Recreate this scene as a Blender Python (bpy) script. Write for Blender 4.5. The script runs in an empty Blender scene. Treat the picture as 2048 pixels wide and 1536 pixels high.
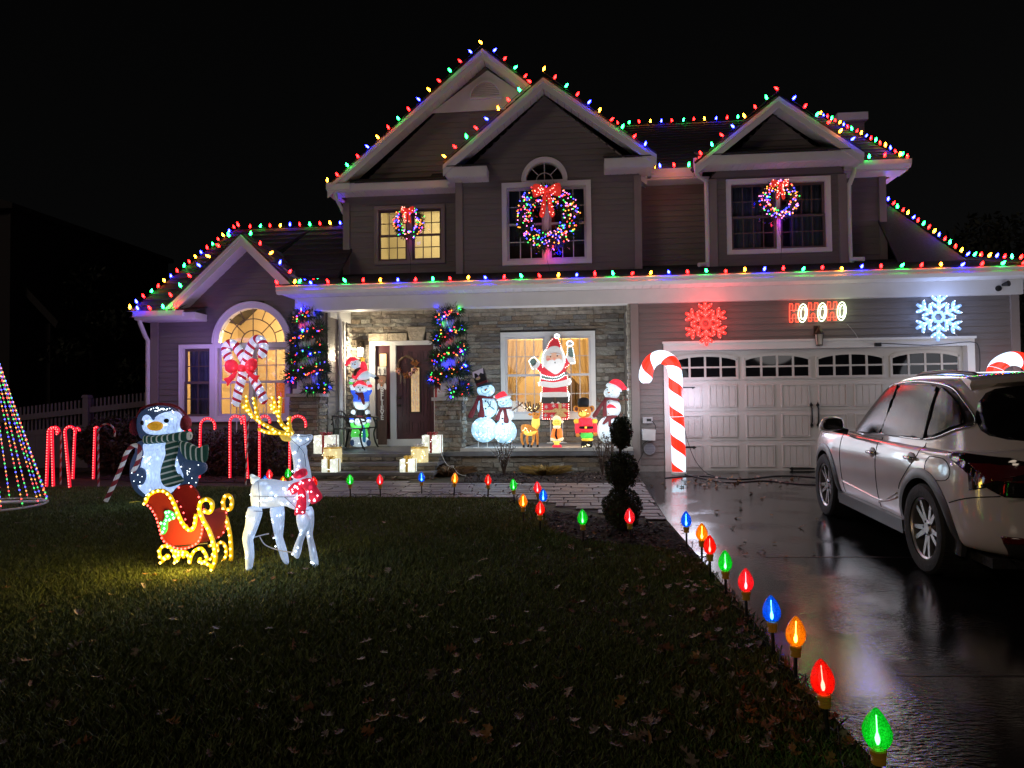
import bpy, bmesh, math, random
import numpy as np
from mathutils import Vector, Matrix
from mathutils.bvhtree import BVHTree

# ------------------------------------------------------------------ camera, sky, light, exposure
S = bpy.context.scene
C = S.collection
PI = math.pi
rnd = random.Random(11)
CAM_Z = 1.24
YAW, PITCH, ROLL = math.radians(5.382), math.radians(1.548), math.radians(0.6245)
FPX = 1420.0                                   # focal length in photo pixels (photo is 2048 wide)
cam = bpy.data.cameras.new('camera')
cam_o = bpy.data.objects.new('camera', cam); C.objects.link(cam_o)
ROT = (Matrix.Rotation(YAW, 3, 'Z') @ Matrix.Rotation(PITCH, 3, 'X') @
       Matrix(((1, 0, 0), (0, 0, 1), (0, -1, 0))) @ Matrix.Rotation(ROLL, 3, 'Z'))   # (x right, y down, z forward) -> world
CM = ROT @ Matrix(((1, 0, 0), (0, -1, 0), (0, 0, -1)))
cam_o.matrix_world = Matrix.Translation((0, 0, CAM_Z)) @ CM.to_4x4()
cam.sensor_width = 36.0
cam.lens = 36.0 * FPX / 2048
cam.clip_start, cam.clip_end = 0.05, 400
S.camera = cam_o

W = bpy.data.worlds.new('World'); S.world = W; W.use_nodes = True
wn = W.node_tree.nodes; wl = W.node_tree.links
bgn = wn['Background']
skt = wn.new('ShaderNodeTexSky'); skt.sky_type = 'NISHITA'; skt.sun_disc = False
skt.sun_elevation = math.radians(23); skt.sun_rotation = math.radians(214); skt.air_density = 1.0
hs = wn.new('ShaderNodeHueSaturation'); hs.inputs['Saturation'].default_value = 0.05
wl.new(skt.outputs[0], hs.inputs['Color']); wl.new(hs.outputs[0], bgn.inputs['Color'])
bgn.inputs['Strength'].default_value = 0.00045

sun = bpy.data.lights.new('street_light_glow', 'SUN'); sun.energy = 0.175; sun.angle = math.radians(12); sun.color = (1.0, 0.80, 0.62)
sun_o = bpy.data.objects.new('sun', sun); C.objects.link(sun_o)
sun_dir = Vector((0.60, 0.88, -0.46)).normalized()         # light travels from behind the viewer's left shoulder
sun_o.rotation_euler = sun_dir.to_track_quat('-Z', 'Y').to_euler()

S.view_settings.view_transform = 'Standard'
S.view_settings.look = 'None'
S.view_settings.exposure = 0.0
S.view_settings.gamma = 1.0
S.view_settings.use_curve_mapping = False
S.render.engine = 'CYCLES'
S.cycles.max_bounces = 6; S.cycles.diffuse_bounces = 2; S.cycles.glossy_bounces = 3
S.cycles.transmission_bounces = 4; S.cycles.transparent_max_bounces = 12
S.cycles.sample_clamp_indirect = 1.5
S.cycles.use_denoising = True
S.cycles.use_light_tree = True
S.cycles.caustics_reflective = False; S.cycles.caustics_refractive = False

# ------------------------------------------------------------------ measuring helpers (photo pixel -> point on a plane of the place)
def ray(px, py): return ROT @ Vector((px - 1024, py - 768, FPX))
def P(px, py, Y):
    d = ray(px, py); t = Y / d.y
    return (d.x * t, CAM_Z + d.z * t)
def PX(px, py, Y): return P(px, py, Y)[0]
def PZ(px, py, Y): return P(px, py, Y)[1]
SLOPE = 0.02
def gz(y): return -SLOPE * (12.8 - y) if y < 12.8 else 0.0
def G(px, py, h=0.0):
    d = ray(px, py)
    t = (CAM_Z + SLOPE * 12.8 - h) / (SLOPE * d.y - d.z)
    return Vector((d.x * t, d.y * t, CAM_Z + d.z * t))
def Z(ox, oy, s):                               # points read off an enlarged crop of the photo
    return lambda Y, *pts: [P(ox + x / s, oy + y / s, Y) for x, y in pts]

# ------------------------------------------------------------------ materials
def new_mat(name):
    m = bpy.data.materials.new(name); m.use_nodes = True
    return m, m.node_tree.nodes, m.node_tree.links, m.node_tree.nodes['Principled BSDF']
def mat(name, col, rough=0.6, metal=0.0, noise=0.0, nscale=8.0, bump=0.0, bscale=40.0, emis=0.0, ecol=None, coat=0.0, island=0.0, stretch=None, spec=None):
    m, n, l, b = new_mat(name)
    b.inputs['Base Color'].default_value = (*col, 1); b.inputs['Roughness'].default_value = rough
    b.inputs['Metallic'].default_value = metal
    if spec is not None: b.inputs['Specular IOR Level'].default_value = spec
    if coat: b.inputs['Coat Weight'].default_value = coat; b.inputs['Coat Roughness'].default_value = 0.06
    tc = None
    if noise or bump:
        tc = n.new('ShaderNodeTexCoord'); vec = tc.outputs['Object']
        if stretch:
            mp = n.new('ShaderNodeMapping'); mp.inputs['Scale'].default_value = stretch
            l.new(vec, mp.inputs['Vector']); vec = mp.outputs[0]
    if noise or island:
        hsv = n.new('ShaderNodeHueSaturation'); hsv.inputs['Color'].default_value = (*col, 1)
        mr = n.new('ShaderNodeMapRange'); mr.inputs['To Min'].default_value = 1 - (noise or island); mr.inputs['To Max'].default_value = 1 + (noise or island)
        if noise:
            nz = n.new('ShaderNodeTexNoise'); nz.inputs['Scale'].default_value = nscale; nz.inputs['Detail'].default_value = 6
            l.new(vec, nz.inputs['Vector']); mr.inputs['From Min'].default_value = .25; mr.inputs['From Max'].default_value = .75
            l.new(nz.outputs['Fac'], mr.inputs['Value'])
        else:
            ge = n.new('ShaderNodeNewGeometry'); l.new(ge.outputs['Random Per Island'], mr.inputs['Value'])
        l.new(mr.outputs[0], hsv.inputs['Value']); l.new(hsv.outputs[0], b.inputs['Base Color'])
        if noise and island:
            ge = n.new('ShaderNodeNewGeometry'); m2 = n.new('ShaderNodeMapRange')
            m2.inputs['To Min'].default_value = .5 - island * .12; m2.inputs['To Max'].default_value = .5 + island * .12
            l.new(ge.outputs['Random Per Island'], m2.inputs['Value']); l.new(m2.outputs[0], hsv.inputs['Hue'])
    if bump:
        nb = n.new('ShaderNodeTexNoise'); nb.inputs['Scale'].default_value = bscale; nb.inputs['Detail'].default_value = 5
        l.new(vec, nb.inputs['Vector']); bp = n.new('ShaderNodeBump'); bp.inputs['Strength'].default_value = bump; bp.inputs['Distance'].default_value = .02
        l.new(nb.outputs['Fac'], bp.inputs['Height']); l.new(bp.outputs[0], b.inputs['Normal'])
    if emis:
        b.inputs['Emission Color'].default_value = (*(ecol or col), 1); b.inputs['Emission Strength'].default_value = emis
    return m
def bulb_mat(name, col, strength, core=0.35, sample=True):
    """plastic bulb lit from inside: hottest where it is seen face on"""
    m, n, l, b = new_mat(name)
    b.inputs['Base Color'].default_value = (*col, 1); b.inputs['Roughness'].default_value = .25
    lw = n.new('ShaderNodeLayerWeight'); lw.inputs['Blend'].default_value = .35
    mx = n.new('ShaderNodeMix'); mx.data_type = 'RGBA'
    mx.inputs['A'].default_value = (*[c + (1 - c) * core for c in col], 1); mx.inputs['B'].default_value = (*col, 1)
    l.new(lw.outputs['Facing'], mx.inputs['Factor']); l.new(mx.outputs['Result'], b.inputs['Emission Color'])
    b.inputs['Emission Strength'].default_value = strength
    if not sample: m.cycles.emission_sampling = 'NONE'
    return m
def fabric(name, col, glow, spots=0.0, sscale=9.0, ecol=None, weave=60.0, wire=False, sample=True):
    """thin translucent cloth over a frame with small lamps behind it: soft overall glow, brighter at each lamp"""
    m, n, l, b = new_mat(name)
    b.inputs['Base Color'].default_value = (*col, 1); b.inputs['Roughness'].default_value = .8
    tc = n.new('ShaderNodeTexCoord')
    nz = n.new('ShaderNodeTexNoise'); nz.inputs['Scale'].default_value = 5; nz.inputs['Detail'].default_value = 3
    l.new(tc.outputs['Object'], nz.inputs['Vector'])
    mr = n.new('ShaderNodeMapRange'); mr.inputs['From Min'].default_value = .3; mr.inputs['From Max'].default_value = .7
    mr.inputs['To Min'].default_value = glow * .72; mr.inputs['To Max'].default_value = glow * 1.25
    l.new(nz.outputs['Fac'], mr.inputs['Value']); st = mr.outputs[0]
    wv = n.new('ShaderNodeTexNoise'); wv.inputs['Scale'].default_value = weave; wv.inputs['Detail'].default_value = 2
    mp = n.new('ShaderNodeMapping'); mp.inputs['Scale'].default_value = (1, 1, .25); l.new(tc.outputs['Object'], mp.inputs['Vector']); l.new(mp.outputs[0], wv.inputs['Vector'])
    w2 = n.new('ShaderNodeMapRange'); w2.inputs['From Min'].default_value = .3; w2.inputs['From Max'].default_value = .7; w2.inputs['To Min'].default_value = .58; w2.inputs['To Max'].default_value = 1.3
    l.new(wv.outputs['Fac'], w2.inputs['Value'])
    mu = n.new('ShaderNodeMath'); mu.operation = 'MULTIPLY'; l.new(st, mu.inputs[0]); l.new(w2.outputs[0], mu.inputs[1]); st = mu.outputs[0]
    if spots:
        vo = n.new('ShaderNodeTexVoronoi'); vo.inputs['Scale'].default_value = sscale; l.new(tc.outputs['Object'], vo.inputs['Vector'])
        r2 = n.new('ShaderNodeMapRange'); r2.inputs['From Min'].default_value = .05; r2.inputs['From Max'].default_value = .34
        r2.inputs['To Min'].default_value = spots; r2.inputs['To Max'].default_value = 0; l.new(vo.outputs['Distance'], r2.inputs['Value'])
        pw = n.new('ShaderNodeMath'); pw.operation = 'POWER'; l.new(r2.outputs[0], pw.inputs[0]); pw.inputs[1].default_value = 2
        ad = n.new('ShaderNodeMath'); ad.operation = 'ADD'; l.new(st, ad.inputs[0]); l.new(pw.outputs[0], ad.inputs[1]); st = ad.outputs[0]
    b.inputs['Emission Color'].default_value = (*(ecol or col), 1); l.new(st, b.inputs['Emission Strength'])
    if not sample: m.cycles.emission_sampling = 'NONE'
    return m
def glass_mat(name, tint=(1, 1, 1), gloss=.06):
    m, n, l, b = new_mat(name); n.remove(b)
    out = n['Material Output']; tr = n.new('ShaderNodeBsdfTransparent'); tr.inputs['Color'].default_value = (*tint, 1)
    gl = n.new('ShaderNodeBsdfGlossy'); gl.inputs['Roughness'].default_value = .02
    fr = n.new('ShaderNodeFresnel'); fr.inputs['IOR'].default_value = 1.5
    mx = n.new('ShaderNodeMixShader'); l.new(fr.outputs[0], mx.inputs[0]); l.new(tr.outputs[0], mx.inputs[1]); l.new(gl.outputs[0], mx.inputs[2]); l.new(mx.outputs[0], out.inputs['Surface'])
    return m

RED, GREEN, BLUE, AMBER, WHITE, PINK, YEL = (1, .003, .003), (.003, .80, .07), (.004, .006, 1), (1, .26, .006), (.85, .95, 1), (1, .03, .12), (1, .8, .08)
M = {}
M['siding'] = mat('vinyl_siding', (.172, .150, .142), .55, noise=.10, nscale=5, stretch=(.6, 1, 6), bump=.12, bscale=18)
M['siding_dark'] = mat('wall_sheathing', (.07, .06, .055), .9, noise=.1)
M['trim'] = mat('white_trim_paint', (.74, .72, .70), .45, noise=.06, nscale=3)
M['taupe'] = mat('corner_board_vinyl', (.25, .21, .195), .5, noise=.06, nscale=4)
M['roof'] = mat('asphalt_shingle', (.030, .027, .027), .9, noise=.35, nscale=30, bump=.5, bscale=60)
M['stone'] = [mat('ledge_stone', c, .85, noise=.4, nscale=9, bump=1.0, bscale=22) for c in ((.27, .225, .18), (.34, .29, .235), (.20, .17, .145), (.30, .23, .165), (.25, .235, .22), (.37, .34, .29))]
M['mortar'] = mat('mortar_joint', (.10, .09, .08), .95, noise=.3)  # plain dark mortar behind and between the stones
M['capstone'] = mat('cast_capstone', (.42, .39, .36), .7, noise=.2, nscale=7, bump=.3, bscale=30)
M['slate'] = mat('bluestone_tread', (.14, .14, .15), .45, noise=.25, nscale=6, bump=.2, bscale=25)
M['lintel'] = mat('carved_lintel_stone', (.46, .38, .28), .85, noise=.3, nscale=12, bump=.9, bscale=26)
M['door'] = mat('maroon_door_paint', (.065, .016, .022), .35, noise=.15, nscale=4, bump=.1, bscale=30)
M['gdoor'] = mat('cream_garage_door', (.60, .56, .52), .45, noise=.05, nscale=2, bump=.12, bscale=50)
M['black'] = mat('black_iron', (.012, .012, .012), .45, noise=.2, bump=.2)
M['bronze'] = mat('dark_bronze', (.05, .035, .025), .4, metal=.6, noise=.2)
M['glass'] = glass_mat('window_glass')
M['dglass'] = mat('dark_garage_glass', (.006, .006, .007), .06, noise=.2, nscale=1.5)
M['room'] = mat('warm_room_paint', (.80, .64, .38), .9, noise=.06, nscale=2)
M['room_pale'] = mat('pale_room_paint', (.80, .72, .50), .9, noise=.05, nscale=2)
def sheer(name, col):
    m, n, l, b = new_mat(name); n.remove(b); tc = n.new('ShaderNodeTexCoord'); mp = n.new('ShaderNodeMapping'); mp.inputs['Scale'].default_value = (9, 1, .3); nz = n.new('ShaderNodeTexNoise'); nz.inputs['Scale'].default_value = 6; hsv = n.new('ShaderNodeHueSaturation'); hsv.inputs['Color'].default_value = (*col, 1)
    l.new(tc.outputs['Object'], mp.inputs[0]); l.new(mp.outputs[0], nz.inputs['Vector']); mr = n.new('ShaderNodeMapRange'); mr.inputs['To Min'].default_value = .6; mr.inputs['To Max'].default_value = 1.3; l.new(nz.outputs['Fac'], mr.inputs['Value']); l.new(mr.outputs[0], hsv.inputs['Value'])
    d = n.new('ShaderNodeBsdfDiffuse'); t = n.new('ShaderNodeBsdfTranslucent'); mx = n.new('ShaderNodeMixShader'); mx.inputs[0].default_value = .6
    l.new(hsv.outputs[0], d.inputs[0]); l.new(hsv.outputs[0], t.inputs[0]); l.new(d.outputs[0], mx.inputs[1]); l.new(t.outputs[0], mx.inputs[2]); l.new(mx.outputs[0], n['Material Output'].inputs[0]); return m
M['curtain'] = sheer('amber_curtain', (.84, .66, .36))
M['curtain_blue'] = mat('slate_curtain', (.09, .10, .16), .9, noise=.2, nscale=6, stretch=(6, 1, .4))
M['curtain_red'] = sheer('rust_curtain', (.5, .16, .09))
M['sash_dark'] = mat('bronze_and_unlit_sash', (.12, .085, .075), .5, noise=.1)
M['sash'] = mat('white_sash', (.62, .60, .62), .45, noise=.05)
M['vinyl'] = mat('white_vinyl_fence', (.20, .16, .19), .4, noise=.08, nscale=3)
M['wire'] = mat('green_cord', (.01, .02, .012), .6, noise=.2)
M['cord'] = mat('black_cord', (.012, .012, .013), .5, noise=.2)
M['cordw'] = mat('white_cord', (.7, .7, .68), .5, noise=.1)
for k, c in dict(red=RED, green=GREEN, blue=BLUE, amber=AMBER).items():
    M['c9_' + k] = bulb_mat('c9_bulb_' + k, c, dict(red=42, green=100, blue=165, amber=72)[k], .003)
    M['mini_' + k] = bulb_mat('mini_lamp_' + k, c, dict(red=8, green=5, blue=12, amber=5)[k], .05, sample=False)
M['mini_pink'] = bulb_mat('mini_lamp_pink', (1, .12, .5), 4, .2, sample=False)
M['mini_white'] = bulb_mat('mini_lamp_white', (.80, .93, 1), 5, .4, sample=False)
M['mini_warm'] = bulb_mat('mini_lamp_warm', (1, .80, .28), 6, .3, sample=False)
M['needle'] = mat('pine_needle', (.030, .062, .026), .7, island=.6)
M['leaf'] = mat('boxwood_leaf', (.030, .040, .016), .6, island=.6)
M['twig'] = mat('bare_twig', (.09, .06, .045), .8, noise=.3)
M['mulch'] = mat('dark_mulch', (.030, .020, .016), .95, noise=.6, nscale=14, bump=1.0, bscale=35)

# ------------------------------------------------------------------ mesh helpers
WOFF = {}
class MB:
    def __init__(s): s.v = []; s.f = []; s.m = []
    def add(s, vs, fs, m=0):
        o = len(s.v); s.v += [tuple(p) for p in vs]; s.f += [tuple(i + o for i in f) for f in fs]; s.m += [m] * len(fs); return s
    def box(s, a, b, m=0):
        (x0, y0, z0), (x1, y1, z1) = a, b
        return s.add([(x0, y0, z0), (x1, y0, z0), (x1, y1, z0), (x0, y1, z0), (x0, y0, z1), (x1, y0, z1), (x1, y1, z1), (x0, y1, z1)],
                     [(0, 3, 2, 1), (4, 5, 6, 7), (0, 1, 5, 4), (1, 2, 6, 5), (2, 3, 7, 6), (3, 0, 4, 7)], m)
    def prism(s, pts, y0, y1, m=0, m2=None):       # outline in XZ, extruded along Y (y0 = front)
        n = len(pts)
        a = sum(pts[i][0] * pts[(i + 1) % n][1] - pts[(i + 1) % n][0] * pts[i][1] for i in range(n))
        if a < 0: pts = pts[::-1]
        o = len(s.v); s.v += [(x, y0, z) for x, z in pts] + [(x, y1, z) for x, z in pts]
        s.f.append(tuple(range(o, o + n))); s.f.append(tuple(range(o + 2 * n - 1, o + n - 1, -1))); s.m += [m, m]
        for i in range(n):
            j = (i + 1) % n; s.f.append((o + i, o + n + i, o + n + j, o + j)); s.m.append(m if m2 is None else m2)
        return s
    def extr(s, pts, vec, m=0):                    # any planar 3D outline extruded by vec
        n = len(pts); o = len(s.v); vec = Vector(vec)
        s.v += [tuple(p) for p in pts] + [tuple(Vector(p) + vec) for p in pts]
        s.f.append(tuple(range(o, o + n))); s.f.append(tuple(range(o + 2 * n - 1, o + n - 1, -1))); s.m += [m, m]
        for i in range(n):
            j = (i + 1) % n; s.f.append((o + i, o + n + i, o + n + j, o + j)); s.m.append(m)
        return s
    def tube(s, pts, r, n=6, m=0, closed=False, mfun=None, tw=0):
        pts = [Vector(p) for p in pts]; k = len(pts); o = len(s.v)
        rr = r if isinstance(r, (list, tuple)) else [r] * k
        up = None
        for i, p in enumerate(pts):
            a = pts[(i - 1) % k] if (closed or i > 0) else p; b = pts[(i + 1) % k] if (closed or i < k - 1) else p
            t = (b - a); t = t.normalized() if t.length > 1e-9 else Vector((0, 0, 1))
            if up is None:
                up = t.cross(Vector((0, 1, 0)));
                if up.length < 1e-3: up = t.cross(Vector((1, 0, 0)))
            up = (up - t * up.dot(t)); up = up.normalized() if up.length > 1e-9 else t.orthogonal().normalized()
            sd = t.cross(up)
            for q in range(n):
                an = 2 * PI * q / n + tw * i; s.v.append(tuple(p + (up * math.cos(an) + sd * math.sin(an)) * rr[i]))
        for i in range(k if closed else k - 1):
            j = (i + 1) % k
            for q in range(n):
                s.f.append((o + i * n + q, o + i * n + (q + 1) % n, o + j * n + (q + 1) % n, o + j * n + q))
                s.m.append(m if mfun is None else mfun(i, q))
        if not closed:
            s.f.append(tuple(range(o + n - 1, o - 1, -1))); s.f.append(tuple(range(o + (k - 1) * n, o + k * n))); s.m += [m if mfun is None else mfun(0, 0)] * 2
        return s
    def lathe(s, prof, c=(0, 0, 0), n=12, m=0, ax=None):
        o = len(s.v); k = len(prof)
        A = Vector((0, 0, 1)) if ax is None else Vector(ax).normalized()
        q = Vector((0, 0, 1)).rotation_difference(A); c = Vector(c)
        for r, z in prof:
            for i in range(n):
                a = 2 * PI * i / n; s.v.append(tuple(c + q @ Vector((r * math.cos(a), r * math.sin(a), z))))
        for j in range(k - 1):
            for i in range(n):
                s.f.append((o + j * n + i, o + j * n + (i + 1) % n, o + (j + 1) * n + (i + 1) % n, o + (j + 1) * n + i)); s.m.append(m)
        s.f.append(tuple(range(o + n - 1, o - 1, -1))); s.f.append(tuple(range(o + (k - 1) * n, o + k * n))); s.m += [m, m]
        return s
    def ell(s, c, r, nu=12, nv=8, m=0):
        if not isinstance(r, (tuple, list)): r = (r, r, r)
        o = len(s.v); c = Vector(c)
        s.v.append((c.x, c.y, c.z - r[2]))
        for j in range(1, nv):
            p = -PI / 2 + PI * j / nv
            for i in range(nu):
                a = 2 * PI * i / nu; s.v.append((c.x + r[0] * math.cos(p) * math.cos(a), c.y + r[1] * math.cos(p) * math.sin(a), c.z + r[2] * math.sin(p)))
        s.v.append((c.x, c.y, c.z + r[2])); t = len(s.v) - 1
        for i in range(nu):
            s.f.append((o, o + 1 + (i + 1) % nu, o + 1 + i)); s.m.append(m)
            b = o + 1 + (nv - 2) * nu; s.f.append((t, b + i, b + (i + 1) % nu)); s.m.append(m)
        for j in range(nv - 2):
            for i in range(nu):
                a = o + 1 + j * nu; s.f.append((a + i, a + (i + 1) % nu, a + nu + (i + 1) % nu, a + nu + i)); s.m.append(m)
        return s
    def octa(s, c, r, m=0):
        x, y, z = c
        return s.add([(x - r, y, z), (x + r, y, z), (x, y - r, z), (x, y + r, z), (x, y, z - r), (x, y, z + r)],
                     [(0, 2, 5), (2, 1, 5), (1, 3, 5), (3, 0, 5), (2, 0, 4), (1, 2, 4), (3, 1, 4), (0, 3, 4)], m)
    def puff(s, outl, Y, d, m=0, db=None, flat=0.0):   # outline in XZ inflated to a cushion, d deep to the front and db to the back
        n = len(outl)
        a = sum(outl[i][0] * outl[(i + 1) % n][1] - outl[(i + 1) % n][0] * outl[i][1] for i in range(n))
        if a < 0: outl = outl[::-1]
        cx = sum(p[0] for p in outl) / n; cz = sum(p[1] for p in outl) / n
        db = d if db is None else db
        sh = [(1, 0), (.95, .38), (.85, .62), (.66, .84), (.38, .97)]
        o = len(s.v)
        for sg, dd in ((-1, d), (1, db)):
            for f, h in sh:
                for x, z in outl: s.v.append((cx + (x - cx) * f, Y + sg * (flat + h * dd), cz + (z - cz) * f))
            s.v.append((cx, Y + sg * (flat + dd), cz))
        L = len(sh) * n + 1
        for side in (0, 1):
            b = o + side * L
            for k in range(len(sh) - 1):
                for i in range(n):
                    j = (i + 1) % n; q = (b + k * n + i, b + k * n + j, b + (k + 1) * n + j, b + (k + 1) * n + i)
                    s.f.append(q if side == 0 else q[::-1]); s.m.append(m)
            for i in range(n):
                j = (i + 1) % n; q = (b + (len(sh) - 1) * n + i, b + (len(sh) - 1) * n + j, b + L - 1)
                s.f.append(q if side == 0 else q[::-1]); s.m.append(m)
        for i in range(n):
            j = (i + 1) % n; s.f.append((o + j, o + i, o + L + i, o + L + j)); s.m.append(m)
        return s
    def build(s, name, mats, parent=None, smooth=False, kind=None, label=None, cat=None, group=None, loc=None):
        if not isinstance(mats, (list, tuple)): mats = [mats]
        off = WOFF.get(parent.name, Vector()) if parent else Vector()
        if loc is not None: off = off + Vector(loc)
        me = bpy.data.meshes.new(name)
        v = s.v if off.length == 0 else [(x - off.x, y - off.y, z - off.z) for x, y, z in s.v]
        me.from_pydata(v, [], s.f)
        for m in mats: me.materials.append(m)
        if len(mats) > 1: me.polygons.foreach_set('material_index', s.m)
        if smooth:
            me.polygons.foreach_set('use_smooth', [True] * len(me.polygons))
            if smooth != 'all': me.set_sharp_from_angle(angle=math.radians(smooth if smooth is not True else 40))
        o = bpy.data.objects.new(name, me); C.objects.link(o)
        if parent: o.parent = parent
        if loc is not None: o.location = Vector(loc)
        WOFF[o.name] = off
        tag(o, label, cat, group, kind)
        return o
def tag(o, label=None, cat=None, group=None, kind=None):
    if label: o['label'] = label
    if cat: o['category'] = cat
    if group: o['group'] = group
    if kind: o['kind'] = kind
    return o
def thing(name, label, cat, loc=(0, 0, 0), group=None):
    o = bpy.data.objects.new(name, None); C.objects.link(o); o.location = loc; o.empty_display_size = .1
    WOFF[o.name] = Vector(loc)
    return tag(o, label, cat, group)
def inst(name, me, parent=None, loc=(0, 0, 0), rot=None, scale=None, world=True):
    o = bpy.data.objects.new(name, me); C.objects.link(o)
    if parent:
        o.parent = parent
        if world: loc = Vector(loc) - WOFF.get(parent.name, Vector())
    o.location = loc
    if rot is not None:
        if isinstance(rot, Matrix): o.rotation_euler = rot.to_euler()
        elif hasattr(rot, 'to_euler'): o.rotation_euler = rot.to_euler()
        else: o.rotation_euler = rot
    if scale is not None: o.scale = scale
    return o
def mesh_of(mb, name, mats, smooth=False):
    o = mb.build(name, mats, None, smooth); me = o.data; bpy.data.objects.remove(o); return me
def point_light(name, loc, energy, col, r=.05, parent=None):
    L = bpy.data.lights.new(name, 'POINT'); L.energy = energy; L.color = col; L.shadow_soft_size = r
    o = bpy.data.objects.new(name, L); C.objects.link(o)
    if parent: o.parent = parent; loc = Vector(loc) - WOFF.get(parent.name, Vector())
    o.location = loc; return o
def smooth_loop(pts, k=4):                         # closed Catmull-Rom through outline points
    n = len(pts); out = []
    for i in range(n):
        p0, p1, p2, p3 = (pts[(i + q) % n] for q in (-1, 0, 1, 2))
        for j in range(k):
            t = j / k
            out.append(tuple(.5 * ((2 * b) + (-a + c) * t + (2 * a - 5 * b + 4 * c - d) * t * t + (-a + 3 * b - 3 * c + d) * t ** 3) for a, b, c, d in zip(p0, p1, p2, p3)))
    return out
def smooth_path(pts, k=6):
    out = []; n = len(pts)
    for i in range(n - 1):
        p0, p1, p2, p3 = pts[max(i - 1, 0)], pts[i], pts[i + 1], pts[min(i + 2, n - 1)]
        for j in range(k):
            t = j / k
            out.append(tuple(.5 * ((2 * b) + (-a + c) * t + (2 * a - 5 * b + 4 * c - d) * t * t + (-a + 3 * b - 3 * c + d) * t ** 3) for a, b, c, d in zip(p0, p1, p2, p3)))
    out.append(tuple(pts[-1])); return out
def resample(pts, step):
    pts = [Vector(p) for p in pts]; out = [pts[0]]; acc = 0
    for a, b in zip(pts, pts[1:]):
        L = (b - a).length; d = step - acc
        while d <= L: out.append(a.lerp(b, d / L)); d += step
        acc = (acc + L) % step if L else acc
        acc = L - (d - step)
    return out
def circle(cx, cz, rx, rz=None, n=20, rot=0):
    rz = rz or rx
    return [(cx + rx * math.cos(t) * math.cos(rot) - rz * math.sin(t) * math.sin(rot), cz + rx * math.cos(t) * math.sin(rot) + rz * math.sin(t) * math.cos(rot)) for t in (2 * PI * i / n for i in range(n))]
def foliage(mb, spots, n, L, w, spread=1.0, m=0):
    """needle-like blades round a list of (point, radius)"""
    for _ in range(n):
        c, r = rnd.choice(spots)
        d = Vector((rnd.gauss(0, 1), rnd.gauss(0, 1), rnd.gauss(0, 1))).normalized()
        p = Vector(c) + d * r * rnd.uniform(.2, 1)
        d2 = (d * spread + Vector((rnd.gauss(0, .6), rnd.gauss(0, .6), rnd.gauss(0, .6)))).normalized()
        s = d2.orthogonal().normalized(); s = (s * math.cos(_) + d2.cross(s) * math.sin(_)) * w; l = L * rnd.uniform(.6, 1.2)
        mb.add([p - s, p + s, p + d2 * l * .6 + s * .8, p + d2 * l, p + d2 * l * .6 - s * .8], [(0, 1, 2, 3, 4)], m)
def leafmass(mb, c, r, n, size, m=0, shell=.55):
    c = Vector(c)
    for i in range(n):
        d = Vector((rnd.gauss(0, 1), rnd.gauss(0, 1), rnd.gauss(0, 1))).normalized()
        k = shell + (1 - shell) * rnd.random() ** .5; k *= 1 + .07 * math.sin(7 * d.x + 5 * d.z) + .06 * math.sin(11 * d.y + 3)
        p = c + Vector((d.x * r[0], d.y * r[1], d.z * r[2])) * k
        t = (d * .5 + Vector((rnd.gauss(0, 1), rnd.gauss(0, 1), rnd.gauss(0, 1)))).normalized(); s = t.orthogonal().normalized()
        a = rnd.random() * 6.28; s = (s * math.cos(a) + t.cross(s) * math.sin(a)); z = size * rnd.uniform(.6, 1.3)
        mb.add([p - t * z, p - s * z * .45, p + t * z, p + s * z * .45], [(0, 1, 2, 3)], m)
# ------------------------------------------------------------------ ground, driveway, walkway, beds
mg = mat('lawn_soil', (.05, .045, .022), .95, noise=.5, nscale=3, bump=.6, bscale=30)
gm = MB()
ys = [-14 + i * .5 for i in range(54)] + [12.8, 20, 40, 120]; ys = sorted(set(y for y in ys if y <= 12.8 or y >= 12.8))
xs = [-90, -40, -20] + [-14 + i for i in range(29)] + [20, 40, 90]
for y in ys:
    for x in xs: gm.v.append((x, y, gz(y)))
nx = len(xs)
for j in range(len(ys) - 1):
    for i in range(nx - 1): a = j * nx + i; gm.f.append((a, a + 1, a + nx + 1, a + nx)); gm.m.append(0)
gm.build('ground', mg, kind='structure')

def sheet(name, pts, lift, m, kind='structure', sub=0, thick=0.0):
    bm = bmesh.new(); vs = [bm.verts.new((p.x, p.y, gz(p.y) + lift)) for p in pts]; f = bm.faces.new(vs)
    if f.normal.z < 0: f.normal_flip()
    bmesh.ops.triangulate(bm, faces=bm.faces[:])
    me = bpy.data.meshes.new(name); bm.to_mesh(me); bm.free(); me.materials.append(m)
    o = bpy.data.objects.new(name, me); C.objects.link(o); return tag(o, kind=kind)
# wet asphalt
ma, n, l, b = new_mat('wet_asphalt')
tc = n.new('ShaderNodeTexCoord')
n1 = n.new('ShaderNodeTexNoise'); n1.inputs['Scale'].default_value = 190; n1.inputs['Detail'].default_value = 3
n2 = n.new('ShaderNodeTexNoise'); n2.inputs['Scale'].default_value = 1.3; n2.inputs['Detail'].default_value = 5
n3 = n.new('ShaderNodeTexNoise'); n3.inputs['Scale'].default_value = 38; n3.inputs['Detail'].default_value = 4
mp = n.new('ShaderNodeMapping'); mp.inputs['Scale'].default_value = (.55, 1.25, 1)
l.new(tc.outputs['Object'], mp.inputs['Vector'])
for q in (n1, n2): l.new(tc.outputs['Object'], q.inputs['Vector'])
l.new(mp.outputs[0], n3.inputs['Vector'])
rr = n.new('ShaderNodeMapRange'); rr.inputs['From Min'].default_value = .35; rr.inputs['From Max'].default_value = .65; rr.inputs['To Min'].default_value = .015; rr.inputs['To Max'].default_value = .07
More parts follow.
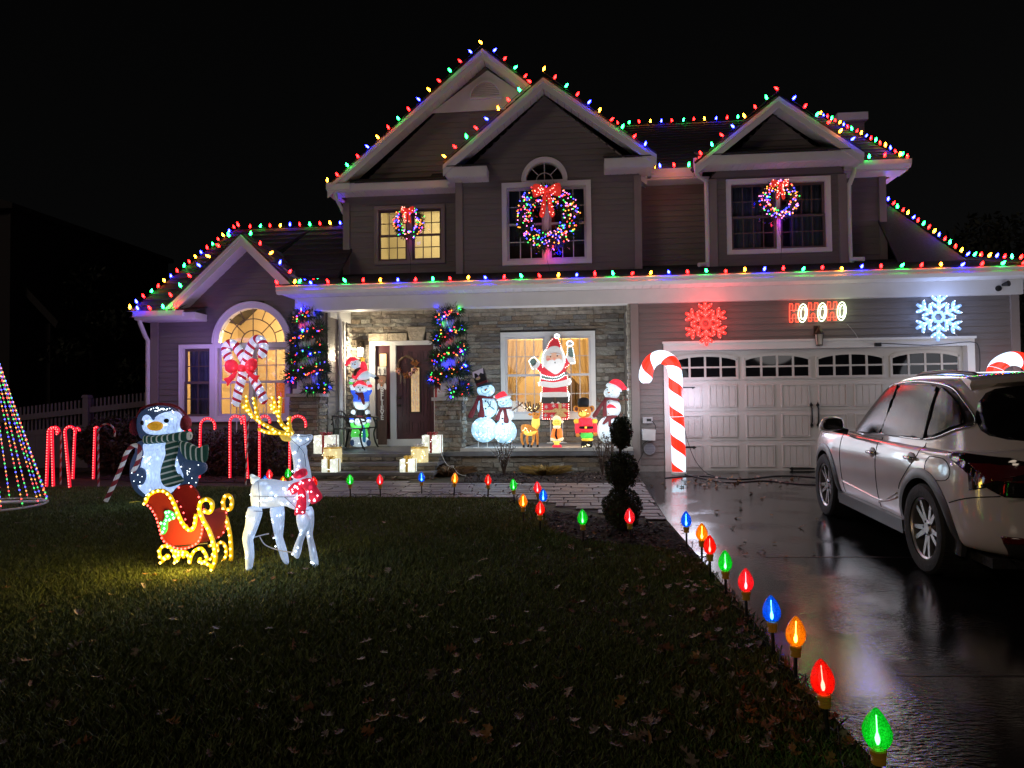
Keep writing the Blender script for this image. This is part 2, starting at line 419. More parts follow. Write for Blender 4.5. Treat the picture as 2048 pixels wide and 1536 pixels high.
l.new(n2.outputs['Fac'], rr.inputs['Value']); l.new(rr.outputs[0], b.inputs['Roughness'])
cr = n.new('ShaderNodeMapRange'); cr.inputs['To Min'].default_value = .004; cr.inputs['To Max'].default_value = .016; l.new(n1.outputs['Fac'], cr.inputs['Value'])
cc = n.new('ShaderNodeCombineColor'); [l.new(cr.outputs[0], cc.inputs[i]) for i in range(3)]; l.new(cc.outputs[0], b.inputs['Base Color'])
bw = n.new('ShaderNodeMapRange'); bw.inputs['From Min'].default_value = .46; bw.inputs['From Max'].default_value = .64; bw.inputs['To Min'].default_value = .05; bw.inputs['To Max'].default_value = .9; l.new(n2.outputs['Fac'], bw.inputs['Value'])
b1 = n.new('ShaderNodeBump'); b1.inputs['Distance'].default_value = .007; l.new(bw.outputs[0], b1.inputs['Strength']); l.new(n3.outputs['Fac'], b1.inputs['Height'])
b2 = n.new('ShaderNodeBump'); b2.inputs['Distance'].default_value = .002; b2.inputs['Strength'].default_value = .16; l.new(n1.outputs['Fac'], b2.inputs['Height']); l.new(b1.outputs[0], b2.inputs['Normal'])
l.new(b2.outputs[0], b.inputs['Normal']); b.inputs['IOR'].default_value = 1.5
DL = [G(*p) for p in ((1335, 1042), (1420, 1140), (1500, 1235), (1600, 1370), (1690, 1460), (1760, 1536))]   # lawn side edge
dx_, dy_ = DL[-1].x - DL[-2].x, DL[-1].y - DL[-2].y
end = DL[-1] + Vector((dx_, dy_, 0)) * (6.0 / abs(dy_))
left_far = G(1288, 968)
top = [Vector((.95, 12.93, 0)), Vector((9.5, 12.93, 0))]
drv = [top[0], left_far] + DL + [end, Vector((9.5, end.y, 0))] + [top[1]]
def split_sheet(pts):                              # keep the slope break: nothing crosses Y = 12.8
    return [Vector((p.x, min(p.y, 12.93), 0)) for p in pts]
sheet('driveway', split_sheet(drv), .006, ma)
# tar joint lines across the drive
t = MB()
for y in (6.4, 3.85):
    a = [(x, y + .02 * math.sin(x * 3), gz(y) + .0075) for x in [1.6 + .4 * i for i in range(18)]]
    for p, q in zip(a, a[1:]): t.add([(p[0], p[1], p[2]), (q[0], q[1], q[2]), (q[0], q[1] + .025, q[2] + .0005), (p[0], p[1] + .025, p[2] + .0005)], [(0, 1, 2, 3)])
t.build('driveway_joint', mat('joint_tar', (.006, .006, .006), .35, noise=.2), kind='structure')

# street behind the viewer's feet never shows; lawn runs on
WK_FAR = [G(*p) for p in ((560, 966), (650, 965), (800, 966), (900, 967), (1080, 968), (1230, 968), (1288, 968))]
WK_NEAR = [G(*p) for p in ((1335, 1042), (1250, 1036), (1160, 1021), (1080, 1006), (1000, 996), (900, 992), (700, 993), (560, 995))]
WK = WK_FAR + WK_NEAR
sheet('walkway', WK, .004, mat('joint_sand', (.05, .045, .045), .95, noise=.4, nscale=30))
walk = bpy.data.objects['walkway']
def inside(x, y, poly):
    c = False; j = len(poly) - 1
    for i in range(len(poly)):
        a, b = poly[i], poly[j]
        if (a.y > y) != (b.y > y) and x < (b.x - a.x) * (y - a.y) / (b.y - a.y) + a.x: c = not c
        j = i
    return c
pm = [mat('paver', c, .55, noise=.3, nscale=9, bump=.35, bscale=30) for c in ((.15, .125, .13), (.185, .155, .16), (.12, .10, .11), (.16, .125, .125))]
pmesh = []
for i in range(8):
    q = MB(); e = .03; j = [(rnd.uniform(-.008, .008), rnd.uniform(-.008, .008)) for _ in range(8)]
    q.v = [(-.5 + j[0][0], -.5 + j[0][1], 0), (.5 + j[1][0], -.5 + j[1][1], 0), (.5 + j[2][0], .5 + j[2][1], 0), (-.5 + j[3][0], .5 + j[3][1], 0)]
    q.v += [(x, y, .75) for x, y, _ in q.v[:4]] + [(x * (1 - 2 * e), y * (1 - 2 * e * 1.6), 1) for x, y, _ in q.v[:4]]
    q.f = [(3, 2, 1, 0)] + [(a, (a + 1) % 4, (a + 1) % 4 + 4, a + 4) for a in range(4)] + [(a + 4, (a + 1) % 4 + 4, (a + 1) % 4 + 8, a + 8) for a in range(4)] + [(8, 9, 10, 11)]
    q.m = [0] * len(q.f); pmesh.append(mesh_of(q, 'paver', pm[i % 4]))
y = min(p.y for p in WK); ymax = max(p.y for p in WK); pav = []
while y < ymax:
    dy = rnd.choice((.19, .22, .28)); x = -6.2 + rnd.uniform(0, .3)
    run = [-6.5 + .02 * i for i in range(440) if inside(-6.5 + .02 * i, y + dy / 2, WK)]
    while run and x < run[-1]:
        dx = rnd.choice((.26, .34, .40, .46)); a, b_ = max(x, run[0]), min(x + dx, run[-1])
        if b_ - a > .05: pav.append((a, y, b_ - a, dy))
        x += dx
    y += dy
pav.sort(key=lambda p: p[1])
extra = MB()
for i, (x, y, dx, dy) in enumerate(pav):
    h = .022 + rnd.uniform(-.003, .004)
    if i < 298: inst('paver', rnd.choice(pmesh), walk, (x + dx / 2, y + dy / 2, gz(y) + .002), (-math.atan(SLOPE) * 0 + rnd.uniform(-.008, .008), rnd.uniform(-.008, .008), rnd.uniform(-.012, .012)), (dx - .014, dy - .014, h))
    else: extra.box((x + .007, y + .007, gz(y)), (x + dx - .007, y + dy - .007, gz(y) + h))
if extra.v: extra.build('pavers_far', pm[0], walk, kind='stuff')

# mulch beds
b1p = [G(*p) for p in ((1090, 1024), (1160, 1032), (1250, 1046), (1335, 1051), (1395, 1120), (1330, 1098), (1240, 1088), (1150, 1082), (1100, 1060))]
sheet('mulch_bed', b1p, .012, M['mulch'])
b2p = [Vector((-2.0, 12.5, 0)), Vector((-1.9, 11.6, 0))] + [p + Vector((0, .05, 0)) for p in WK_FAR[3:]] + [Vector((.95, 12.5, 0))]
sheet('mulch_bed', b2p, .012, M['mulch'])
b3p = [Vector((-9.5, 13.2, 0)), Vector((-9.5, 12.2, 0)), Vector((-7.5, 11.4, 0)), Vector((-5.1, 11.25, 0)), Vector((-4.9, 12.7, 0)), Vector((-4.9, 13.2, 0))]
sheet('mulch_bed', [Vector((p.x, min(p.y, 12.79), 0)) for p in b3p], .012, M['mulch'])
# loose chips give the beds a rough surface
ch = MB()
for poly, cnt in ((b1p, 1500), (b2p, 1500), (b3p, 900)):
    x0, x1 = min(p.x for p in poly), max(p.x for p in poly); y0, y1 = min(p.y for p in poly), max(p.y for p in poly); k = 0
    while k < cnt:
        x, y = rnd.uniform(x0, x1), rnd.uniform(y0, y1)
        if not inside(x, y, poly): k += .3; continue
        k += 1; a = rnd.random() * 6.3; L, w = rnd.uniform(.015, .05), rnd.uniform(.006, .014); ca, sa = math.cos(a), math.sin(a); z = gz(y) + .018
        t1, t2 = rnd.uniform(-.012, .025), rnd.uniform(-.01, .02)
        ch.add([(x + ca * L - sa * w, y + sa * L + ca * w, z + t1), (x + ca * L + sa * w, y + sa * L - ca * w, z + t1 + .004), (x - ca * L + sa * w, y - sa * L - ca * w, z + t2), (x - ca * L - sa * w, y - sa * L + ca * w, z + t2 + .005)], [(0, 1, 2, 3)])
ch.build('mulch_chips', mat('mulch_chip', (.055, .036, .028), .95, island=.6), kind='stuff')

# ------------------------------------------------------------------ the house
HB = thing('house', 'two storey beige sided house with stone porch, three gables and a garage, outlined in lights', 'house', (0, 12.8, 0))
def spans(poly, z):
    xs_ = []
    for i in range(len(poly)):
        (xa, za), (xb, zb) = poly[i], poly[(i + 1) % len(poly)]
        if (za > z) != (zb > z): xs_.append(xa + (xb - xa) * (z - za) / (zb - za))
    xs_.sort(); return list(zip(xs_[::2], xs_[1::2]))
def cut(iv, holes, z):
    for x0, x1, z0, z1 in holes:
        if z0 <= z <= z1:
            nv = []
            for a, b in iv:
                if x1 <= a or x0 >= b: nv.append((a, b)); continue
                if a < x0: nv.append((a, x0))
                if b > x1: nv.append((x1, b))
            iv = nv
    return [(a, b) for a, b in iv if b - a > .02]
def wall_back(name, poly, holes, Y, th=.12, m='siding_dark', parent=HB):
    w = MB(); zs = sorted(set([z for _, z in poly] + [h for q in holes for h in q[2:4]]))
    z0, z1 = zs[0], zs[-1]; cuts = [z0]
    for z in zs[1:]:
        k = max(1, int((z - cuts[-1]) / .12)); a = cuts[-1]; cuts += [a + (z - a) * (i + 1) / k for i in range(k)]
    for a, b in zip(cuts, cuts[1:]):
        for x0, x1 in cut(spans(poly, (a + b) / 2), holes, (a + b) / 2): w.box((x0, Y, a), (x1, Y + th, b))
    return w.build(name, M[m], parent)
def siding(wall, poly, holes, Y, course=.112):
    z = min(p[1] for p in poly); top = max(p[1] for p in poly)
    while z < top - .02:
        h = min(course, top - z)
        for x0, x1 in cut(spans(poly, z + h * .5), holes, z + h * .5):
            o = MB(); a, b = .020, .006                     # butt edge stands proud, upper edge tucks under the next course
            sm, s0, s1 = spans(poly, z + h * .5), spans(poly, z + .003), spans(poly, z + h - .003)
            t0, t1 = x0, x1; u0, u1 = x0, x1
            if sm and s0 and abs(x0 - sm[0][0]) < .001: t0 = s0[0][0]; u0 = s1[0][0] if s1 else (x0 + x1) / 2
            if sm and s0 and abs(x1 - sm[-1][1]) < .001: t1 = s0[-1][1]; u1 = s1[-1][1] if s1 else (x0 + x1) / 2 + .004
            o.add([(t0, Y - a, z), (t1, Y - a, z), (t1, Y - .001, z), (t0, Y - .001, z), (u0, Y - b, z + h), (u1, Y - b, z + h), (u1, Y - .001, z + h), (u0, Y - .001, z + h)],
                  [(0, 3, 2, 1), (4, 5, 6, 7), (0, 1, 5, 4), (1, 2, 6, 5), (2, 3, 7, 6), (3, 0, 4, 7)])
            o.build('siding_board', M['siding'], wall)
        z += course
def trimbox(name, a, b, m='trim', parent=HB): return MB().box(a, b).build(name, M[m], parent)

# --- windows
def pane(parent, pts, Y, m='glass'):
    MB().prism(pts, Y, Y + .006).build('pane', M[m], parent)
def rect(x0, x1, z0, z1): return [(x0, z0), (x1, z0), (x1, z1), (x0, z1)]
def dh_window(x0, x1, z0, z1, Y, units=2, cols=3, rows=2, casing='trim', sash='sash', glass='glass', mull=.10, cw=.07, sill=True, muntin_m=None):
    """double hung windows side by side in one casing: casing, sashes, muntins and every pane"""
    f = MB()
    for a, b in (((x0 - cw, z0 - cw), (x0, z1 + cw)), ((x1, z0 - cw), (x1 + cw, z1 + cw)), ((x0, z0 - cw), (x1, z0)), ((x0, z1), (x1, z1 + cw))):
        f.box((a[0], Y - .045, a[1]), (b[0], Y + .10, b[1]))
    for a, b in (((x0 - cw - .02, z0 - cw - .02), (x0 - cw, z1 + cw + .02)), ((x1 + cw, z0 - cw - .02), (x1 + cw + .02, z1 + cw + .02)), ((x0 - cw, z0 - cw - .02), (x1 + cw, z0 - cw)), ((x0 - cw, z1 + cw), (x1 + cw, z1 + cw + .02))):
        f.box((a[0], Y - .06, a[1]), (b[0], Y, b[1]))
    if sill: f.box((x0 - cw - .04, Y - .09, z0 - cw - .045), (x1 + cw + .04, Y, z0 - cw - .02))
    w = (x1 - x0 - mull * (units - 1)) / units
    for u in range(1, units): xm = x0 + u * (w + mull) - mull; f.box((xm, Y - .035, z0), (xm + mull, Y + .10, z1))
    win = f.build('window', M[casing], HB)
    zm = (z0 + z1) / 2; sw = .045
    for u in range(units):
        a = x0 + u * (w + mull); b = a + w; s = MB()
        for (p0, p1, dy) in ((z0, zm + .02, .03), (zm - .02, z1, .055)):
            for q in (((a, p0), (a + sw, p1)), ((b - sw, p0), (b, p1)), ((a + sw, p0), (b - sw, p0 + sw)), ((a + sw, p1 - sw), (b - sw, p1))):
                s.box((q[0][0], Y + dy - .02, q[0][1]), (q[1][0], Y + dy + .012, q[1][1]))
        s.build('sash', M[sash], win)
        mu = MB()
        for (p0, p1, dy) in ((z0 + sw, zm + .02 - sw, .034), (zm - .02 + sw, z1 - sw, .059)):
            A, B = a + sw, b - sw
            for i in range(cols):
                for j in range(rows):
                    pane(win, rect(A + (B - A) * i / cols, A + (B - A) * (i + 1) / cols, p0 + (p1 - p0) * j / rows, p0 + (p1 - p0) * (j + 1) / rows), Y + dy, glass)
            for i in range(1, cols): xx = A + (B - A) * i / cols; mu.box((xx - .009, Y + dy - .012, p0), (xx + .009, Y + dy - .002, p1))
            for j in range(1, rows): zz = p0 + (p1 - p0) * j / rows; mu.box((A, Y + dy - .014, zz - .009), (B, Y + dy - .004, zz + .009))
        mu.build('muntin', M[muntin_m or sash], win)
    return win
def arch_window(cx, zb, r, Y, rings, casing='trim', mm='sash', glass='glass', cw=.10):
    """half round window: ring casing, arc and radial muntins, every pane a sector; rings = [(outer radius share, sectors)]"""
    f = MB(); N = 28
    def arc(rad, a0=0, a1=PI, k=N): return [(cx + rad * math.cos(a0 + (a1 - a0) * i / k), zb + rad * math.sin(a0 + (a1 - a0) * i / k)) for i in range(k + 1)]
    for ri, ro, dy in ((r, r + cw, .045), (r + cw, r + cw + .025, .065)):
        a, b = arc(ri), arc(ro)
        for i in range(N): f.prism([a[i], b[i], b[i + 1], a[i + 1]], Y - dy, Y + .10)
    f.box((cx - r - cw - .02, Y - .04, zb - .045), (cx + r + cw + .02, Y + .10, zb))
    win = f.build('arched_window', M[casing], HB)
    mu = MB(); prev = 0.0
    for sh, k in rings:
        ro = r * sh
        for i in range(k):
            a0, a1 = PI * i / k, PI * (i + 1) / k; st = max(2, 12 // k)
            pts = arc(ro, a0, a1, st) + (arc(prev, a0, a1, st)[::-1] if prev else [(cx, zb)])
            pane(win, pts, Y + .04, glass)
            if i: c_, s_ = math.cos(a0), math.sin(a0); mu.tube([(cx + prev * c_, Y + .032, zb + prev * s_), (cx + ro * c_, Y + .032, zb + ro * s_)], .010, 4)
        if sh < 1: mu.tube([(x, Y + .032, z) for x, z in arc(ro)], .010, 4)
        prev = ro
    mu.build('muntin', M[mm], win); return win
def room(x0, x1, z0, z1, Y, depth, m, power, col=(1, .70, .36), lamp=None):
    r = MB()
    for vs in ([(x0, Y + depth, z0), (x1, Y + depth, z0), (x1, Y + depth, z1), (x0, Y + depth, z1)], [(x0, Y, z0), (x0, Y + depth, z0), (x0, Y + depth, z1), (x0, Y, z1)],
               [(x1, Y + depth, z0), (x1, Y, z0), (x1, Y, z1), (x1, Y + depth, z1)], [(x0, Y, z0), (x1, Y, z0), (x1, Y + depth, z0), (x0, Y + depth, z0)], [(x0, Y + depth, z1), (x1, Y + depth, z1), (x1, Y, z1), (x0, Y, z1)]):
        r.add(vs, [(0, 1, 2, 3)])
    o = r.build('lit_room' if power else 'dark_room', M[m], HB)
    if power: point_light('room_lamp', lamp or ((x0 + x1) / 2, Y + depth * .6, z1 - .3), power, col, .25, HB)
    return o
def curtain(x0, x1, zt, zb, Y, m, side=0, name='curtain', tie=True):
    """gathered cloth hanging from zt; side -1/+1 = swept to that side lower down"""
    nx_, nz_ = 30, 16; c = MB()
    for j in range(nz_ + 1):
        v = j / nz_
        for i in range(nx_ + 1):
            u = i / nx_
            if side == 0: a, b = x0, x1
            else:
                k = 1 - .72 * min(1, v / .62) ** 1.6 if tie else 1
                a, b = (x0, x0 + (x1 - x0) * k) if side < 0 else (x1 - (x1 - x0) * k, x1)
            c.v.append((a + (b - a) * u, Y + .025 * math.sin(u * 40 + 2 * v) + .012 * math.sin(u * 97), zt + (zb - zt) * v))
    for j in range(nz_):
        for i in range(nx_): q = j * (nx_ + 1) + i; c.f.append((q, q + 1, q + nx_ + 2, q + nx_ + 1)); c.m.append(0)
    return c.build(name, M[m], HB, smooth='all')

# --- garage front
GY = 12.8; zF = 2.99
gx0, gx1 = .95, 7.42
ox0, ox1, oz = 1.62, 6.60, 2.14
gpoly = rect(gx0, gx1, .12, zF)
gw = wall_back('garage_wall', gpoly, [(ox0 - .1, ox1 + .1, -1, oz + .1)], GY)
siding(gw, gpoly, [(ox0 - .13, ox1 + .13, -1, oz + .13)], GY)
trimbox('corner_board', (gx0 - .02, GY - .05, .06), (gx0 + .12, GY + .1, zF), 'taupe')
trimbox('corner_board', (gx1 - .10, GY - .05, .06), (gx1 + .03, GY + .1, zF), 'taupe')
MB().box((gx0, GY - .01, -.1), (ox0 - .13, GY + .12, .115)).box((ox1 + .13, GY - .01, -.1), (gx1, GY + .12, .115)).build('foundation', mat('foundation_concrete', (.26, .25, .24), .9, noise=.2, bump=.4), HB)
MB().box((gx1 - .01, GY + .1, -.1), (gx1 + .005, 20, zF + .3)).build('garage_side_wall', M['siding'], HB)
fr = MB().box((ox0 - .12, GY - .045, 0), (ox0, GY + .16, oz + .12)).box((ox1, GY - .045, 0), (ox1 + .12, GY + .16, oz + .12)).box((ox0, GY - .045, oz), (ox1, GY + .16, oz + .12)).box((ox0 - .14, GY - .07, oz + .12), (ox1 + .14, GY - .001, oz + .16))
fr.build('garage_door_frame', M['trim'], HB)
gd = MB(); DY = GY + .12
secs = [0.0, .53, 1.06, 1.60, 2.14]
for a, b in zip(secs, secs[1:]): gd.box((ox0, DY, a + .004), (ox1, DY + .045, b - .004))
gd.box((ox0, DY + .012, 0), (ox1, DY + .04, 2.14))
gdo = gd.build('garage_door', M['gdoor'], HB)
bay = (ox1 - ox0) / 4
pk = MB(); pw, ph = .48, .395                        # raised carriage panel: rim and four boards
for a, b in (((0, 0), (pw, .02)), ((0, ph - .02), (pw, ph)), ((0, .02), (.02, ph - .02)), ((pw - .02, .02), (pw, ph - .02))): pk.box((a[0], -.019, a[1]), (b[0], .006, b[1]))
for i in range(4): q = .026 + i * (pw - .052) / 4; pk.box((q + .004, -.009, .026), (q + (pw - .052) / 4 - .004, .004, ph - .026))
pme = mesh_of(pk, 'panel', M['gdoor'])
for r_ in range(3):
    for k in range(4):
        for s_ in range(2):
            inst('panel', pme, gdo, (ox0 + bay * k + .075 + s_ * .61, DY, secs[r_] + .065))
for k in range(4):
    cx = ox0 + bay * (k + .5); w2 = .545; zb, zs_, zt = 1.665, 1.87, 2.04
    def top_at(x, off=0): return zs_ + (zt - zs_) * math.sqrt(max(0, 1 - ((x - cx) / (w2 + .08)) ** 2)) ** .9 + off - .01
    N = 20; xs2 = [cx - w2 + 2 * w2 * i / N for i in range(N + 1)]
    fo = MB()
    for i in range(N): fo.prism([(xs2[i], top_at(xs2[i])), (xs2[i + 1], top_at(xs2[i + 1])), (xs2[i + 1] * 1.0 + (xs2[i + 1] - cx) * .06, top_at(xs2[i + 1], .055)), (xs2[i] + (xs2[i] - cx) * .06, top_at(xs2[i], .055))], DY - .022, DY + .01)
    fo.box((cx - w2 - .035, DY - .022, zb - .04), (cx + w2 + .035, DY + .01, zb)).box((cx - w2 - .035, DY - .022, zb), (cx - w2, DY + .01, top_at(cx - w2) + .04)).box((cx + w2, DY - .022, zb), (cx + w2 + .035, DY + .01, top_at(cx + w2) + .04))
    for i in (1, 2, 3): xx = cx - w2 + 2 * w2 * i / 4; fo.box((xx - .018, DY - .02, zb), (xx + .018, DY, top_at(xx)))
    fo.box((cx - w2, DY - .018, 1.825), (cx + w2, DY + .001, 1.855))
    fw = fo.build('window_frame', M['gdoor'], gdo)
    for i in range(4):
        a, b = cx - w2 + 2 * w2 * i / 4 + .012, cx - w2 + 2 * w2 * (i + 1) / 4 - .012
        MB().prism(rect(a, b, zb, 1.832), DY - .006, DY - .001).build('pane', M['dglass'], gdo)
        tp = [a + (b - a) * j / 6 for j in range(7)]
        MB().prism([(a, 1.848), (b, 1.848)] + [(x, top_at(x) + .004) for x in tp[::-1]], DY - .006, DY - .001).build('pane', M['dglass'], gdo)
def hinge(x, z, d):
    h = MB(); y = DY - .012
    h.box((min(x, x + d * .36), y, z - .014), (max(x, x + d * .36), y + .01, z + .014))
    h.prism([(x + d * .36, z - .014), (x + d * .38, z - .035), (x + d * .43, z), (x + d * .38, z + .035), (x + d * .36, z + .014)], y, y + .01)
    h.build('strap_hinge', M['black'], gdo)
for z in (1.49, .42): hinge(ox0 + .02, z, 1); hinge(ox1 - .02, z, -1)
hinge(ox0 + 2 * bay - .02, .035, -1)
for s_ in (-1, 1):
    x = ox0 + 2 * bay + s_ * .055; h = MB()
    h.tube([(x, DY - .02, .83), (x, DY - .05, .86), (x, DY - .055, .98), (x, DY - .05, 1.09), (x, DY - .02, 1.12)], .014, 8)
    for z in (.80, 1.15): h.prism([(x - .018, z), (x, z - .05), (x + .018, z), (x, z + .05)], DY - .022, DY - .004); h.prism(circle(x, z, .026, n=10), DY - .03, DY - .004)
    h.build('door_pull', M['black'], gdo, smooth=True)

# --- beam, soffit, gutter right across porch and garage
BX0, BX1 = -5.30, 7.55; BY = 12.68
bz0, bz1 = 2.99, 3.235
trimbox('frieze_beam', (BX0 + .08, BY, bz0), (gx1 + .06, BY + .30, bz1))
sf = MB(); x = BX0 - .02
while x < BX1 + .5: sf.box((x + .004, 12.30, bz1 + .002), (x + .146, 12.98, bz1 + .014)); x += .15
sf.box((BX0 - .02, 12.3, bz1 + .012), (BX1 + .5, 12.98, bz1 + .02)); sf.build('soffit', M['trim'], HB)
gt = MB(); gp = [(12.29, bz1 - .005), (12.20, bz1 - .005), (12.155, bz1 + .05), (12.165, bz1 + .09), (12.14, bz1 + .125), (12.15, bz1 + .14), (12.29, bz1 + .14)]
gt.extr([(BX0 - .06, y, z) for y, z in gp], (BX1 + .55 - BX0 + .06, 0, 0)); gt.build('gutter', M['trim'], HB)
# porch ceiling and roofs over porch and garage
trimbox('porch_ceiling', (-4.95, 12.98, bz1 + .0), (gx0 + .1, 14.5, bz1 + .03))
def slab(name, quad, th=.12, m='roof', courses=True):
    """sloping roof plane built as overlapping shingle courses; quad = eave left, eave right, top right, top left"""
    a, b, c, d = (Vector(p) for p in quad); L = ((d - a).length + (c - b).length) / 2; n = max(2, int(L / .22)) if courses else 1
    nrm = (b - a).cross(d - a).normalized(); s = MB()
    for i in range(n):
        u0, u1 = i / n, min(1, (i + 1.12) / n)
        p, q, r, t = a.lerp(d, u0), b.lerp(c, u0), b.lerp(c, u1), a.lerp(d, u1)
        s.add([p + nrm * .018, q + nrm * .018, r, t, p - nrm * th, q - nrm * th, r - nrm * th, t - nrm * th], [(0, 1, 2, 3), (7, 6, 5, 4), (0, 4, 5, 1), (1, 5, 6, 2), (2, 6, 7, 3), (3, 7, 4, 0)])
    return s.build(name, M[m], HB)
ez = bz1 + .15
slab('porch_roof', ((BX0 - .06, 12.25, ez), (BX1 + .5, 12.25, ez), (BX1 + .5, 14.62, ez + .62), (BX0 - .06, 14.62, ez + .62)), .06)

# --- porch back wall of ledge stone
SY = 14.5
door_h = (-4.34, -2.36, .30, 2.56)
win_p = (-1.50, .25, 1.02, 2.60)
spoly = rect(-4.78, gx0 + .1, .30, bz1)
holes = [(door_h[0] + .02, door_h[1] - .02, door_h[2], door_h[3] - .02), (win_p[0] - .05, win_p[1] + .05, win_p[2] - .05, win_p[3] + .05)]
sw_ = wall_back('stone_wall', spoly, holes, SY, .15, 'mortar')
smesh = []
for ci, mm in enumerate(M['stone']):
    for k in range(4):
        bm = bmesh.new(); bmesh.ops.create_cube(bm, size=1)
        bmesh.ops.subdivide_edges(bm, edges=[e for e in bm.edges if abs((e.verts[0].co - e.verts[1].co).x) > .5], cuts=2)
        for v in bm.verts:
            v.co.x *= 1; fr_ = v.co.y < 0
            v.co += Vector((rnd.uniform(-.02, .02), (rnd.uniform(-.30, .30) if fr_ else 0), rnd.uniform(-.07, .07)))
        me = bpy.data.meshes.new('stone'); bm.to_mesh(me); bm.free(); me.materials.append(mm); smesh.append(me)
def lay_stones(parent, iv_fun, z0, z1, Y, cap=298, wmin=.16, wmax=.52, hmin=.055, hmax=.10, facing='y', lim=None):
    cnt = 0; rest = MB(); z = z0
    while z < z1 - .02:
        h = rnd.uniform(hmin, hmax)
        if z + h > z1 - .03: h = z1 - z
        for a, b in iv_fun(z + h / 2):
            x = a
            while x < b - .005:
                w = rnd.uniform(wmin, wmax)
                if b - (x + w) < wmin * .6: w = b - x
                d = .05 + rnd.uniform(0, .03)
                if facing == 'y': loc, sc, rz = (x + w / 2, Y - .012, z + h / 2), (w - .008, d, h - .008), rnd.uniform(-.01, .01)
                else: loc, sc, rz = (Y - .012 * facing * -1, x + w / 2, z + h / 2), (w - .008, d, h - .008), PI / 2 * facing
                if cnt < cap: inst('stone', rnd.choice(smesh), parent, loc, (0, 0, rz), sc); cnt += 1
                else:
                    if facing == 'y': rest.box((x + .004, Y - .012 - d / 2, z + .004), (x + w - .004, Y, z + h - .004))
                    else: rest.box((Y - .01, x + .004, z + .004), (Y + .012 + d / 2, x + w - .004, z + h - .004))
                x += w
        z += h
    if rest.v: rest.build('small_stones', M['stone'][1], parent, kind='stuff')
lint = (-4.36, -2.30, 2.56, 2.74)
lay_stones(sw_, lambda z: cut(cut(spans(spoly, z), [(door_h[0] - .01, door_h[1] + .01, .3, 2.57), (win_p[0] - .10, win_p[1] + .10, win_p[2] - .14, win_p[3] + .11)], z), [lint], z), .32, bz1, SY)
# lintel of carved stones with a keystone
for i in range(5):
    a = lint[0] + i * .41; b = min(a + .40, lint[1])
    if i == 2: MB().prism([(a + .06, 2.565), (b - .06, 2.565), (b, 2.84), (a, 2.84)], SY - .09, SY).build('keystone', M['lintel'], sw_)
    else: MB().box((a, SY - .06, 2.565), (b, SY, 2.72)).build('lintel_stone', M['lintel'], sw_)
# side wall of the porch (faces right) with siding, trim, stone and frieze
wx = -4.78
pw_ = MB().box((wx - .12, 13.14, 0), (wx, SY + .1, bz1)).build('porch_side_wall', M['siding_dark'], HB)
z = .3
while z < 2.94:
    MB().add([(wx + .02, 13.16, z), (wx + .02, 14.06, z), (wx, 14.06, z), (wx, 13.16, z), (wx + .006, 13.16, z + .112), (wx + .006, 14.06, z + .112), (wx, 14.06, z + .112), (wx, 13.16, z + .112)],
             [(0, 1, 2, 3), (4, 7, 6, 5), (0, 4, 5, 1), (1, 5, 6, 2), (2, 6, 7, 3), (3, 7, 4, 0)]).build('siding_board', M['siding'], pw_)
    z += .112
trimbox('corner_board', (wx, 14.06, .34), (wx + .035, 14.13, 2.94), 'trim')
lay_stones(pw_, lambda z: [(14.135, 14.47)], .36, 2.90, wx + .012, 80, .10, .33, facing=1)
trimbox('frieze_board', (wx - .001, 13.2, 2.94), (wx + .05, SY - .07, bz1 - .002))
# porch downspout on that side wall
MB().tube([(wx + .06, 13.7, 2.95), (wx + .06, 13.75, 2.80), (wx + .06, 13.75, .45), (wx + .12, 13.72, .38)], .042, 8).build('downspout', M['trim'], HB, smooth=True)

# --- porch floor, steps, knee wall and piers
FZ = .375
trimbox('porch_floor', (-4.78, 12.62, .30), (gx0, SY, FZ), 'slate')
trimbox('porch_ledge_floor', (-2.1, 12.96, FZ), (gx0, SY - .02, .43), 'slate')
stp = []
for i, (y0, y1, zt) in enumerate(((12.28, 12.66, FZ - .005), (11.96, 12.62, .235), (11.64, 12.62, .105))):
    g = gz(y0) - .05
    r = MB().box((-4.72, y0 + .05, g), (-2.46, y1, zt - .05)).build('step', M['mortar'], HB)
    t_ = MB().box((-4.76, y0, zt - .05), (-2.42, y1 - .02 * i, zt)).build('tread', M['slate'], r)
    lay_stones(r, lambda z: [(-4.72, -2.46)], max(g, zt - .19), zt - .052, y0 + .05, 40, .2, .5, .065, .075)
def pier(x0, x1, zt, zb=-.06, Y0=12.66, Y1=13.08):
    p = MB().box((x0 + .03, Y0 + .03, zb), (x1 - .03, Y1, zt)).build('stone_pier', M['mortar'], HB)
    lay_stones(p, lambda z: [(x0, x1)], zb, zt - .002, Y0 + .03, 110, .12, .34, .055, .085)
    lay_stones(p, lambda z: [(Y0 + .02, Y1)], zb, zt - .002, x1 - .02, 60, .14, .40, .055, .085, facing=1)
    MB().box((x0 - .05, Y0 - .05, zt), (x1 + .05, Y1 + .03, zt + .06)).build('pier_cap', M['capstone'], p)
    return p
pier(-5.32, -4.78, 1.40); pier(-2.60, -2.12, 1.30)
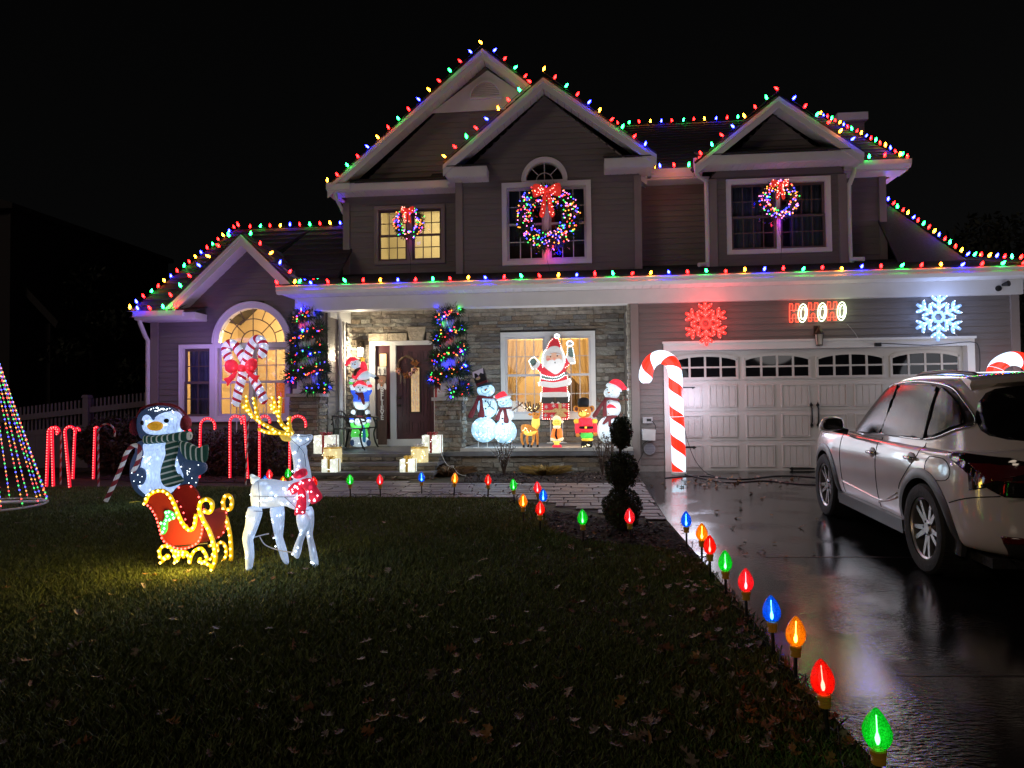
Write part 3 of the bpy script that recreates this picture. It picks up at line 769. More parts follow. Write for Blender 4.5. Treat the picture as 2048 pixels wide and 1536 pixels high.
for x0, x1, z0 in ((-5.19, -4.93, 1.46), (-2.49, -2.23, 1.36)):
    c_ = MB(); cx = (x0 + x1) / 2; h0, h1 = .15, .11
    c_.v = [(cx + s * h0, 12.87 + t_ * h0, z0) for s, t_ in ((-1, -1), (1, -1), (1, 1), (-1, 1))] + [(cx + s * h1, 12.87 + t_ * h1, bz0) for s, t_ in ((-1, -1), (1, -1), (1, 1), (-1, 1))]
    c_.f = [(3, 2, 1, 0), (4, 5, 6, 7), (0, 1, 5, 4), (1, 2, 6, 5), (2, 3, 7, 6), (3, 0, 4, 7)]; c_.m = [0] * 6
    for z, e in ((z0, .03), (bz0 - .10, .03)): c_.box((cx - .17 - e, 12.87 - .17 - e, z), (cx + .17 + e, 12.87 + .17 + e, z + .09))
    c_.build('porch_post', M['trim'], HB)
kw = MB().box((-2.12, 12.71, -.06), (gx0 - .03, 12.95, .38)).build('knee_wall', M['mortar'], HB)
lay_stones(kw, lambda z: [(-2.12, gx0 - .02)], -.05, .38, 12.71, 160, .18, .5, .06, .09)
MB().box((-2.14, 12.62, .382), (gx0 - .02, 13.0, .44)).build('ledge_cap', M['capstone'], kw)
# white stone return at the garage corner
ret = MB().box((gx0 - .03, 12.82, .44), (gx0 + .02, SY, bz0)).build('stone_return', M['mortar'], HB)
z = .45
while z < bz0 - .03:
    h = rnd.uniform(.045, .075); MB().box((gx0 - .06 - rnd.uniform(0, .025), 12.80, z), (gx0 - .025, 12.95 + rnd.uniform(0, .2), z + h - .006)).build('stone', M['stone'][5], ret); z += h

# --- porch window with the room behind it
dh_window(*win_p, SY, 2, 4, 2, mull=.12)
room(win_p[0] - .3, win_p[1] + .3, .5, 3.0, SY + .16, 2.2, 'room', 120)
curtain(win_p[0] + .02, win_p[0] + .80, 2.56, 1.04, SY + .30, 'curtain', -1); curtain(win_p[0] + .92, win_p[1] - .02, 2.56, 1.04, SY + .30, 'curtain', 1)
bl = MB()
for i in range(26): z = 2.52 - i * .026; bl.box((win_p[0], SY + .20, z), (win_p[1], SY + .222, z + .004))
bl.build('window_blind', M['curtain'], HB)
MB().box((-.62, SY + 2.25, .6), (-.1, SY + 2.34, 2.5)).box((-.05, SY + 2.2, .6), (.4, SY + 2.33, 1.9)).build('hall_doorway', mat('shadowed_hall', (.10, .07, .05), .9, noise=.2), HB)  # solid dark boxes; the unlit hall's shade is put into their colour

# --- front door, sidelights
dY = SY - .02
dfr = MB()
for a, b in (((-4.34, .38), (-4.22, 2.56)), ((-3.90, .52), (-3.78, 2.47)), ((-2.98, .52), (-2.86, 2.47)), ((-2.48, .38), (-2.36, 2.56)), ((-4.22, 2.47), (-2.48, 2.56)), ((-4.22, .38), (-2.48, .52))):
    dfr.box((a[0], dY - .05, a[1]), (b[0], dY + .10, b[1]))
dfr.box((-3.80, dY - .02, .40), (-2.96, dY + .09, .50))
dfo = dfr.build('door_frame', M['trim'], HB)
dd = MB().box((-3.78, dY + .02, .52), (-2.98, dY + .07, 2.47)).build('front_door', M['door'], HB)
def raised(x0, x1, z0, z1, par, Y, m='door'):
    q = MB()
    for a, b in (((x0, z0), (x1, z0 + .025)), ((x0, z1 - .025), (x1, z1)), ((x0, z0 + .025), (x0 + .025, z1 - .025)), ((x1 - .025, z0 + .025), (x1, z1 - .025))): q.box((a[0], Y - .014, a[1]), (b[0], Y + .002, b[1]))
    q.box((x0 + .05, Y - .010, z0 + .05), (x1 - .05, Y + .002, z1 - .05)); q.build('door_panel', M[m], par)
for a, b, c_, d in ((-3.68, -3.52, 2.05, 2.36), (-3.24, -3.08, 2.05, 2.36), (-3.68, -3.52, .98, 1.95), (-3.24, -3.08, .98, 1.95), (-3.68, -3.52, .62, .90), (-3.24, -3.08, .62, .90), (-3.48, -3.28, .62, .90)): raised(a, b, c_, d, dd, dY + .02)
raised(-3.48, -3.28, 2.08, 2.36, dd, dY + .02)
MB().box((-3.49, dY - .002, 1.06), (-3.27, dY + .018, 2.02)).build('glass_frame', M['bronze'], dd)
warmg = mat('leaded_glass_lit', (.75, .52, .28), .35, noise=.35, nscale=22, emis=.35, ecol=(1, .62, .28), bump=.6, bscale=30)
MB().box((-3.465, dY - .006, 1.085), (-3.295, dY - .003, 1.995)).build('glass_insert', warmg, dd)
le = MB()
for p in ([(-3.38, 1.09), (-3.38, 1.99)], [(-3.42, 1.2), (-3.42, 1.9)], [(-3.34, 1.2), (-3.34, 1.9)], [(-3.46, 1.3), (-3.38, 1.42), (-3.30, 1.3)], [(-3.38, 1.5), (-3.44, 1.62), (-3.38, 1.74), (-3.32, 1.62), (-3.38, 1.5)], [(-3.46, 1.85), (-3.38, 1.76), (-3.30, 1.85)]):
    le.tube([(x, dY - .009, z) for x, z in p], .004, 4)
le.build('leading', M['trim'], dd)
hd = MB()
for z in (1.22, 1.38): hd.lathe([(.032, 0), (.032, .01), (.012, .012), (.012, .03), (.028, .035), (.028, .055), (.01, .065)], (-3.72, dY + .02, z), 12, 0, (0, -1, 0))
hd.build('door_knob', M['bronze'], dd, smooth=True)
for x0, x1 in ((-4.22, -3.90), (-2.86, -2.48)):
    sl = MB().box((x0, dY + .02, .52), (x1, dY + .07, 2.47)).build('sidelight', M['door'], HB)
    for z0, z1 in ((2.04, 2.30), (.74, .86)):
        MB().box((x0 + .07, dY + .004, z0 - .02), (x1 - .07, dY + .018, z1 + .02)).build('glass_frame', M['bronze'], sl)
        MB().box((x0 + .09, dY - .002, z0), (x1 - .09, dY + .003, z1)).build('glass_insert', warmg, sl)

# --- left wing with the big arched window
LY = 13.1
wgp = P(484, 466, LY - .40); wgl = P(333, 614, LY - .40); wgr = P(596, 578, LY - .40)
wpoly = [(-8.25, -.1), (-4.80, -.1), (-4.80, 3.30), (wgp[0], wgp[1] - .12), (-8.25, 3.06)]
AW = (-6.24, 2.46, .66); WB = (-6.92, -5.56, 1.05, 2.36); SL_ = (-7.62, -7.08, 1.05, 2.36)
hol = [(AW[0] - math.sqrt(max(0, (AW[2] + .08) ** 2 - (i * .1) ** 2)), AW[0] + math.sqrt(max(0, (AW[2] + .08) ** 2 - (i * .1) ** 2)), AW[1] + i * .1 - .05, AW[1] + i * .1 + .05) for i in range(8)]
hol += [(WB[0] - .05, WB[1] + .05, WB[2] - .05, 2.47), (SL_[0] - .05, SL_[1] + .05, SL_[2] - .05, SL_[3] + .05)]
ww = wall_back('wing_wall', wpoly, hol, LY); siding(ww, wpoly, hol, LY)
trimbox('corner_board', (-8.28, LY - .05, -.1), (-8.13, LY + .1, 3.04), 'taupe')
dh_window(*WB, LY, 2, 3, 2, mull=.06, cw=.06); dh_window(*SL_, LY, 1, 2, 2, cw=.06, sash='sash_dark')
arch_window(*AW, LY, [(.36, 2), (.70, 4), (1.0, 8)], mm='sash_dark', cw=.105)
room(-7.9, -5.0, .2, 3.5, LY + .14, 2.6, 'room', 190, lamp=(-6.0, LY + 1.5, 2.6))
bl = MB()
for i in range(34): z = 2.33 - i * .024; bl.box((WB[0], LY + .17, z), (WB[1], LY + .19, z + .005))
bl.build('window_blind', M['curtain'], HB)
curtain(-6.02, -5.80, 1.7, 1.0, LY + .5, 'curtain_red'); curtain(SL_[0], SL_[1], 2.34, 1.06, LY + .2, 'curtain_blue')
# ------------------------------------------------------------------ gables and upper roofs
def gable(peak, l, r, yf, yb, wy, rake=.20):
    (px_, pz), (lx, lz), (rx, rz) = peak, l, r
    slab('gable_roof', ((lx, yb, lz), (lx, yf, lz), (px_, yf, pz), (px_, yb, pz)), .05)
    slab('gable_roof', ((rx, yf, rz), (rx, yb, rz), (px_, yb, pz), (px_, yf, pz)), .05)
    for ex, e in ((lx, lz), (rx, rz)):
        q = MB(); q.prism([(ex, e - .045), (px_, pz - .045), (px_, pz - .045 - rake), (ex, e - .045 - rake)], yf - .012, yf + .03)
        q.prism([(ex, e - .04), (px_, pz - .04), (px_, pz - .04 - rake * .4), (ex, e - .04 - rake * .4)], yf - .035, yf - .012)
        q.build('rake_board', M['trim'], HB)
        q = MB(); n_ = max(4, int(abs(px_ - ex) / .13))          # vented soffit strips under the overhang
        for i in range(n_):
            u0, u1 = i / n_, (i + .96) / n_; x0, x1 = ex + (px_ - ex) * u0, ex + (px_ - ex) * u1; z0, z1 = e + (pz - e) * u0 - .055 - rake * .55, e + (pz - e) * u1 - .055 - rake * .55
            q.prism([(x0, z0), (x1, z1), (x1, z1 - .012), (x0, z0 - .012)], yf + .03, wy + .02)
        q.build('soffit', M['trim'], HB)
def ret_eave(x0, x1, z, yf, wy, h=.17, rise=.16):
    q = MB().box((x0, yf, z - h), (x1, wy, z)); q.build('eave_return', M['trim'], HB)
    q = MB(); n_ = max(2, int((x1 - x0) / .13))
    for i in range(n_): a = x0 + (x1 - x0) * i / n_; q.box((a + .003, yf + .03, z - h - .012), (a + (x1 - x0) / n_ - .006, wy, z - h - .001))
    q.build('soffit', M['trim'], HB)
    MB().extr([(x0 - .01, yf - .03, z + .002), (x1 + .01, yf - .03, z + .002), (x1 + .01, wy, z + rise), (x0 - .01, wy, z + rise)], (0, 0, .02)).build('return_roof', M['roof'], HB)

# --- wing roofs: cross gable to the front, hip to the left, ridge running into the tower
gable(wgp, wgl, wgr, LY - .42, 15.6, LY)
wel = P(258, 627, 12.65); rdz = PZ(590, 455, 15.4); rdx = PX(470, 460, 15.4)
wz = lambda y: wel[1] + .03 + (y - 12.65) / 2.75 * (rdz - wel[1] - .03)
slab('wing_roof', ((wel[0], 12.65, wz(12.65)), (wgl[0] + .12, 12.65, wz(12.65)), (wgp[0] + .4, 15.4, rdz), (rdx, 15.4, rdz)), .05)
slab('wing_roof', ((wgp[0] - .2, 13.6, wz(13.6)), (-4.72, 13.6, wz(13.6)), (-4.72, 15.4, rdz), (wgp[0] + .4, 15.4, rdz)), .05)
slab('wing_roof', ((wel[0], 18.2, wel[1] + .03), (wel[0], 12.65, wel[1] + .03), (rdx, 15.4, rdz), (rdx, 15.42, rdz)), .05)
ret_eave(wel[0] + .1, P(388, 628, 12.62)[0], wel[1] + .0, 12.66, LY, .12, .14)
MB().box((wel[0], 12.60, wel[1] - .07), (P(365, 625, 12.6)[0], 12.66, wel[1] + .035)).build('gutter', M['trim'], HB)
MB().box((wel[0], 12.6, wel[1] - .07), (wel[0] + .1, 18, wel[1] + .03)).build('gutter', M['trim'], HB)
MB().tube([(wel[0] + .16, 12.72, wel[1] - .06), (wel[0] + .16, 12.74, wel[1] - .17), (-8.36, 13.0, wel[1] - .38), (-8.33, 13.05, wel[1] - .48), (-8.33, 13.05, -.1)], .042, 8).build('downspout', M['trim'], HB, smooth=True)
MB().box((-8.25, LY + .1, -.2), (-8.22, 20, 3.1)).build('wing_side_wall', M['siding'], HB)

# --- tower (left, upper storey)
TY = 14.5; tyf = 14.08
tp = P(965, 95, tyf); tl = P(655, 372, tyf); tr = (2 * tp[0] - tl[0], tl[1])
twl, twr = -4.87, -1.9
tpoly = [(twl, 3.3), (1.2, 3.3), (1.2, tl[1] + .2), (tp[0], tp[1] - .2), (twl, tl[1] - .22)]
tw = (PX(757, 470, TY), PX(883, 470, TY), PZ(820, 523, TY) + .02, PZ(820, 415, TY) - .04)
th_ = [(tw[0] - .05, tw[1] + .05, tw[2] - .05, tw[3] + .05)]
t_w = wall_back('tower_wall', tpoly, th_, TY); tsl = (tp[1] - tl[1]) / (tp[0] - tl[0]); siding(t_w, [(-2.2, 5.38), (.6, 5.38), (.6, tp[1] - .2 - (.6 - tp[0]) * tsl), (tp[0], tp[1] - .2), (-2.2, tp[1] - .2 - (tp[0] + 2.2) * tsl)], [], TY); siding(t_w, [(twl, 3.3), (-2.2, 3.3), (-2.2, tp[1] - .2 - (tp[0] + 2.2) * tsl), (twl, tl[1] - .22)], th_, TY)
trimbox('corner_board', (twl - .03, TY - .05, 3.3), (twl + .11, TY + .1, tl[1] - .25), 'taupe')
gable(tp, tl, tr, tyf, 20.5, TY)
rz_ = PZ(800, 363, tyf); ret_eave(tl[0] + .1, -2.2, rz_, tyf, TY, .15, .2)
MB().box((tl[0] - .02, tyf - .03, rz_ - .12), (PX(700, 380, tyf), tyf + .05, rz_ + .03)).build('gutter', M['trim'], HB)
MB().box((tl[0] - .02, tyf, rz_ - .12), (tl[0] + .10, 20, rz_)).build('gutter', M['trim'], HB)
MB().tube([(tl[0] + .12, tyf + .1, rz_ - .1), (tl[0] + .13, tyf + .12, rz_ - .24), (twl - .06, TY - .05, rz_ - .40), (twl - .06, TY + .05, rz_ - .45), (twl - .06, TY + .3, rz_ - .5)], .04, 8).build('downspout', M['trim'], HB, smooth=True)
MB().box((twl, TY + .1, 2.8), (twl + .03, 20, rz_)).build('tower_side_wall', M['siding'], HB)
dh_window(*tw, TY, 2, 3, 2, casing='taupe', sash='sash_dark', mull=.11, cw=.06, sill=False)
room(tw[0] - .5, tw[1] + .5, tw[2] - .4, tw[3] + .6, TY + .14, 2.4, 'room_pale', 58, (1, .80, .45), lamp=(-3.2, TY + 1.3, tw[3] + .1))
# half round gable vent on a white panel
vz = PZ(970, 222, TY - .02); vp = [(P(880, 213, TY)[0], vz + .02), (P(1090, 206, TY)[0], vz + .02), (tp[0], tp[1] - .36)]
MB().prism([(P(862, 222, TY)[0], vz), (P(1090, 213, TY)[0], vz), (tp[0] + .05, tp[1] - .30)], TY - .06, TY - .03).build('gable_panel', M['trim'], HB)
vx, vb, vr = PX(971, 190, TY - .07), PZ(971, 194, TY - .07), .30
vq = MB()
for i in range(16):
    a, b_ = PI * i / 16, PI * (i + 1) / 16
    vq.prism([(vx + vr * math.cos(a), vb + vr * math.sin(a)), (vx + (vr + .05) * math.cos(a), vb + (vr + .05) * math.sin(a)), (vx + (vr + .05) * math.cos(b_), vb + (vr + .05) * math.sin(b_)), (vx + vr * math.cos(b_), vb + vr * math.sin(b_))], TY - .10, TY - .06)
vq.box((vx - vr - .05, TY - .10, vb - .04), (vx + vr + .05, TY - .06, vb))
vo = vq.build('gable_vent', M['trim'], HB)
for i in range(7):
    z = vb + .02 + i * .038; w = math.sqrt(max(.001, vr ** 2 - (z - vb) ** 2)) - .01
    MB().add([(vx - w, TY - .092, z), (vx + w, TY - .092, z), (vx + w, TY - .066, z + .03), (vx - w, TY - .066, z + .03), (vx - w, TY - .088, z - .004), (vx + w, TY - .088, z - .004), (vx + w, TY - .062, z + .026), (vx - w, TY - .062, z + .026)], [(0, 1, 2, 3), (7, 6, 5, 4), (0, 4, 5, 1), (2, 6, 7, 3)]).build('louver', M['trim'], vo)

# --- middle gable
MY = 13.9; myf = 13.5
mp_, ml, mr = P(1086, 152, myf), P(886, 327, myf), P(1313, 306, myf)
mwl, mwr = PX(915, 450, MY), PX(1280, 450, MY)
mpoly = [(mwl, 3.3), (mwr, 3.3), (mwr, mr[1] - .2), (mp_[0], mp_[1] - .22), (mwl, ml[1] - .2)]
mw = (PX(1014, 450, MY), PX(1173, 450, MY), PZ(1095, 520, MY), PZ(1092, 374, MY))
mcx = (mw[0] + mw[1]) / 2 - .0; AWm = (mcx - .03, mw[3] + .13, .36)
mh = [(mw[0] - .05, mw[1] + .05, mw[2] - .05, mw[3] + .08)] + [(AWm[0] - math.sqrt((.42) ** 2 - (i * .08) ** 2), AWm[0] + math.sqrt((.42) ** 2 - (i * .08) ** 2), AWm[1] + i * .08 - .06, AWm[1] + i * .08 + .04) for i in range(6)]
m_w = wall_back('gable_wall', mpoly, mh, MY); siding(m_w, mpoly, mh, MY)
for x in (mwl, mwr): trimbox('corner_board', (x - .03 if x == mwl else x - .11, MY - .05, 3.3), (x + .11 if x == mwl else x + .03, MY + .1, mr[1] - .3), 'taupe')
for x in (mwl, mwr - .03): MB().box((x, MY + .1, 3.3), (x + .03, TY, ml[1] - .2)).build('side_wall', M['siding'], HB)
gable(mp_, ml, mr, myf, 18.5, MY)
zr = PZ(945, 332, myf); ret_eave(ml[0] + .06, PX(973, 340, myf), zr, myf + .01, MY, .19)
zr2 = PZ(1240, 315, myf); ret_eave(PX(1209, 320, myf), mr[0] - .06, zr2, myf + .01, MY, .19)
for ex, z in ((ml[0], zr), (mr[0] - .35, zr2)): MB().box((ex, MY, z - .2), (ex + .35, 16, z - .17)).build('soffit', M['trim'], HB)
dh_window(*mw, MY, 2, 3, 2, mull=.10, cw=.075, sill=False)
arch_window(*AWm, MY, [(.45, 2), (1.0, 4)], cw=.07)
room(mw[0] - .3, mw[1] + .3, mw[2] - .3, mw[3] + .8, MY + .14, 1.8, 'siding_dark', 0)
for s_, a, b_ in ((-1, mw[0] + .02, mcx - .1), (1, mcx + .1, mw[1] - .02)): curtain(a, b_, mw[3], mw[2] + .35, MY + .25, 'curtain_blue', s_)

# --- recessed wall and main roof behind
rzv = PZ(1350, 345, 14.1)
rpoly = rect(1.0, 6.02, 3.3, rzv - .05)
dh0 = [(2.55, 5.1, 3.2, 9)]
r_w = wall_back('upper_wall', rpoly, [], TY); siding(r_w, rect(1.25, 2.62, 3.3, rzv - .1), [], TY); siding(r_w, rect(5.05, 6.0, 3.3, rzv - .1), [], TY)
trimbox('corner_board', (5.92, TY - .05, 3.3), (6.05, TY + .1, rzv - .05), 'taupe')
MB().box((6.0, TY + .1, 3.0), (6.03, 20, rzv)).build('side_wall', M['siding'], HB)
rgz = PZ(1360, 246, 17.5); rx1 = PX(1640, 234, 17.5); rex = PX(1816, 316, 14.1)
slab('main_roof', ((-3, 14.1, rzv + .03), (rex, 14.1, rzv + .03), (rx1, 17.5, rgz), (-3, 17.5, rgz)), .06)
slab('main_roof', ((rex, 14.1, rzv + .03), (rex, 21, rzv + .03), (rx1, 17.52, rgz), (rx1, 17.5, rgz)), .06)
for a, b_ in ((mr[0] - .05, 2.45), (5.1, rex + .02)): MB().extr([(a, y, z) for y, z in ((14.1, rzv - .10), (14.04, rzv - .10), (13.99, rzv - .04), (13.98, rzv + .05), (14.1, rzv + .05))], (b_ - a, 0, 0)).build('gutter', M['trim'], HB)
for a, b_ in ((1.2, 2.6), (5.0, rex)): trimbox('soffit', (a, 14.1, rzv - .13), (b_, TY, rzv - .10))
MB().box((rex - .12, 14.1, rzv - .10), (rex + .02, 20, rzv + .02)).build('gutter', M['trim'], HB)
trimbox('chimney_cap', (PX(1664, 240, 19), 18.6, PZ(1690, 252, 19)), (PX(1724, 240, 19), 19.4, PZ(1690, 237, 19)))
MB().box((PX(1670, 240, 19), 18.7, 5), (PX(1719, 240, 19), 19.3, PZ(1690, 251, 19))).build('chimney', M['siding'], HB)

# --- right gable (dormer)
dyf = 13.5
dp, dl, dr = P(1557, 190, dyf), P(1390, 325, dyf), P(1727, 302, dyf)
dwl, dwr = PX(1421, 440, MY), PX(1690, 440, MY)
dpoly = [(dwl, 3.3), (dwr, 3.3), (dwr, dr[1] - .2), (dp[0], dp[1] - .22), (dwl, dl[1] - .2)]
dw = (PX(1462, 430, MY), PX(1651, 430, MY), PZ(1556, 498, MY), PZ(1556, 366, MY))
dhh = [(dw[0] - .05, dw[1] + .05, dw[2] - .05, dw[3] + .05)]
d_w = wall_back('gable_wall', dpoly, dhh, MY); siding(d_w, dpoly, dhh, MY)
for x in (dwl, dwr): trimbox('corner_board', (x - .03 if x == dwl else x - .12, MY - .05, 3.3), (x + .12 if x == dwl else x + .03, MY + .1, dr[1] - .3), 'taupe')
for x in (dwl, dwr - .03): MB().box((x, MY + .1, 3.3), (x + .03, TY, dl[1] - .2)).build('side_wall', M['siding'], HB)
gable(dp, dl, dr, dyf, 17.6, MY)
zd = PZ(1560, 305, dyf); ret_eave(dl[0] + .06, dr[0] - .06, zd, dyf + .01, MY, .17, .2)
dh_window(*dw, MY, 2, 4, 2, mull=.07, cw=.07, sash='sash_dark', sill=False)  # sash and muntins are unlit here; that shade is put in as dark colour
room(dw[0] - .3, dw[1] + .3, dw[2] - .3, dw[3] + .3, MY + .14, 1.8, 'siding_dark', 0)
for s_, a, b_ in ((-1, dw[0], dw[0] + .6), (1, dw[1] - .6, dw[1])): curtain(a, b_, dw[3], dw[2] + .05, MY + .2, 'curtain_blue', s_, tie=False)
def dspout(pts): MB().tube(smooth_path(pts, 4), .042, 8).build('downspout', M['trim'], HB, smooth=True)
x = PX(1419, 450, MY - .05)
dspout([(dl[0] + .02, dyf + .06, zd - .02), (dl[0] + .03, dyf + .08, zd - .22), (dl[0] + .10, dyf + .2, zd - .32), (x - .06, MY - .06, zd - .38), (x - .05, MY - .06, zd - .5), (x - .05, MY - .06, 3.92), (x - .10, MY - .1, 3.86), (x - .24, MY - .2, 3.83)])
x = PX(1692, 450, MY + .1)
dspout([(dr[0] + .02, 14.0, rzv - .1), (dr[0] - .02, 13.95, rzv - .22), (x + .05, MY, rzv - .42), (x + .03, MY, rzv - .55), (x + .03, MY, 3.95), (x + .07, MY - .08, 3.88), (x + .2, MY - .2, 3.85)])
# --- roof over the right end of the garage with its long hip
hA = Vector((P(1766, 402, 14.9)[0], 14.9, P(1766, 402, 14.9)[1])); hB = Vector((P(1933, 519, 13.6)[0], 13.6, P(1933, 519, 13.6)[1])); hC = Vector((P(2066, 529, 12.5)[0], 12.5, P(2066, 529, 12.5)[1]))
MB().extr([(5.9, 13.6, hB.z - .05), tuple(hB), tuple(hA), (5.9, 14.9, hA.z)], (0, 0, -.06)).extr([tuple(hB), (hB.x, 20, hB.z), (hA.x, 20, hA.z), tuple(hA)], (0, 0, -.06)).build('garage_hip_roof', M['roof'], HB)
MB().extr([tuple(hB), tuple(hC), (hC.x + .3, 20, hC.z + .4), (hB.x, 20, hB.z + .3)], (0, 0, -.05)).build('garage_side_roof', M['roof'], HB)
MB().box((BX1 + .45, 12.2, bz1 - .02), (BX1 + .56, 20, bz1 + .14)).build('gutter', M['trim'], HB)

# ------------------------------------------------------------------ strings of big coloured bulbs along every roof edge
prof = [(.010, 0), (.017, .012), (.0205, .028), (.018, .046), (.011, .064), (.003, .078)]
c9 = {k: mesh_of(MB().lathe(prof, n=7), 'bulb', M['c9_' + k], smooth='all') for k in ('red', 'green', 'blue', 'amber')}
SEQ = ['amber', 'blue', 'red', 'green', 'red']
GROUP_STR = 'strings of coloured bulbs along the roof edges'
def bulb_string(label, pts, step, start=0, up=(0, -.35, 1), tip=None, seq=SEQ, first=0.0):
    pts = [Vector(p) for p in pts]
    o = thing('light_string', label, 'string lights', pts[0], GROUP_STR)
    up = Vector(up).normalized()
    pos = resample(pts, step)
    sag = MB(); sag.tube([p + Vector((rnd.uniform(-.004, .004), 0, rnd.uniform(-.006, .006))) for p in resample(pts, step / 2)], .005, 4)
    for p in pos: sag.lathe([(.012, -.022), (.0125, .004)], p + up * .012, 6, 0, up)
    sag.build('cord', M['wire'], o)
    for i, p in enumerate(pos):
        col = seq[(i + start) % len(seq)]
        d = (up + Vector((rnd.uniform(-.4, .4), rnd.uniform(-.35, .35), rnd.uniform(-.2, .2)))).normalized()
        inst('bulb', c9[col], o, p + up * .014 + Vector((0, 0, rnd.uniform(-.008, .012))), Vector((0, 0, 1)).rotation_difference(d), (1.08,) * 3)
    return o
point_light('bulb_fill', (1.9, 13.75, rzv - .2), 2.2, (1, .16, .03), .15)  # unseen lamp added under the little gutter to redden the siding
def PP(px, py, Y): x, z = P(px, py, Y); return (x, Y, z)
_ev = bulb_string('long row of bulbs on the white gutter over porch and garage door', [(BX0 - .02, 12.16, bz1 + .16), (BX1 + .5, 12.16, bz1 + .16)], .312, 4, (0, -.9, .55))
for x in (-4.2, -1.4, 1.4, 4.2): point_light('eave_fill', (x, 10.0, 2.6), 28, (1, .93, .92), .6, _ev)  # unseen fill lamps added in mid-air before the eave for lawn and beam
ryf = LY - .44
bulb_string('bulbs down the left rake of the purple lit left wing gable', [PP(479, 455, ryf), PP(336, 603, ryf)], .262, 2, (-.6, -.4, .7))
bulb_string('bulbs down the right rake of the left wing gable to the porch', [PP(500, 472, ryf), PP(602, 572, ryf)], .262, 3, (.6, -.4, .7))
bulb_string('four bulbs on the short gutter at the left end of the house', [PP(277, 621, 12.58), PP(370, 617, 12.58)], .25, 1, (0, -.6, .8))
bulb_string('bulbs climbing the hip at the far left of the house roof', [(wel[0] + .02, 12.65, wel[1] + .07), (rdx, 15.4, rdz + .02)], .21, 0, (-.3, 0, .9))
bulb_string('bulbs on the low ridge between left wing and tower', [(PX(500, 456, 15.4), 15.4, rdz + .02), (twl - .05, 15.4, rdz + .02)], .235, 2, (0, 0, 1))
bulb_string('short run of bulbs behind the left end of the porch gutter', [PP(600, 570, 13.2), PP(690, 561, 14.6)], .2, 0, (0, -.3, 1))
tq = tyf - .03
bulb_string('bulbs down the left rake of the tallest gable', [PP(965, 88, tq), PP(664, 366, tq)], .283, 0, (-.6, -.35, .7))
bulb_string('bulbs down the short right rake of the tallest gable', [PP(986, 104, tq), PP(1062, 168, tq)], .28, 1, (.6, -.35, .7))
bulb_string('cluster of bulbs on the eave at the left corner of the tallest gable', [(tl[0], tyf, rz_ + .04), (tl[0], 18.0, rz_ + .04)], .42, 0, (-.2, -.2, 1))
mq = myf - .04
bulb_string('bulbs down the right rake of the middle gable', [PP(1085, 143, mq), PP(1309, 308, mq)], .272, 0, (.6, -.35, .7), seq=['amber', 'red', 'green', 'red', 'blue'])
bulb_string('bulbs down the left rake of the middle gable', [PP(1063, 165, mq), PP(890, 318, mq)], .272, 1, (-.6, -.35, .7), seq=['blue', 'red', 'green', 'red', 'amber'])
bulb_string('row of bulbs on the main ridge between middle and right gables', [(PX(1236, 250, 17.5), 17.5, rgz + .03), (PX(1482, 243, 17.5), 17.5, rgz + .03)], .262, 2, (0, 0, 1))
bulb_string('bulbs on the little gutter between middle and right gables', [(mr[0] + .04, 15.0, rzv + .35), (mr[0] + .04, 14.05, rzv + .07), (2.35, 14.0, rzv + .07), (2.4, 14.5, rzv + .18)], .27, 2, (0, -.5, 1))
bulb_string('bulbs down the left rake of the right gable', [PP(1557, 181, mq), PP(1399, 316, mq)], .262, 0, (-.6, -.35, .7), seq=['red', 'green', 'red', 'amber', 'blue'])
bulb_string('bulbs down the right rake of the right gable', [PP(1584, 200, mq), PP(1722, 297, mq)], .262, 1, (.6, -.35, .7))
bulb_string('dense line of bulbs down the hip right of the right gable', [(rx1, 17.5, rgz + .04), (rex, 14.1, rzv + .07)], .215, 0, (.2, 0, .9))
bulb_string('bulbs on the gutter at the right end of the upper roof', [PP(1738, 318, 13.97), PP(1808, 313, 13.97)], .28, 3, (0, -.5, .9))
bulb_string('bulbs down the long hip beyond the upper right corner', [hA + Vector((0, 0, .05)), hB + Vector((0, 0, .05))], .135, 0, (.35, -.1, .9))
bulb_string('bulbs along the garage roof edge at the far right', [hB + Vector((.12, 0, .05)), hC + Vector((0, 0, .05))], .16, 3, (.3, -.2, .9))
# ------------------------------------------------------------------ helpers for decorations
def lamps(mb, pts, r, m=0):
    for p in pts: mb.octa(p, r, m)
def in2(x, z, poly):
    c = False; j = len(poly) - 1
    for i in range(len(poly)):
        a, b = poly[i], poly[j]
        if (a[1] > z) != (b[1] > z) and x < (b[0] - a[0]) * (z - a[1]) / (b[1] - a[1]) + a[0]: c = not c
        j = i
    return c
def scatter(outl, Y, d, n, jit=None):
    x0, x1 = min(p[0] for p in outl), max(p[0] for p in outl); z0, z1 = min(p[1] for p in outl), max(p[1] for p in outl); out = []
    cx, cz = sum(p[0] for p in outl) / len(outl), sum(p[1] for p in outl) / len(outl); k = 0
    while len(out) < n and k < 4000:
        k += 1; x, z = rnd.uniform(x0, x1), rnd.uniform(z0, z1)
        if in2(x, z, outl):
            e = max(abs(x - cx) / (x1 - x0), abs(z - cz) / (z1 - z0)) * 2
            out.append((x, Y - d * math.sqrt(max(.05, 1 - min(1, e) ** 2)) - .008, z))
    if FSY[0]: out = [(x * y / FSY[0], y, (z - CAM_Z) * y / FSY[0] + CAM_Z) for x, y, z in out]
    return out
FSY = [None]
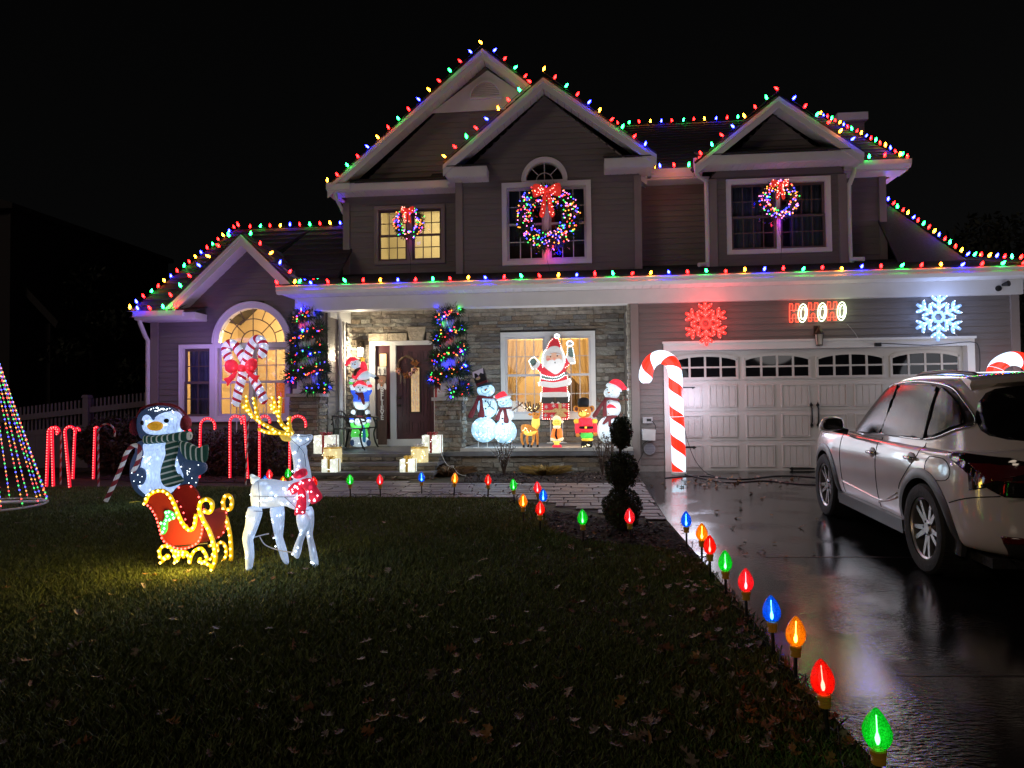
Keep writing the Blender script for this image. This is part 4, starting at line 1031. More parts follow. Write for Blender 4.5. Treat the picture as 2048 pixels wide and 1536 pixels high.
def pf(par, name, outl, Y, d, m, sm=4, db=None, label=None):
    if FSY[0] and name not in ('body', 'head', 'neck', 'leg', 'tail', 'foot', 'ear_muff'):     # outline was read at one depth; the piece stands nearer
        k = (Y - .8 * d) / FSY[0]; outl = [(x * k, (z - CAM_Z) * k + CAM_Z) for x, z in outl]
    o = MB().puff(smooth_loop(outl, sm) if sm else outl, Y, d, 0, db).build(name, m, par, smooth='all'); return tag(o, label)
def along(pts, step): return [tuple(p) for p in resample(pts, step)]
def text_mesh(s, size, depth=.004):
    c = bpy.data.curves.new('lettering', 'FONT'); c.body = s; c.size = size; c.extrude = depth; c.align_x = 'CENTER'; c.align_y = 'CENTER'; c.resolution_u = 2; c.offset = size * .03
    o = bpy.data.objects.new('lettering', c); C.objects.link(o); dg = bpy.context.evaluated_depsgraph_get(); me = bpy.data.meshes.new_from_object(o.evaluated_get(dg)); bpy.data.objects.remove(o); return me
F = {}
F['snow'] = fabric('lit_snowman_cloth', (.70, .86, 1), .80, 2.0, 15, (.34, .72, 1.0))
F['snow_dim'] = fabric('unlit_cloth', (.8, .82, .85), .12, 0, 9, (.7, .8, 1))
F['icy'] = fabric('lit_reindeer_cloth', (.70, .80, .95), .42, .9, 9, (.50, .68, 1.0), 110)
F['pwhite'] = fabric('lit_penguin_cloth', (.70, .82, 1), .95, 1.2, 6, (.40, .58, 1.0))
F['navy'] = mat('navy_tinsel', (.012, .020, .06), .5, noise=.4, bump=.5, bscale=70, emis=.07, ecol=(.22, .45, 1))
F['red'] = fabric('lit_red_cloth', (.75, .03, .04), .75, 1.2, 12, (1, .04, .08))
F['dred'] = mat('dull_red_cloth', (.32, .02, .03), .75, noise=.25, bump=.3)
F['plaid'] = mat('maroon_plaid_scarf', (.20, .03, .04), .85, noise=.5, nscale=40)
F['white'] = fabric('lit_white_cloth', (.80, .84, .88), .50, .9, 13, (.66, .88, 1))
F['green'] = fabric('lit_green_cloth', (.1, .8, .1), .55, 1.5, 14, (.15, 1, .15))
F['blue'] = fabric('lit_blue_cloth', (.03, .1, .8), .5, 1.0, 14, (.05, .16, 1))
F['gold'] = fabric('lit_gold_plastic', (.95, .60, .05), .8, 2.0, 14, (1, .55, .06))
F['brown'] = fabric('lit_brown_plastic', (.45, .18, .04), .42, 1.3, 16, (1, .36, .05))
F['orange'] = fabric('lit_orange_plastic', (.9, .25, .04), 1.0, .4, 14, (1, .22, .04))
F['yellow'] = fabric('lit_yellow_plastic', (.95, .75, .12), .9, .6, 14, (1, .68, .12))
F['cream'] = fabric('lit_cream_plastic', (.95, .85, .6), .85, .4, 14, (1, .82, .5))
F['black'] = mat('black_felt', (.008, .008, .010), .8, noise=.3)
F['orange_d'] = mat('orange_felt', (.55, .17, .04), .7, noise=.2)
F['beak'] = fabric('lit_orange_beak', (.9, .45, .03), .35, 0, 9, (1, .48, .03))
F['skin'] = mat('printed_skin', (.62, .34, .22), .7, noise=.1)
F['print_white'] = mat('printed_white_fleece', (.62, .60, .58), .85, noise=.1, nscale=40, bump=.3, bscale=90)
F['print_red'] = mat('printed_red', (.55, .015, .03), .7, noise=.12)
F['print_dark'] = mat('printed_black_boot', (.02, .018, .015), .6, noise=.2)
F['print_green'] = mat('printed_green_garland', (.10, .15, .13), .8, noise=.4, nscale=40)
F['glit'] = mat('gold_glitter_print', (.50, .34, .14), .5, noise=.4, nscale=60)
F['led'] = bulb_mat('white_led', (.80, .94, 1), 4, .4)
F['led_red'] = bulb_mat('red_led', (1, .06, .05), 5, .06)
F['led_gold'] = bulb_mat('gold_led', (1, .62, .06), 6, .12)
F['led_green'] = bulb_mat('green_led', (.05, 1, .2), 6, .2)
F['gold_tube'] = bulb_mat('gold_rope_light', (.90, .55, .01), .32, .0)
F['red_tube'] = bulb_mat('red_rope_light', (1, .010, .035), 1.0, .0)
F['amber_tin'] = bulb_mat('gold_tinsel_lit', (.80, .52, .02), .42, .0)

def stripes(name, a, b, scale, axis=2, tilt=(0, 0, 0), glow=0.0, duty=.5):
    m, n, l, bs = new_mat(name); tc = n.new('ShaderNodeTexCoord'); mp = n.new('ShaderNodeMapping'); mp.inputs['Rotation'].default_value = tilt
    l.new(tc.outputs['Object'], mp.inputs['Vector']); sp = n.new('ShaderNodeSeparateXYZ'); l.new(mp.outputs[0], sp.inputs[0])
    mu = n.new('ShaderNodeMath'); mu.operation = 'MULTIPLY'; mu.inputs[1].default_value = scale; l.new(sp.outputs[axis], mu.inputs[0])
    fr = n.new('ShaderNodeMath'); fr.operation = 'FRACT'; l.new(mu.outputs[0], fr.inputs[0]); gt_ = n.new('ShaderNodeMath'); gt_.operation = 'GREATER_THAN'; gt_.inputs[1].default_value = duty; l.new(fr.outputs[0], gt_.inputs[0])
    mx = n.new('ShaderNodeMix'); mx.data_type = 'RGBA'; mx.inputs['A'].default_value = (*a, 1); mx.inputs['B'].default_value = (*b, 1); l.new(gt_.outputs[0], mx.inputs['Factor'])
    l.new(mx.outputs['Result'], bs.inputs['Base Color']); bs.inputs['Roughness'].default_value = .8
    if glow: l.new(mx.outputs['Result'], bs.inputs['Emission Color']); bs.inputs['Emission Strength'].default_value = glow
    return m
F['scarf_h'] = stripes('green_striped_scarf', (.012, .06, .045), (.42, .46, .42), 13, 0, glow=.26, duty=.72)
F['scarf_v'] = stripes('green_striped_scarf_tail', (.012, .06, .045), (.42, .46, .42), 13, 2, (0, .25, 0), glow=.18, duty=.72)

# ------------------------------------------------------------------ giant bulb path lights
bprof = [(.020, 0), (.036, .012), (.0475, .035), (.052, .058), (.050, .082), (.041, .110), (.027, .137), (.012, .158), (.003, .166)]
def path_mat(name, col, st):
    # frosted coloured shell with glitter grain, lit by the lamp inside that shows through it
    m, n, l, b = new_mat(name); out = n['Material Output']; b.inputs['Base Color'].default_value = (*[c * .6 for c in col], 1); b.inputs['Roughness'].default_value = .16
    tc = n.new('ShaderNodeTexCoord'); nz = n.new('ShaderNodeTexNoise'); nz.inputs['Scale'].default_value = 170; nz.inputs['Detail'].default_value = 2; l.new(tc.outputs['Object'], nz.inputs['Vector'])
    rn = n.new('ShaderNodeMapRange'); rn.inputs['From Min'].default_value = .42; rn.inputs['From Max'].default_value = .66; rn.inputs['To Min'].default_value = .08 * st; rn.inputs['To Max'].default_value = .70 * st; l.new(nz.outputs['Fac'], rn.inputs['Value'])
    lw = n.new('ShaderNodeLayerWeight'); lw.inputs['Blend'].default_value = .4; r2 = n.new('ShaderNodeMapRange'); r2.inputs['To Min'].default_value = 1.5; r2.inputs['To Max'].default_value = .35; l.new(lw.outputs['Facing'], r2.inputs['Value'])
    mu = n.new('ShaderNodeMath'); mu.operation = 'MULTIPLY'; l.new(rn.outputs[0], mu.inputs[0]); l.new(r2.outputs[0], mu.inputs[1]); l.new(mu.outputs[0], b.inputs['Emission Strength']); b.inputs['Emission Color'].default_value = (*col, 1)
    bp = n.new('ShaderNodeBump'); bp.inputs['Strength'].default_value = .6; bp.inputs['Distance'].default_value = .003; l.new(nz.outputs['Fac'], bp.inputs['Height']); l.new(bp.outputs[0], b.inputs['Normal'])
    tr = n.new('ShaderNodeBsdfTransparent'); tr.inputs['Color'].default_value = (*[min(1, c + .035) for c in col], 1); mx = n.new('ShaderNodeMixShader'); mx.inputs[0].default_value = .55
    l.new(tr.outputs[0], mx.inputs[1]); l.new(b.outputs[0], mx.inputs[2]); l.new(mx.outputs[0], out.inputs['Surface']); m.cycles.emission_sampling = 'NONE'; return m
fil = mesh_of(MB().lathe([(.004, .016), (.0085, .028), (.0095, .042), (.006, .056), (.0026, .068), (.0018, .135)], n=8), 'lamp', bulb_mat('path_lamp_filament', (1, .95, .85), 42, .0), smooth='all')
bulbc = dict(red=((1, .018, .006), 1.25), green=((.01, .72, .05), 1.0), blue=((.004, .20, .95), 1.1), amber=((1, .36, .004), 1.1), pink=((1, .03, .05), 1.25))
pmesh2 = {}
for k, (c, st) in bulbc.items():
    q = MB(); nseg = 32
    for r, z in bprof:
        for i in range(nseg):
            a = 2 * PI * i / nseg; rr_ = r * (1 + .04 * math.cos(a * 8)); q.v.append((rr_ * math.cos(a), rr_ * math.sin(a), z))
    for j in range(len(bprof) - 1):
        for i in range(nseg): q.f.append((j * nseg + i, j * nseg + (i + 1) % nseg, (j + 1) * nseg + (i + 1) % nseg, (j + 1) * nseg + i)); q.m.append(0)
    q.f.append(tuple(range((len(bprof) - 1) * nseg, len(bprof) * nseg))); q.m.append(0)
    pmesh2[k] = mesh_of(q, 'bulb', path_mat('path_bulb_' + k, c, st), smooth='all')
sock_m = mat('amber_socket', (.38, .20, .02), .4, noise=.2, emis=.02, ecol=(1, .5, .05))
sk = MB().lathe([(.012, -.062), (.026, -.060), (.027, -.050), (.024, -.047), (.027, -.043), (.024, -.039), (.027, -.035), (.024, -.031), (.029, -.026), (.031, -.006), (.026, 0)], n=16)
sock = mesh_of(sk, 'socket', sock_m, smooth=30)
stk = mesh_of(MB().lathe([(.003, -.32), (.009, -.29), (.0095, -.06), (.012, -.058)], n=8), 'stake', M['black'], smooth=True)
PLB = [
 (530, 951, 'blue', 'blue path bulb behind the white reindeer, near its tail'), (539, 938, 'pink', 'rosy red path bulb just above the back of the white reindeer'),
 (566, 952, 'amber', 'amber path bulb peeping over the back of the white reindeer'), (576, 936, 'green', 'green path bulb behind the white reindeer, in front of the red cane at the pier'),
 (628, 952, 'red', 'orange red path bulb beside the red bow of the reindeer'), (700, 948, 'green', 'green path bulb in front of the porch steps'),
 (760, 948, 'pink', 'rosy red path bulb in front of the middle of the porch steps'), (843, 943, 'blue', 'blue path bulb by the walkway, right of the porch steps'),
 (909, 945, 'amber', 'amber path bulb by the walkway below the second stone pier'), (976, 948, 'red', 'red path bulb at the walkway edge under the snowman couple'),
 (1027, 957, 'green', 'green path bulb where the walkway starts to curve'), (1075, 962, 'pink', 'rosy red path bulb standing behind a blue one at the walkway curve'),
 (1086, 977, 'blue', 'blue path bulb right behind a red one at the walkway curve'), (1046, 987, 'amber', 'amber path bulb at the lawn corner by the walkway curve'),
 (1080, 1001, 'red', 'red path bulb in front of a blue one at the lawn corner'), (1165, 1018, 'green', 'green path bulb alone in the mulch bed'),
 (1259, 1016, 'pink', 'rosy red path bulb in front of the lowest topiary ball'), (1372, 1022, 'blue', 'blue path bulb at the top of the driveway edge'),
 (1403, 1046, 'amber', 'small amber path bulb directly behind a red one on the driveway edge'), (1419, 1070, 'red', 'red path bulb directly in front of a small amber one on the driveway edge'),
 (1450, 1100, 'green', 'green path bulb on the driveway edge between a red and a rosy one'), (1491, 1136, 'pink', 'rosy red path bulb on the driveway edge before the big blue one'),
 (1543, 1190, 'blue', 'big blue path bulb on the driveway edge'), (1590, 1232, 'amber', 'big amber path bulb on the driveway edge'),
 (1646, 1318, 'red', 'big red path bulb, second nearest on the driveway edge'), (1754, 1414, 'green', 'biggest green path bulb, nearest on the driveway edge')]
BLTOT = .335
path_pts = []
for px, py, k, lab in PLB:
    g = G(px, py, BLTOT); zb = gz(g.y); t = thing('path_light', lab, 'path light', (g.x, g.y, zb), 'giant bulb path lights')
    tilt = (rnd.uniform(-.06, .06), rnd.uniform(-.06, .06), rnd.uniform(0, 1)); off = Vector((0, 0, BLTOT - .147)); sc_ = (.95, .95, .885)
    inst('bulb', pmesh2[k], t, off, tilt, sc_, world=False); inst('lamp', fil, t, off, tilt, sc_, world=False); inst('socket', sock, t, off, tilt, sc_, world=False); inst('stake', stk, t, off, tilt, world=False)
    path_pts.append((g.x, g.y))
# cord that links the path lights along the ground
for seq in (path_pts[5:12], path_pts[17:26]):
    c_ = MB(); pts = []
    for (xa, ya), (xb, yb) in zip(seq, seq[1:]):
        for i in range(8):
            u = i / 8; x, y = xa + (xb - xa) * u + .05 * math.sin(u * 6.3 + xa), ya + (yb - ya) * u + .06 * math.sin(u * 9); pts.append((x, y, gz(y) + .035 + .02 * math.sin(u * 12)))
    c_.tube(pts, .0035, 5)
    tag(c_.build('extension_cord', M['cord']), 'thin dark cord linking the path bulbs by the ' + ('walkway' if seq[0] == path_pts[5] else 'driveway'), 'cord')

# ------------------------------------------------------------------ rope light candy canes in front of the hedge
def cane_path(bx, by, top, hook, stem_x=None):
    g = G(bx, by); h = PZ(bx, top, g.y); r = abs(hook - bx) / 2 * g.y / FPX * 1.02; s = 1 if hook > bx else -1
    xb = g.x; xt = xb + (0 if stem_x is None else PX(stem_x, top, g.y) - xb)
    pts = [(xb + (xt - xb) * i / 10, g.y, gz(g.y) + (h - r - gz(g.y)) * i / 10) for i in range(11)]
    cz = h - r
    pts += [(xt + s * r * (1 - math.cos(a)), g.y, cz + r * math.sin(a)) for a in (PI * i / 12 for i in range(1, 13))]
    pts.append((xt + s * 2 * r, g.y, cz - r * .45)); return g, pts
CN = [(93, 974, 855, 113, 97, 1, 'lit red rope cane stake at the far left of the fence'), (107, 974, 854, 122, 104, 1, 'lit red rope cane stake leaning close beside the far left one'),
      (140, 976, 853, 163, 130, 1, 'lit red rope cane stake with a slanting stem before the fence post'), (146, 958, 856, 156, 150, 1, 'lit red rope cane stake hidden behind the slanting one'),
      (187, 958, 854, 193, 190, 1, 'short lit red rope cane stake between fence and bush'), (197, 973, 848, 234, 196, 0, 'unlit striped cane stake left of the penguin'),
      (121, 969, 858, 106, 122, 0, 'unlit striped cane stake among the lit ones by the fence'), (369, 962, 856, 382, 368, 1, 'lit red rope cane stake whose hook shows behind the penguin ear muff'),
      (399, 957, 837, 430, 401, 1, 'lit red rope cane stake right of the penguin'), (460, 957, 832, 485, 460, 1, 'lit red rope cane stake under the arched window, left of a pair'),
      (496, 958, 832, 492, 489, 1, 'lit red rope cane stake seen edge on under the arched window'), (491, 970, 836, 509, 496, 0, 'unlit striped cane stake crossing a lit one under the window'),
      (519, 958, 832, 541, 519, 1, 'lit red rope cane stake behind the golden antlers'), (579, 960, 832, 612, 580, 1, 'lit red rope cane stake in front of the left stone pier')]
cstripe = [mat('cane_white', (.6, .55, .55), .35, noise=.1), mat('cane_red', (.45, .02, .03), .35, noise=.1)]
for bx, by, top, hook, sx, lit, lab in CN:
    g, pts = cane_path(bx, by, top, hook, sx); t = thing('candy_cane_stake', lab, 'candy cane', (g.x, g.y, gz(g.y)), 'candy cane stakes along the fence and hedge')
    pts = [tuple(p) for p in resample(pts, .022)]
    if lit:
        MB().tube(pts, .022, 8).build('rope_tube', F['red_tube'], t, smooth='all')
        lb = MB(); lamps(lb, [(p[0], p[1] - .022, p[2]) for p in pts[1::2]], .013); lb.build('rope_lamps', F['led_red'], t, kind='stuff')
    else:
        MB().tube(pts, .016, 8, mfun=lambda i, q: q // 4, tw=.9).build('cane_tube', cstripe, t, smooth='all')

# ------------------------------------------------------------------ string light tree at the left edge
gt0 = G(-32, 1018); ym = gt0.y; ax, az_ = P(-32, 650, ym); R0 = PX(72, 1018, ym) - gt0.x; zb = gz(ym)
mt = thing('string_light_tree', 'cone shaped tree of coloured light strings on a white base at the left lawn edge', 'light tree', (ax, ym, zb))
b_ = MB().tube([(ax, ym, zb + .05), (ax, ym, az_)], .016, 8)
b_.tube([(ax + R0 * .98 * math.cos(a), ym + R0 * .98 * math.sin(a), zb + .04) for a in (2 * PI * i / 40 for i in range(40))], .013, 6, closed=True)
for i in range(4): a = PI / 4 + i * PI / 2; b_.tube([(ax, ym, zb + .08), (ax + R0 * math.cos(a), ym + R0 * math.sin(a), zb + .03)], .022, 8)
b_.build('frame', M['trim'], mt, smooth=True)
MB().ell((ax, ym, az_ + .05), .08).build('tree_top', F['led_gold'], mt)
cols = ['red', 'green', 'blue', 'amber', 'white']
for i in range(18):
    a = 2 * PI * (i + .35) / 18; p0 = Vector((ax + .02 * math.cos(a), ym + .02 * math.sin(a), az_)); p1 = Vector((ax + R0 * math.cos(a), ym + R0 * math.sin(a), zb + .04))
    q = MB().tube([p0, p1], .006, 4); n_ = 42
    for j in range(1, n_): lamps(q, [p0.lerp(p1, j / n_) + Vector((0, 0, 0))], .0125, 1 + (j + i) % 4)
    q.build('light_strand', [M['cordw'], M['mini_amber'], M['mini_red'], M['mini_green'], M['mini_blue']], mt)
point_light('tree_glow', (ax, ym - .1, zb + .5), 5.0, (.7, .75, 1), .3, mt)

# ------------------------------------------------------------------ penguin
q = Z(220, 790, 4.265); gp_ = G(330, 1004); Yp = gp_.y
pg = thing('penguin_figure', 'lit penguin yard figure with ear muffs, green striped scarf and candy cane', 'penguin', (gp_.x, Yp, gz(Yp)))
FSY[0] = Yp
body = q(Yp, (250, 390), (205, 480), (165, 580), (160, 700), (185, 790), (240, 855), (320, 895), (430, 910), (560, 900), (660, 860), (725, 780), (745, 680), (735, 560), (690, 450), (610, 390))
pf(pg, 'body', body, Yp + .04, .14, F['navy'])
belly = q(Yp, (270, 400), (250, 480), (215, 620), (192, 770), (225, 835), (310, 888), (430, 890), (550, 845), (622, 765), (640, 690), (612, 600), (575, 480), (550, 400))
pf(pg, 'belly', belly, Yp + .02, .165, F['pwhite'])
head = q(Yp, (228, 250), (240, 175), (295, 118), (370, 95), (450, 93), (520, 112), (568, 155), (595, 225), (605, 310), (585, 370), (430, 390), (280, 385), (238, 320))
pf(pg, 'head', head, Yp + .03, .15, F['navy'])
face = q(Yp, (226, 240), (240, 175), (282, 148), (322, 165), (348, 205), (372, 205), (392, 165), (440, 138), (505, 136), (548, 172), (570, 235), (572, 305), (535, 345), (420, 365), (300, 362), (242, 320))
pf(pg, 'face', face, Yp + .02, .17, F['pwhite'])
for ex, ey, rx, ry in ((267, 238, 13, 21), (473, 220, 21, 20)): pf(pg, 'eye', q(Yp, *[(x, y) for x, y in circle(ex, ey, rx, ry, 12)]), Yp - .13, .03, F['black'], 0)
pf(pg, 'beak', q(Yp, (298, 262), (330, 232), (380, 224), (425, 240), (434, 268), (410, 298), (360, 308), (315, 295)), Yp - .13, .09, F['beak'])
for o_, nm in ((((614, 240), (628, 185), (652, 172), (676, 205), (682, 260), (662, 300), (636, 303), (618, 285)), 'ear_muff'), (((190, 270), (195, 215), (225, 195), (232, 250), (235, 320), (212, 345), (195, 320)), 'ear_muff')):
    pf(pg, nm, q(Yp, *o_), Yp, .10, F['dred'])
MB().tube([(x, Yp + .02, z) for x, z in smooth_path(q(Yp, (215, 215), (260, 120), (370, 82), (480, 80), (580, 110), (650, 180)), 5)], .018, 8).build('ear_muff_band', F['dred'], pg, smooth='all')
pf(pg, 'scarf', q(Yp, (248, 352), (340, 346), (500, 326), (628, 312), (638, 385), (560, 402), (400, 416), (258, 422)), Yp - .02, .17, F['scarf_h'])
pf(pg, 'scarf_tail', q(Yp, (465, 405), (567, 400), (556, 470), (536, 560), (546, 650), (576, 702), (616, 736), (560, 770), (480, 790), (432, 762), (415, 690), (430, 600), (462, 500)), Yp - .14, .05, F['scarf_v'])
pf(pg, 'scarf_end', q(Yp, (570, 402), (640, 402), (700, 432), (760, 452), (816, 424), (820, 500), (796, 576), (700, 570), (622, 540), (578, 460)), Yp - .08, .07, F['scarf_h'])
pf(pg, 'wing', q(Yp, (165, 690), (190, 640), (240, 622), (285, 650), (292, 710), (260, 765), (205, 772), (168, 745)), Yp - .12, .08, F['navy'])
pf(pg, 'wing', q(Yp, (588, 620), (610, 572), (670, 552), (750, 560), (795, 600), (792, 650), (740, 690), (660, 695), (605, 665)), Yp - .07, .10, F['navy'])
cp = resample([(x, Yp - .24, z) for i, (x, z) in enumerate(smooth_path(q(Yp, (62, 885), (130, 745), (200, 580), (238, 482), (285, 428), (335, 430), (345, 490), (325, 570), (285, 645)), 8))], .012)
MB().tube(cp, .030, 16, mfun=lambda i, k: k // 8, tw=.42).build('candy_cane', [fabric('lit_cane_white', (.75, .7, .7), .14, 0), mat('cane_cloth_red', (.40, .04, .05), .8, noise=.2)], pg, smooth='all')
pf(pg, 'foot', q(Yp, (208, 905), (260, 895), (310, 905), (305, 945), (250, 955), (212, 935)), Yp - .12, .08, fabric('yellow_foot', (.7, .55, .05), .10))
pf(pg, 'foot', q(Yp, (520, 905), (570, 895), (620, 905), (615, 945), (560, 955), (522, 935)), Yp - .12, .08, F['beak'])
lb = MB(); lamps(lb, scatter(belly, Yp, .15, 26) + scatter(face, Yp, .16, 9), .009, 0)
lamps(lb, scatter(q(Yp, (280, 140), (370, 98), (520, 115), (580, 200), (600, 300), (570, 180), (480, 130), (370, 140)), Yp, .13, 28) + scatter(q(Yp, (650, 750), (730, 600), (735, 780), (660, 850)), Yp, .12, 9) + scatter(q(Yp, (600, 600), (780, 590), (770, 680), (620, 680)), Yp - .1, .14, 8) + scatter(q(Yp, (180, 660), (280, 650), (270, 750), (190, 760)), Yp - .13, .09, 5), .0085, 0)
lb.build('mini_lights', F['led'], pg, kind='stuff')
point_light('figure_fill', (gp_.x - .05, Yp - .7, gz(Yp) + .45), 5.0, (.6, .75, 1), .3, pg)  # unseen lamp added in front of the penguin, lights the lawn around it

FSY[0] = None
# ------------------------------------------------------------------ sleigh
gs = G(388, 1142); Ys = gs.y
sl = thing('sleigh', 'red sleigh outlined with gold and red rope lights on the lawn', 'sleigh', (gs.x, Ys, gz(Ys)))
V = Vector((.02, .36, 0))
side = q(Ys, (305, 920), (335, 855), (400, 818), (470, 818), (520, 860), (560, 940), (600, 1040), (640, 1110), (690, 1150), (728, 1110), (742, 1010), (768, 1000), (790, 1040), (797, 1120), (785, 1200), (745, 1265), (640, 1308), (540, 1290), (462, 1232), (432, 1135), (402, 1035), (352, 955))
sside = smooth_loop(side, 3)
sred = fabric('sleigh_red_mesh', (.26, .012, .012), .04, 0, 9, (1, .03, .03), 140)
MB().prism(sside, Ys, Ys + .012).build('side_panel', sred, sl)
MB().prism([(x + V.x, z) for x, z in sside], Ys + V.y, Ys + V.y + .012).build('side_panel', sred, sl)
def strip(pts, name, m):
    s = MB()
    for a, b in zip(pts, pts[1:]):
        s.add([(a[0], Ys + .006, a[1]), (b[0], Ys + .006, b[1]), (b[0] + V.x, Ys + V.y, b[1]), (a[0] + V.x, Ys + V.y, a[1])], [(0, 1, 2, 3)])
    return s.build(name, m, sl, smooth=True)
strip(smooth_path(q(Ys, (735, 1015), (790, 1040), (797, 1120), (785, 1200), (745, 1265)), 4), 'front_panel', sred)
strip(smooth_path(q(Ys, (745, 1265), (640, 1308), (540, 1290), (462, 1232), (432, 1135), (402, 1035), (352, 955), (305, 920)), 4), 'back_panel', sred)
strip(q(Ys, (480, 1190), (760, 1180)), 'seat', sred)
ledp, redp = [], []
def rope(pts2, Y, dx, r, m, led, bucket, step=.045, name='rope_light'):
    pts = [(x + dx, Y, z) for x, z in pts2]; MB().tube(resample(pts, .015), r, 8).build(name, m, sl, smooth='all')
    bucket += [(p[0], p[1] - r, p[2]) for p in resample(pts, step)]
topl = smooth_path(q(Ys, (305, 925), (335, 858), (400, 818), (470, 818), (520, 860), (560, 940), (600, 1040), (640, 1110), (690, 1150), (728, 1110), (742, 1010)), 5)
lowl = smooth_path(q(Ys, (305, 925), (352, 955), (402, 1035), (432, 1135), (462, 1232), (540, 1290), (640, 1308), (745, 1265), (785, 1200), (797, 1120), (790, 1040), (750, 1000)), 5)
gtube = F['gold_tube']
rope(topl, Ys - .012, 0, .017, gtube, 0, ledp); rope(lowl, Ys - .012, 0, .010, F['dred'], 0, redp, .034)
rope(topl, Ys + V.y, V.x, .012, F['dred'], 0, redp, .12); rope(lowl, Ys + V.y, V.x, .010, F['dred'], 0, redp, .06)
run = smooth_path(q(Ys, (886, 1482), (915, 1400), (905, 1280), (862, 1150), (812, 1060), (780, 975), (790, 910), (835, 885), (880, 905), (890, 955), (865, 995), (825, 985), (815, 965)), 6)
rope(run, Ys - .03, 0, .019, gtube, 0, ledp, .06, 'runner')
fr2 = smooth_path([(x, z) for x, z in q(Ys, (1030, 1425), (1035, 1340), (1025, 1200), (1000, 1080), (975, 990), (965, 910), (985, 862), (1020, 860), (1040, 900), (1035, 960), (1010, 980), (1000, 960))], 6)
pp_ = MB()
def far(p): x, z = p; X_, Z_ = x, z; k = (Ys + V.y) / Ys; return (X_ * k, (Z_ - CAM_Z) * k + CAM_Z)
rope([far(p) for p in fr2], Ys + V.y, 0, .019, gtube, 0, ledp, .06, 'runner')
for sc in (((448, 1425), (480, 1395), (515, 1385), (500, 1360), (460, 1395), (432, 1350), (445, 1300), (490, 1282), (540, 1310), (568, 1380)), ((568, 1425), (575, 1370), (600, 1335), (630, 1340), (640, 1400)), ((640, 1335), (668, 1345), (690, 1400), (690, 1440), (705, 1370), (740, 1320), (790, 1305), (825, 1350), (838, 1400), (800, 1425), (768, 1405), (790, 1390)), ((800, 1428), (850, 1440), (885, 1480)), ((590, 1410), (600, 1340), (560, 1320))):
    rope(smooth_path(q(Ys, *sc), 5), Ys - .02, 0, .014, gtube, 0, ledp, .05, 'scrollwork')
for sc in (((960, 1420), (990, 1370), (985, 1290), (950, 1255), (915, 1280), (925, 1330)), ((860, 1400), (890, 1330), (880, 1280), (840, 1290))):
    rope([far(p) for p in smooth_path(q(Ys, *sc), 5)], Ys + V.y, 0, .014, gtube, 0, ledp, .05, 'scrollwork')
MB().tube([(q(Ys, (455, 1300))[0][0], Ys - .01, q(Ys, (455, 1300))[0][1]), (q(Ys, (840, 1262))[0][0], Ys - .01, q(Ys, (840, 1262))[0][1])], .006, 6).build('rail', M['black'], sl)
lb = MB(); lamps(lb, ledp, .0135); lb.build('gold_lights', F['led_gold'], sl, kind='stuff')
lb = MB(); lamps(lb, redp, .011); lb.build('red_lights', F['led_red'], sl, kind='stuff')
hol_ = MB()
leaf_ = q(Ys, (440, 1170), (450, 1100), (480, 1040), (475, 990), (520, 985), (565, 1025), (550, 1060), (500, 1075), (495, 1140), (470, 1185))
MB().prism(smooth_loop(leaf_, 3), Ys - .02, Ys - .001).build('holly', fabric('green_glow_mesh', (.04, .4, .06), .5, 0, 9, (.05, 1, .15)), sl)
lamps(hol_, [(x, Ys - .024, z) for x, z in q(Ys, (490, 1000), (515, 995), (545, 1015), (555, 1045), (520, 1060), (490, 1065), (478, 1095), (475, 1135), (462, 1165), (500, 1030), (448, 1090))], .014)
hol_.build('holly_lights', F['led_green'], sl, kind='stuff')
point_light('sleigh_glow', (gs.x + .05, Ys - .22, gz(Ys) + .26), 26.0, (1, .66, .10), .18, sl)

# ------------------------------------------------------------------ white reindeer
q = Z(460, 770, 4.04); gr = G(560, 1137); Yr = gr.y
rd = thing('reindeer_figure', 'standing white lit reindeer with golden antlers and red bow on the lawn', 'reindeer', (gr.x, Yr, gz(Yr)))
ic = F['icy']
FSY[0] = Yr
bodyo = q(Yr, (176, 880), (186, 805), (232, 765), (300, 757), (400, 772), (480, 778), (560, 752), (630, 775), (655, 860), (645, 960), (590, 1010), (540, 1002), (480, 978), (400, 985), (300, 995), (200, 995), (178, 940))
pf(rd, 'body', bodyo, Yr, .13, ic)
necko = q(Yr, (492, 440), (545, 400), (606, 490), (612, 560), (628, 640), (648, 740), (655, 840), (600, 880), (525, 800), (530, 700), (518, 580), (505, 510))
pf(rd, 'neck', necko, Yr, .085, ic)
heado = q(Yr, (488, 430), (515, 400), (560, 398), (610, 402), (656, 400), (662, 430), (640, 465), (612, 492), (560, 515), (515, 500))
pf(rd, 'head', heado, Yr, .075, ic)
legs = [((188, 975), (295, 985), (272, 1080), (218, 1180), (207, 1250), (216, 1350), (226, 1400), (206, 1492), (174, 1496), (166, 1350), (144, 1222), (168, 1110)), ((298, 985), (404, 980), (388, 1100), (377, 1190), (396, 1290), (430, 1400), (446, 1462), (418, 1462), (384, 1400), (346, 1270), (318, 1140)),
        ((590, 985), (650, 1015), (688, 1078), (682, 1130), (642, 1200), (612, 1280), (587, 1382), (540, 1350), (570, 1270), (598, 1190), (618, 1110), (576, 1060)), ((556, 1030), (640, 990), (652, 1100), (637, 1200), (652, 1320), (692, 1472), (646, 1478), (622, 1340), (600, 1220), (574, 1130))]
lega = []
for i, lo in enumerate(legs):
    Yl = Yr + (-.09, .07, -.09, .06)[i]; o_ = q(Yr, *lo); pf(rd, 'leg', o_, Yl, .045, ic, 3); lega.append((o_, Yl))
pf(rd, 'tail', q(Yr, (170, 720), (205, 735), (240, 752), (215, 785), (182, 802), (172, 765)), Yr, .04, F['white'])
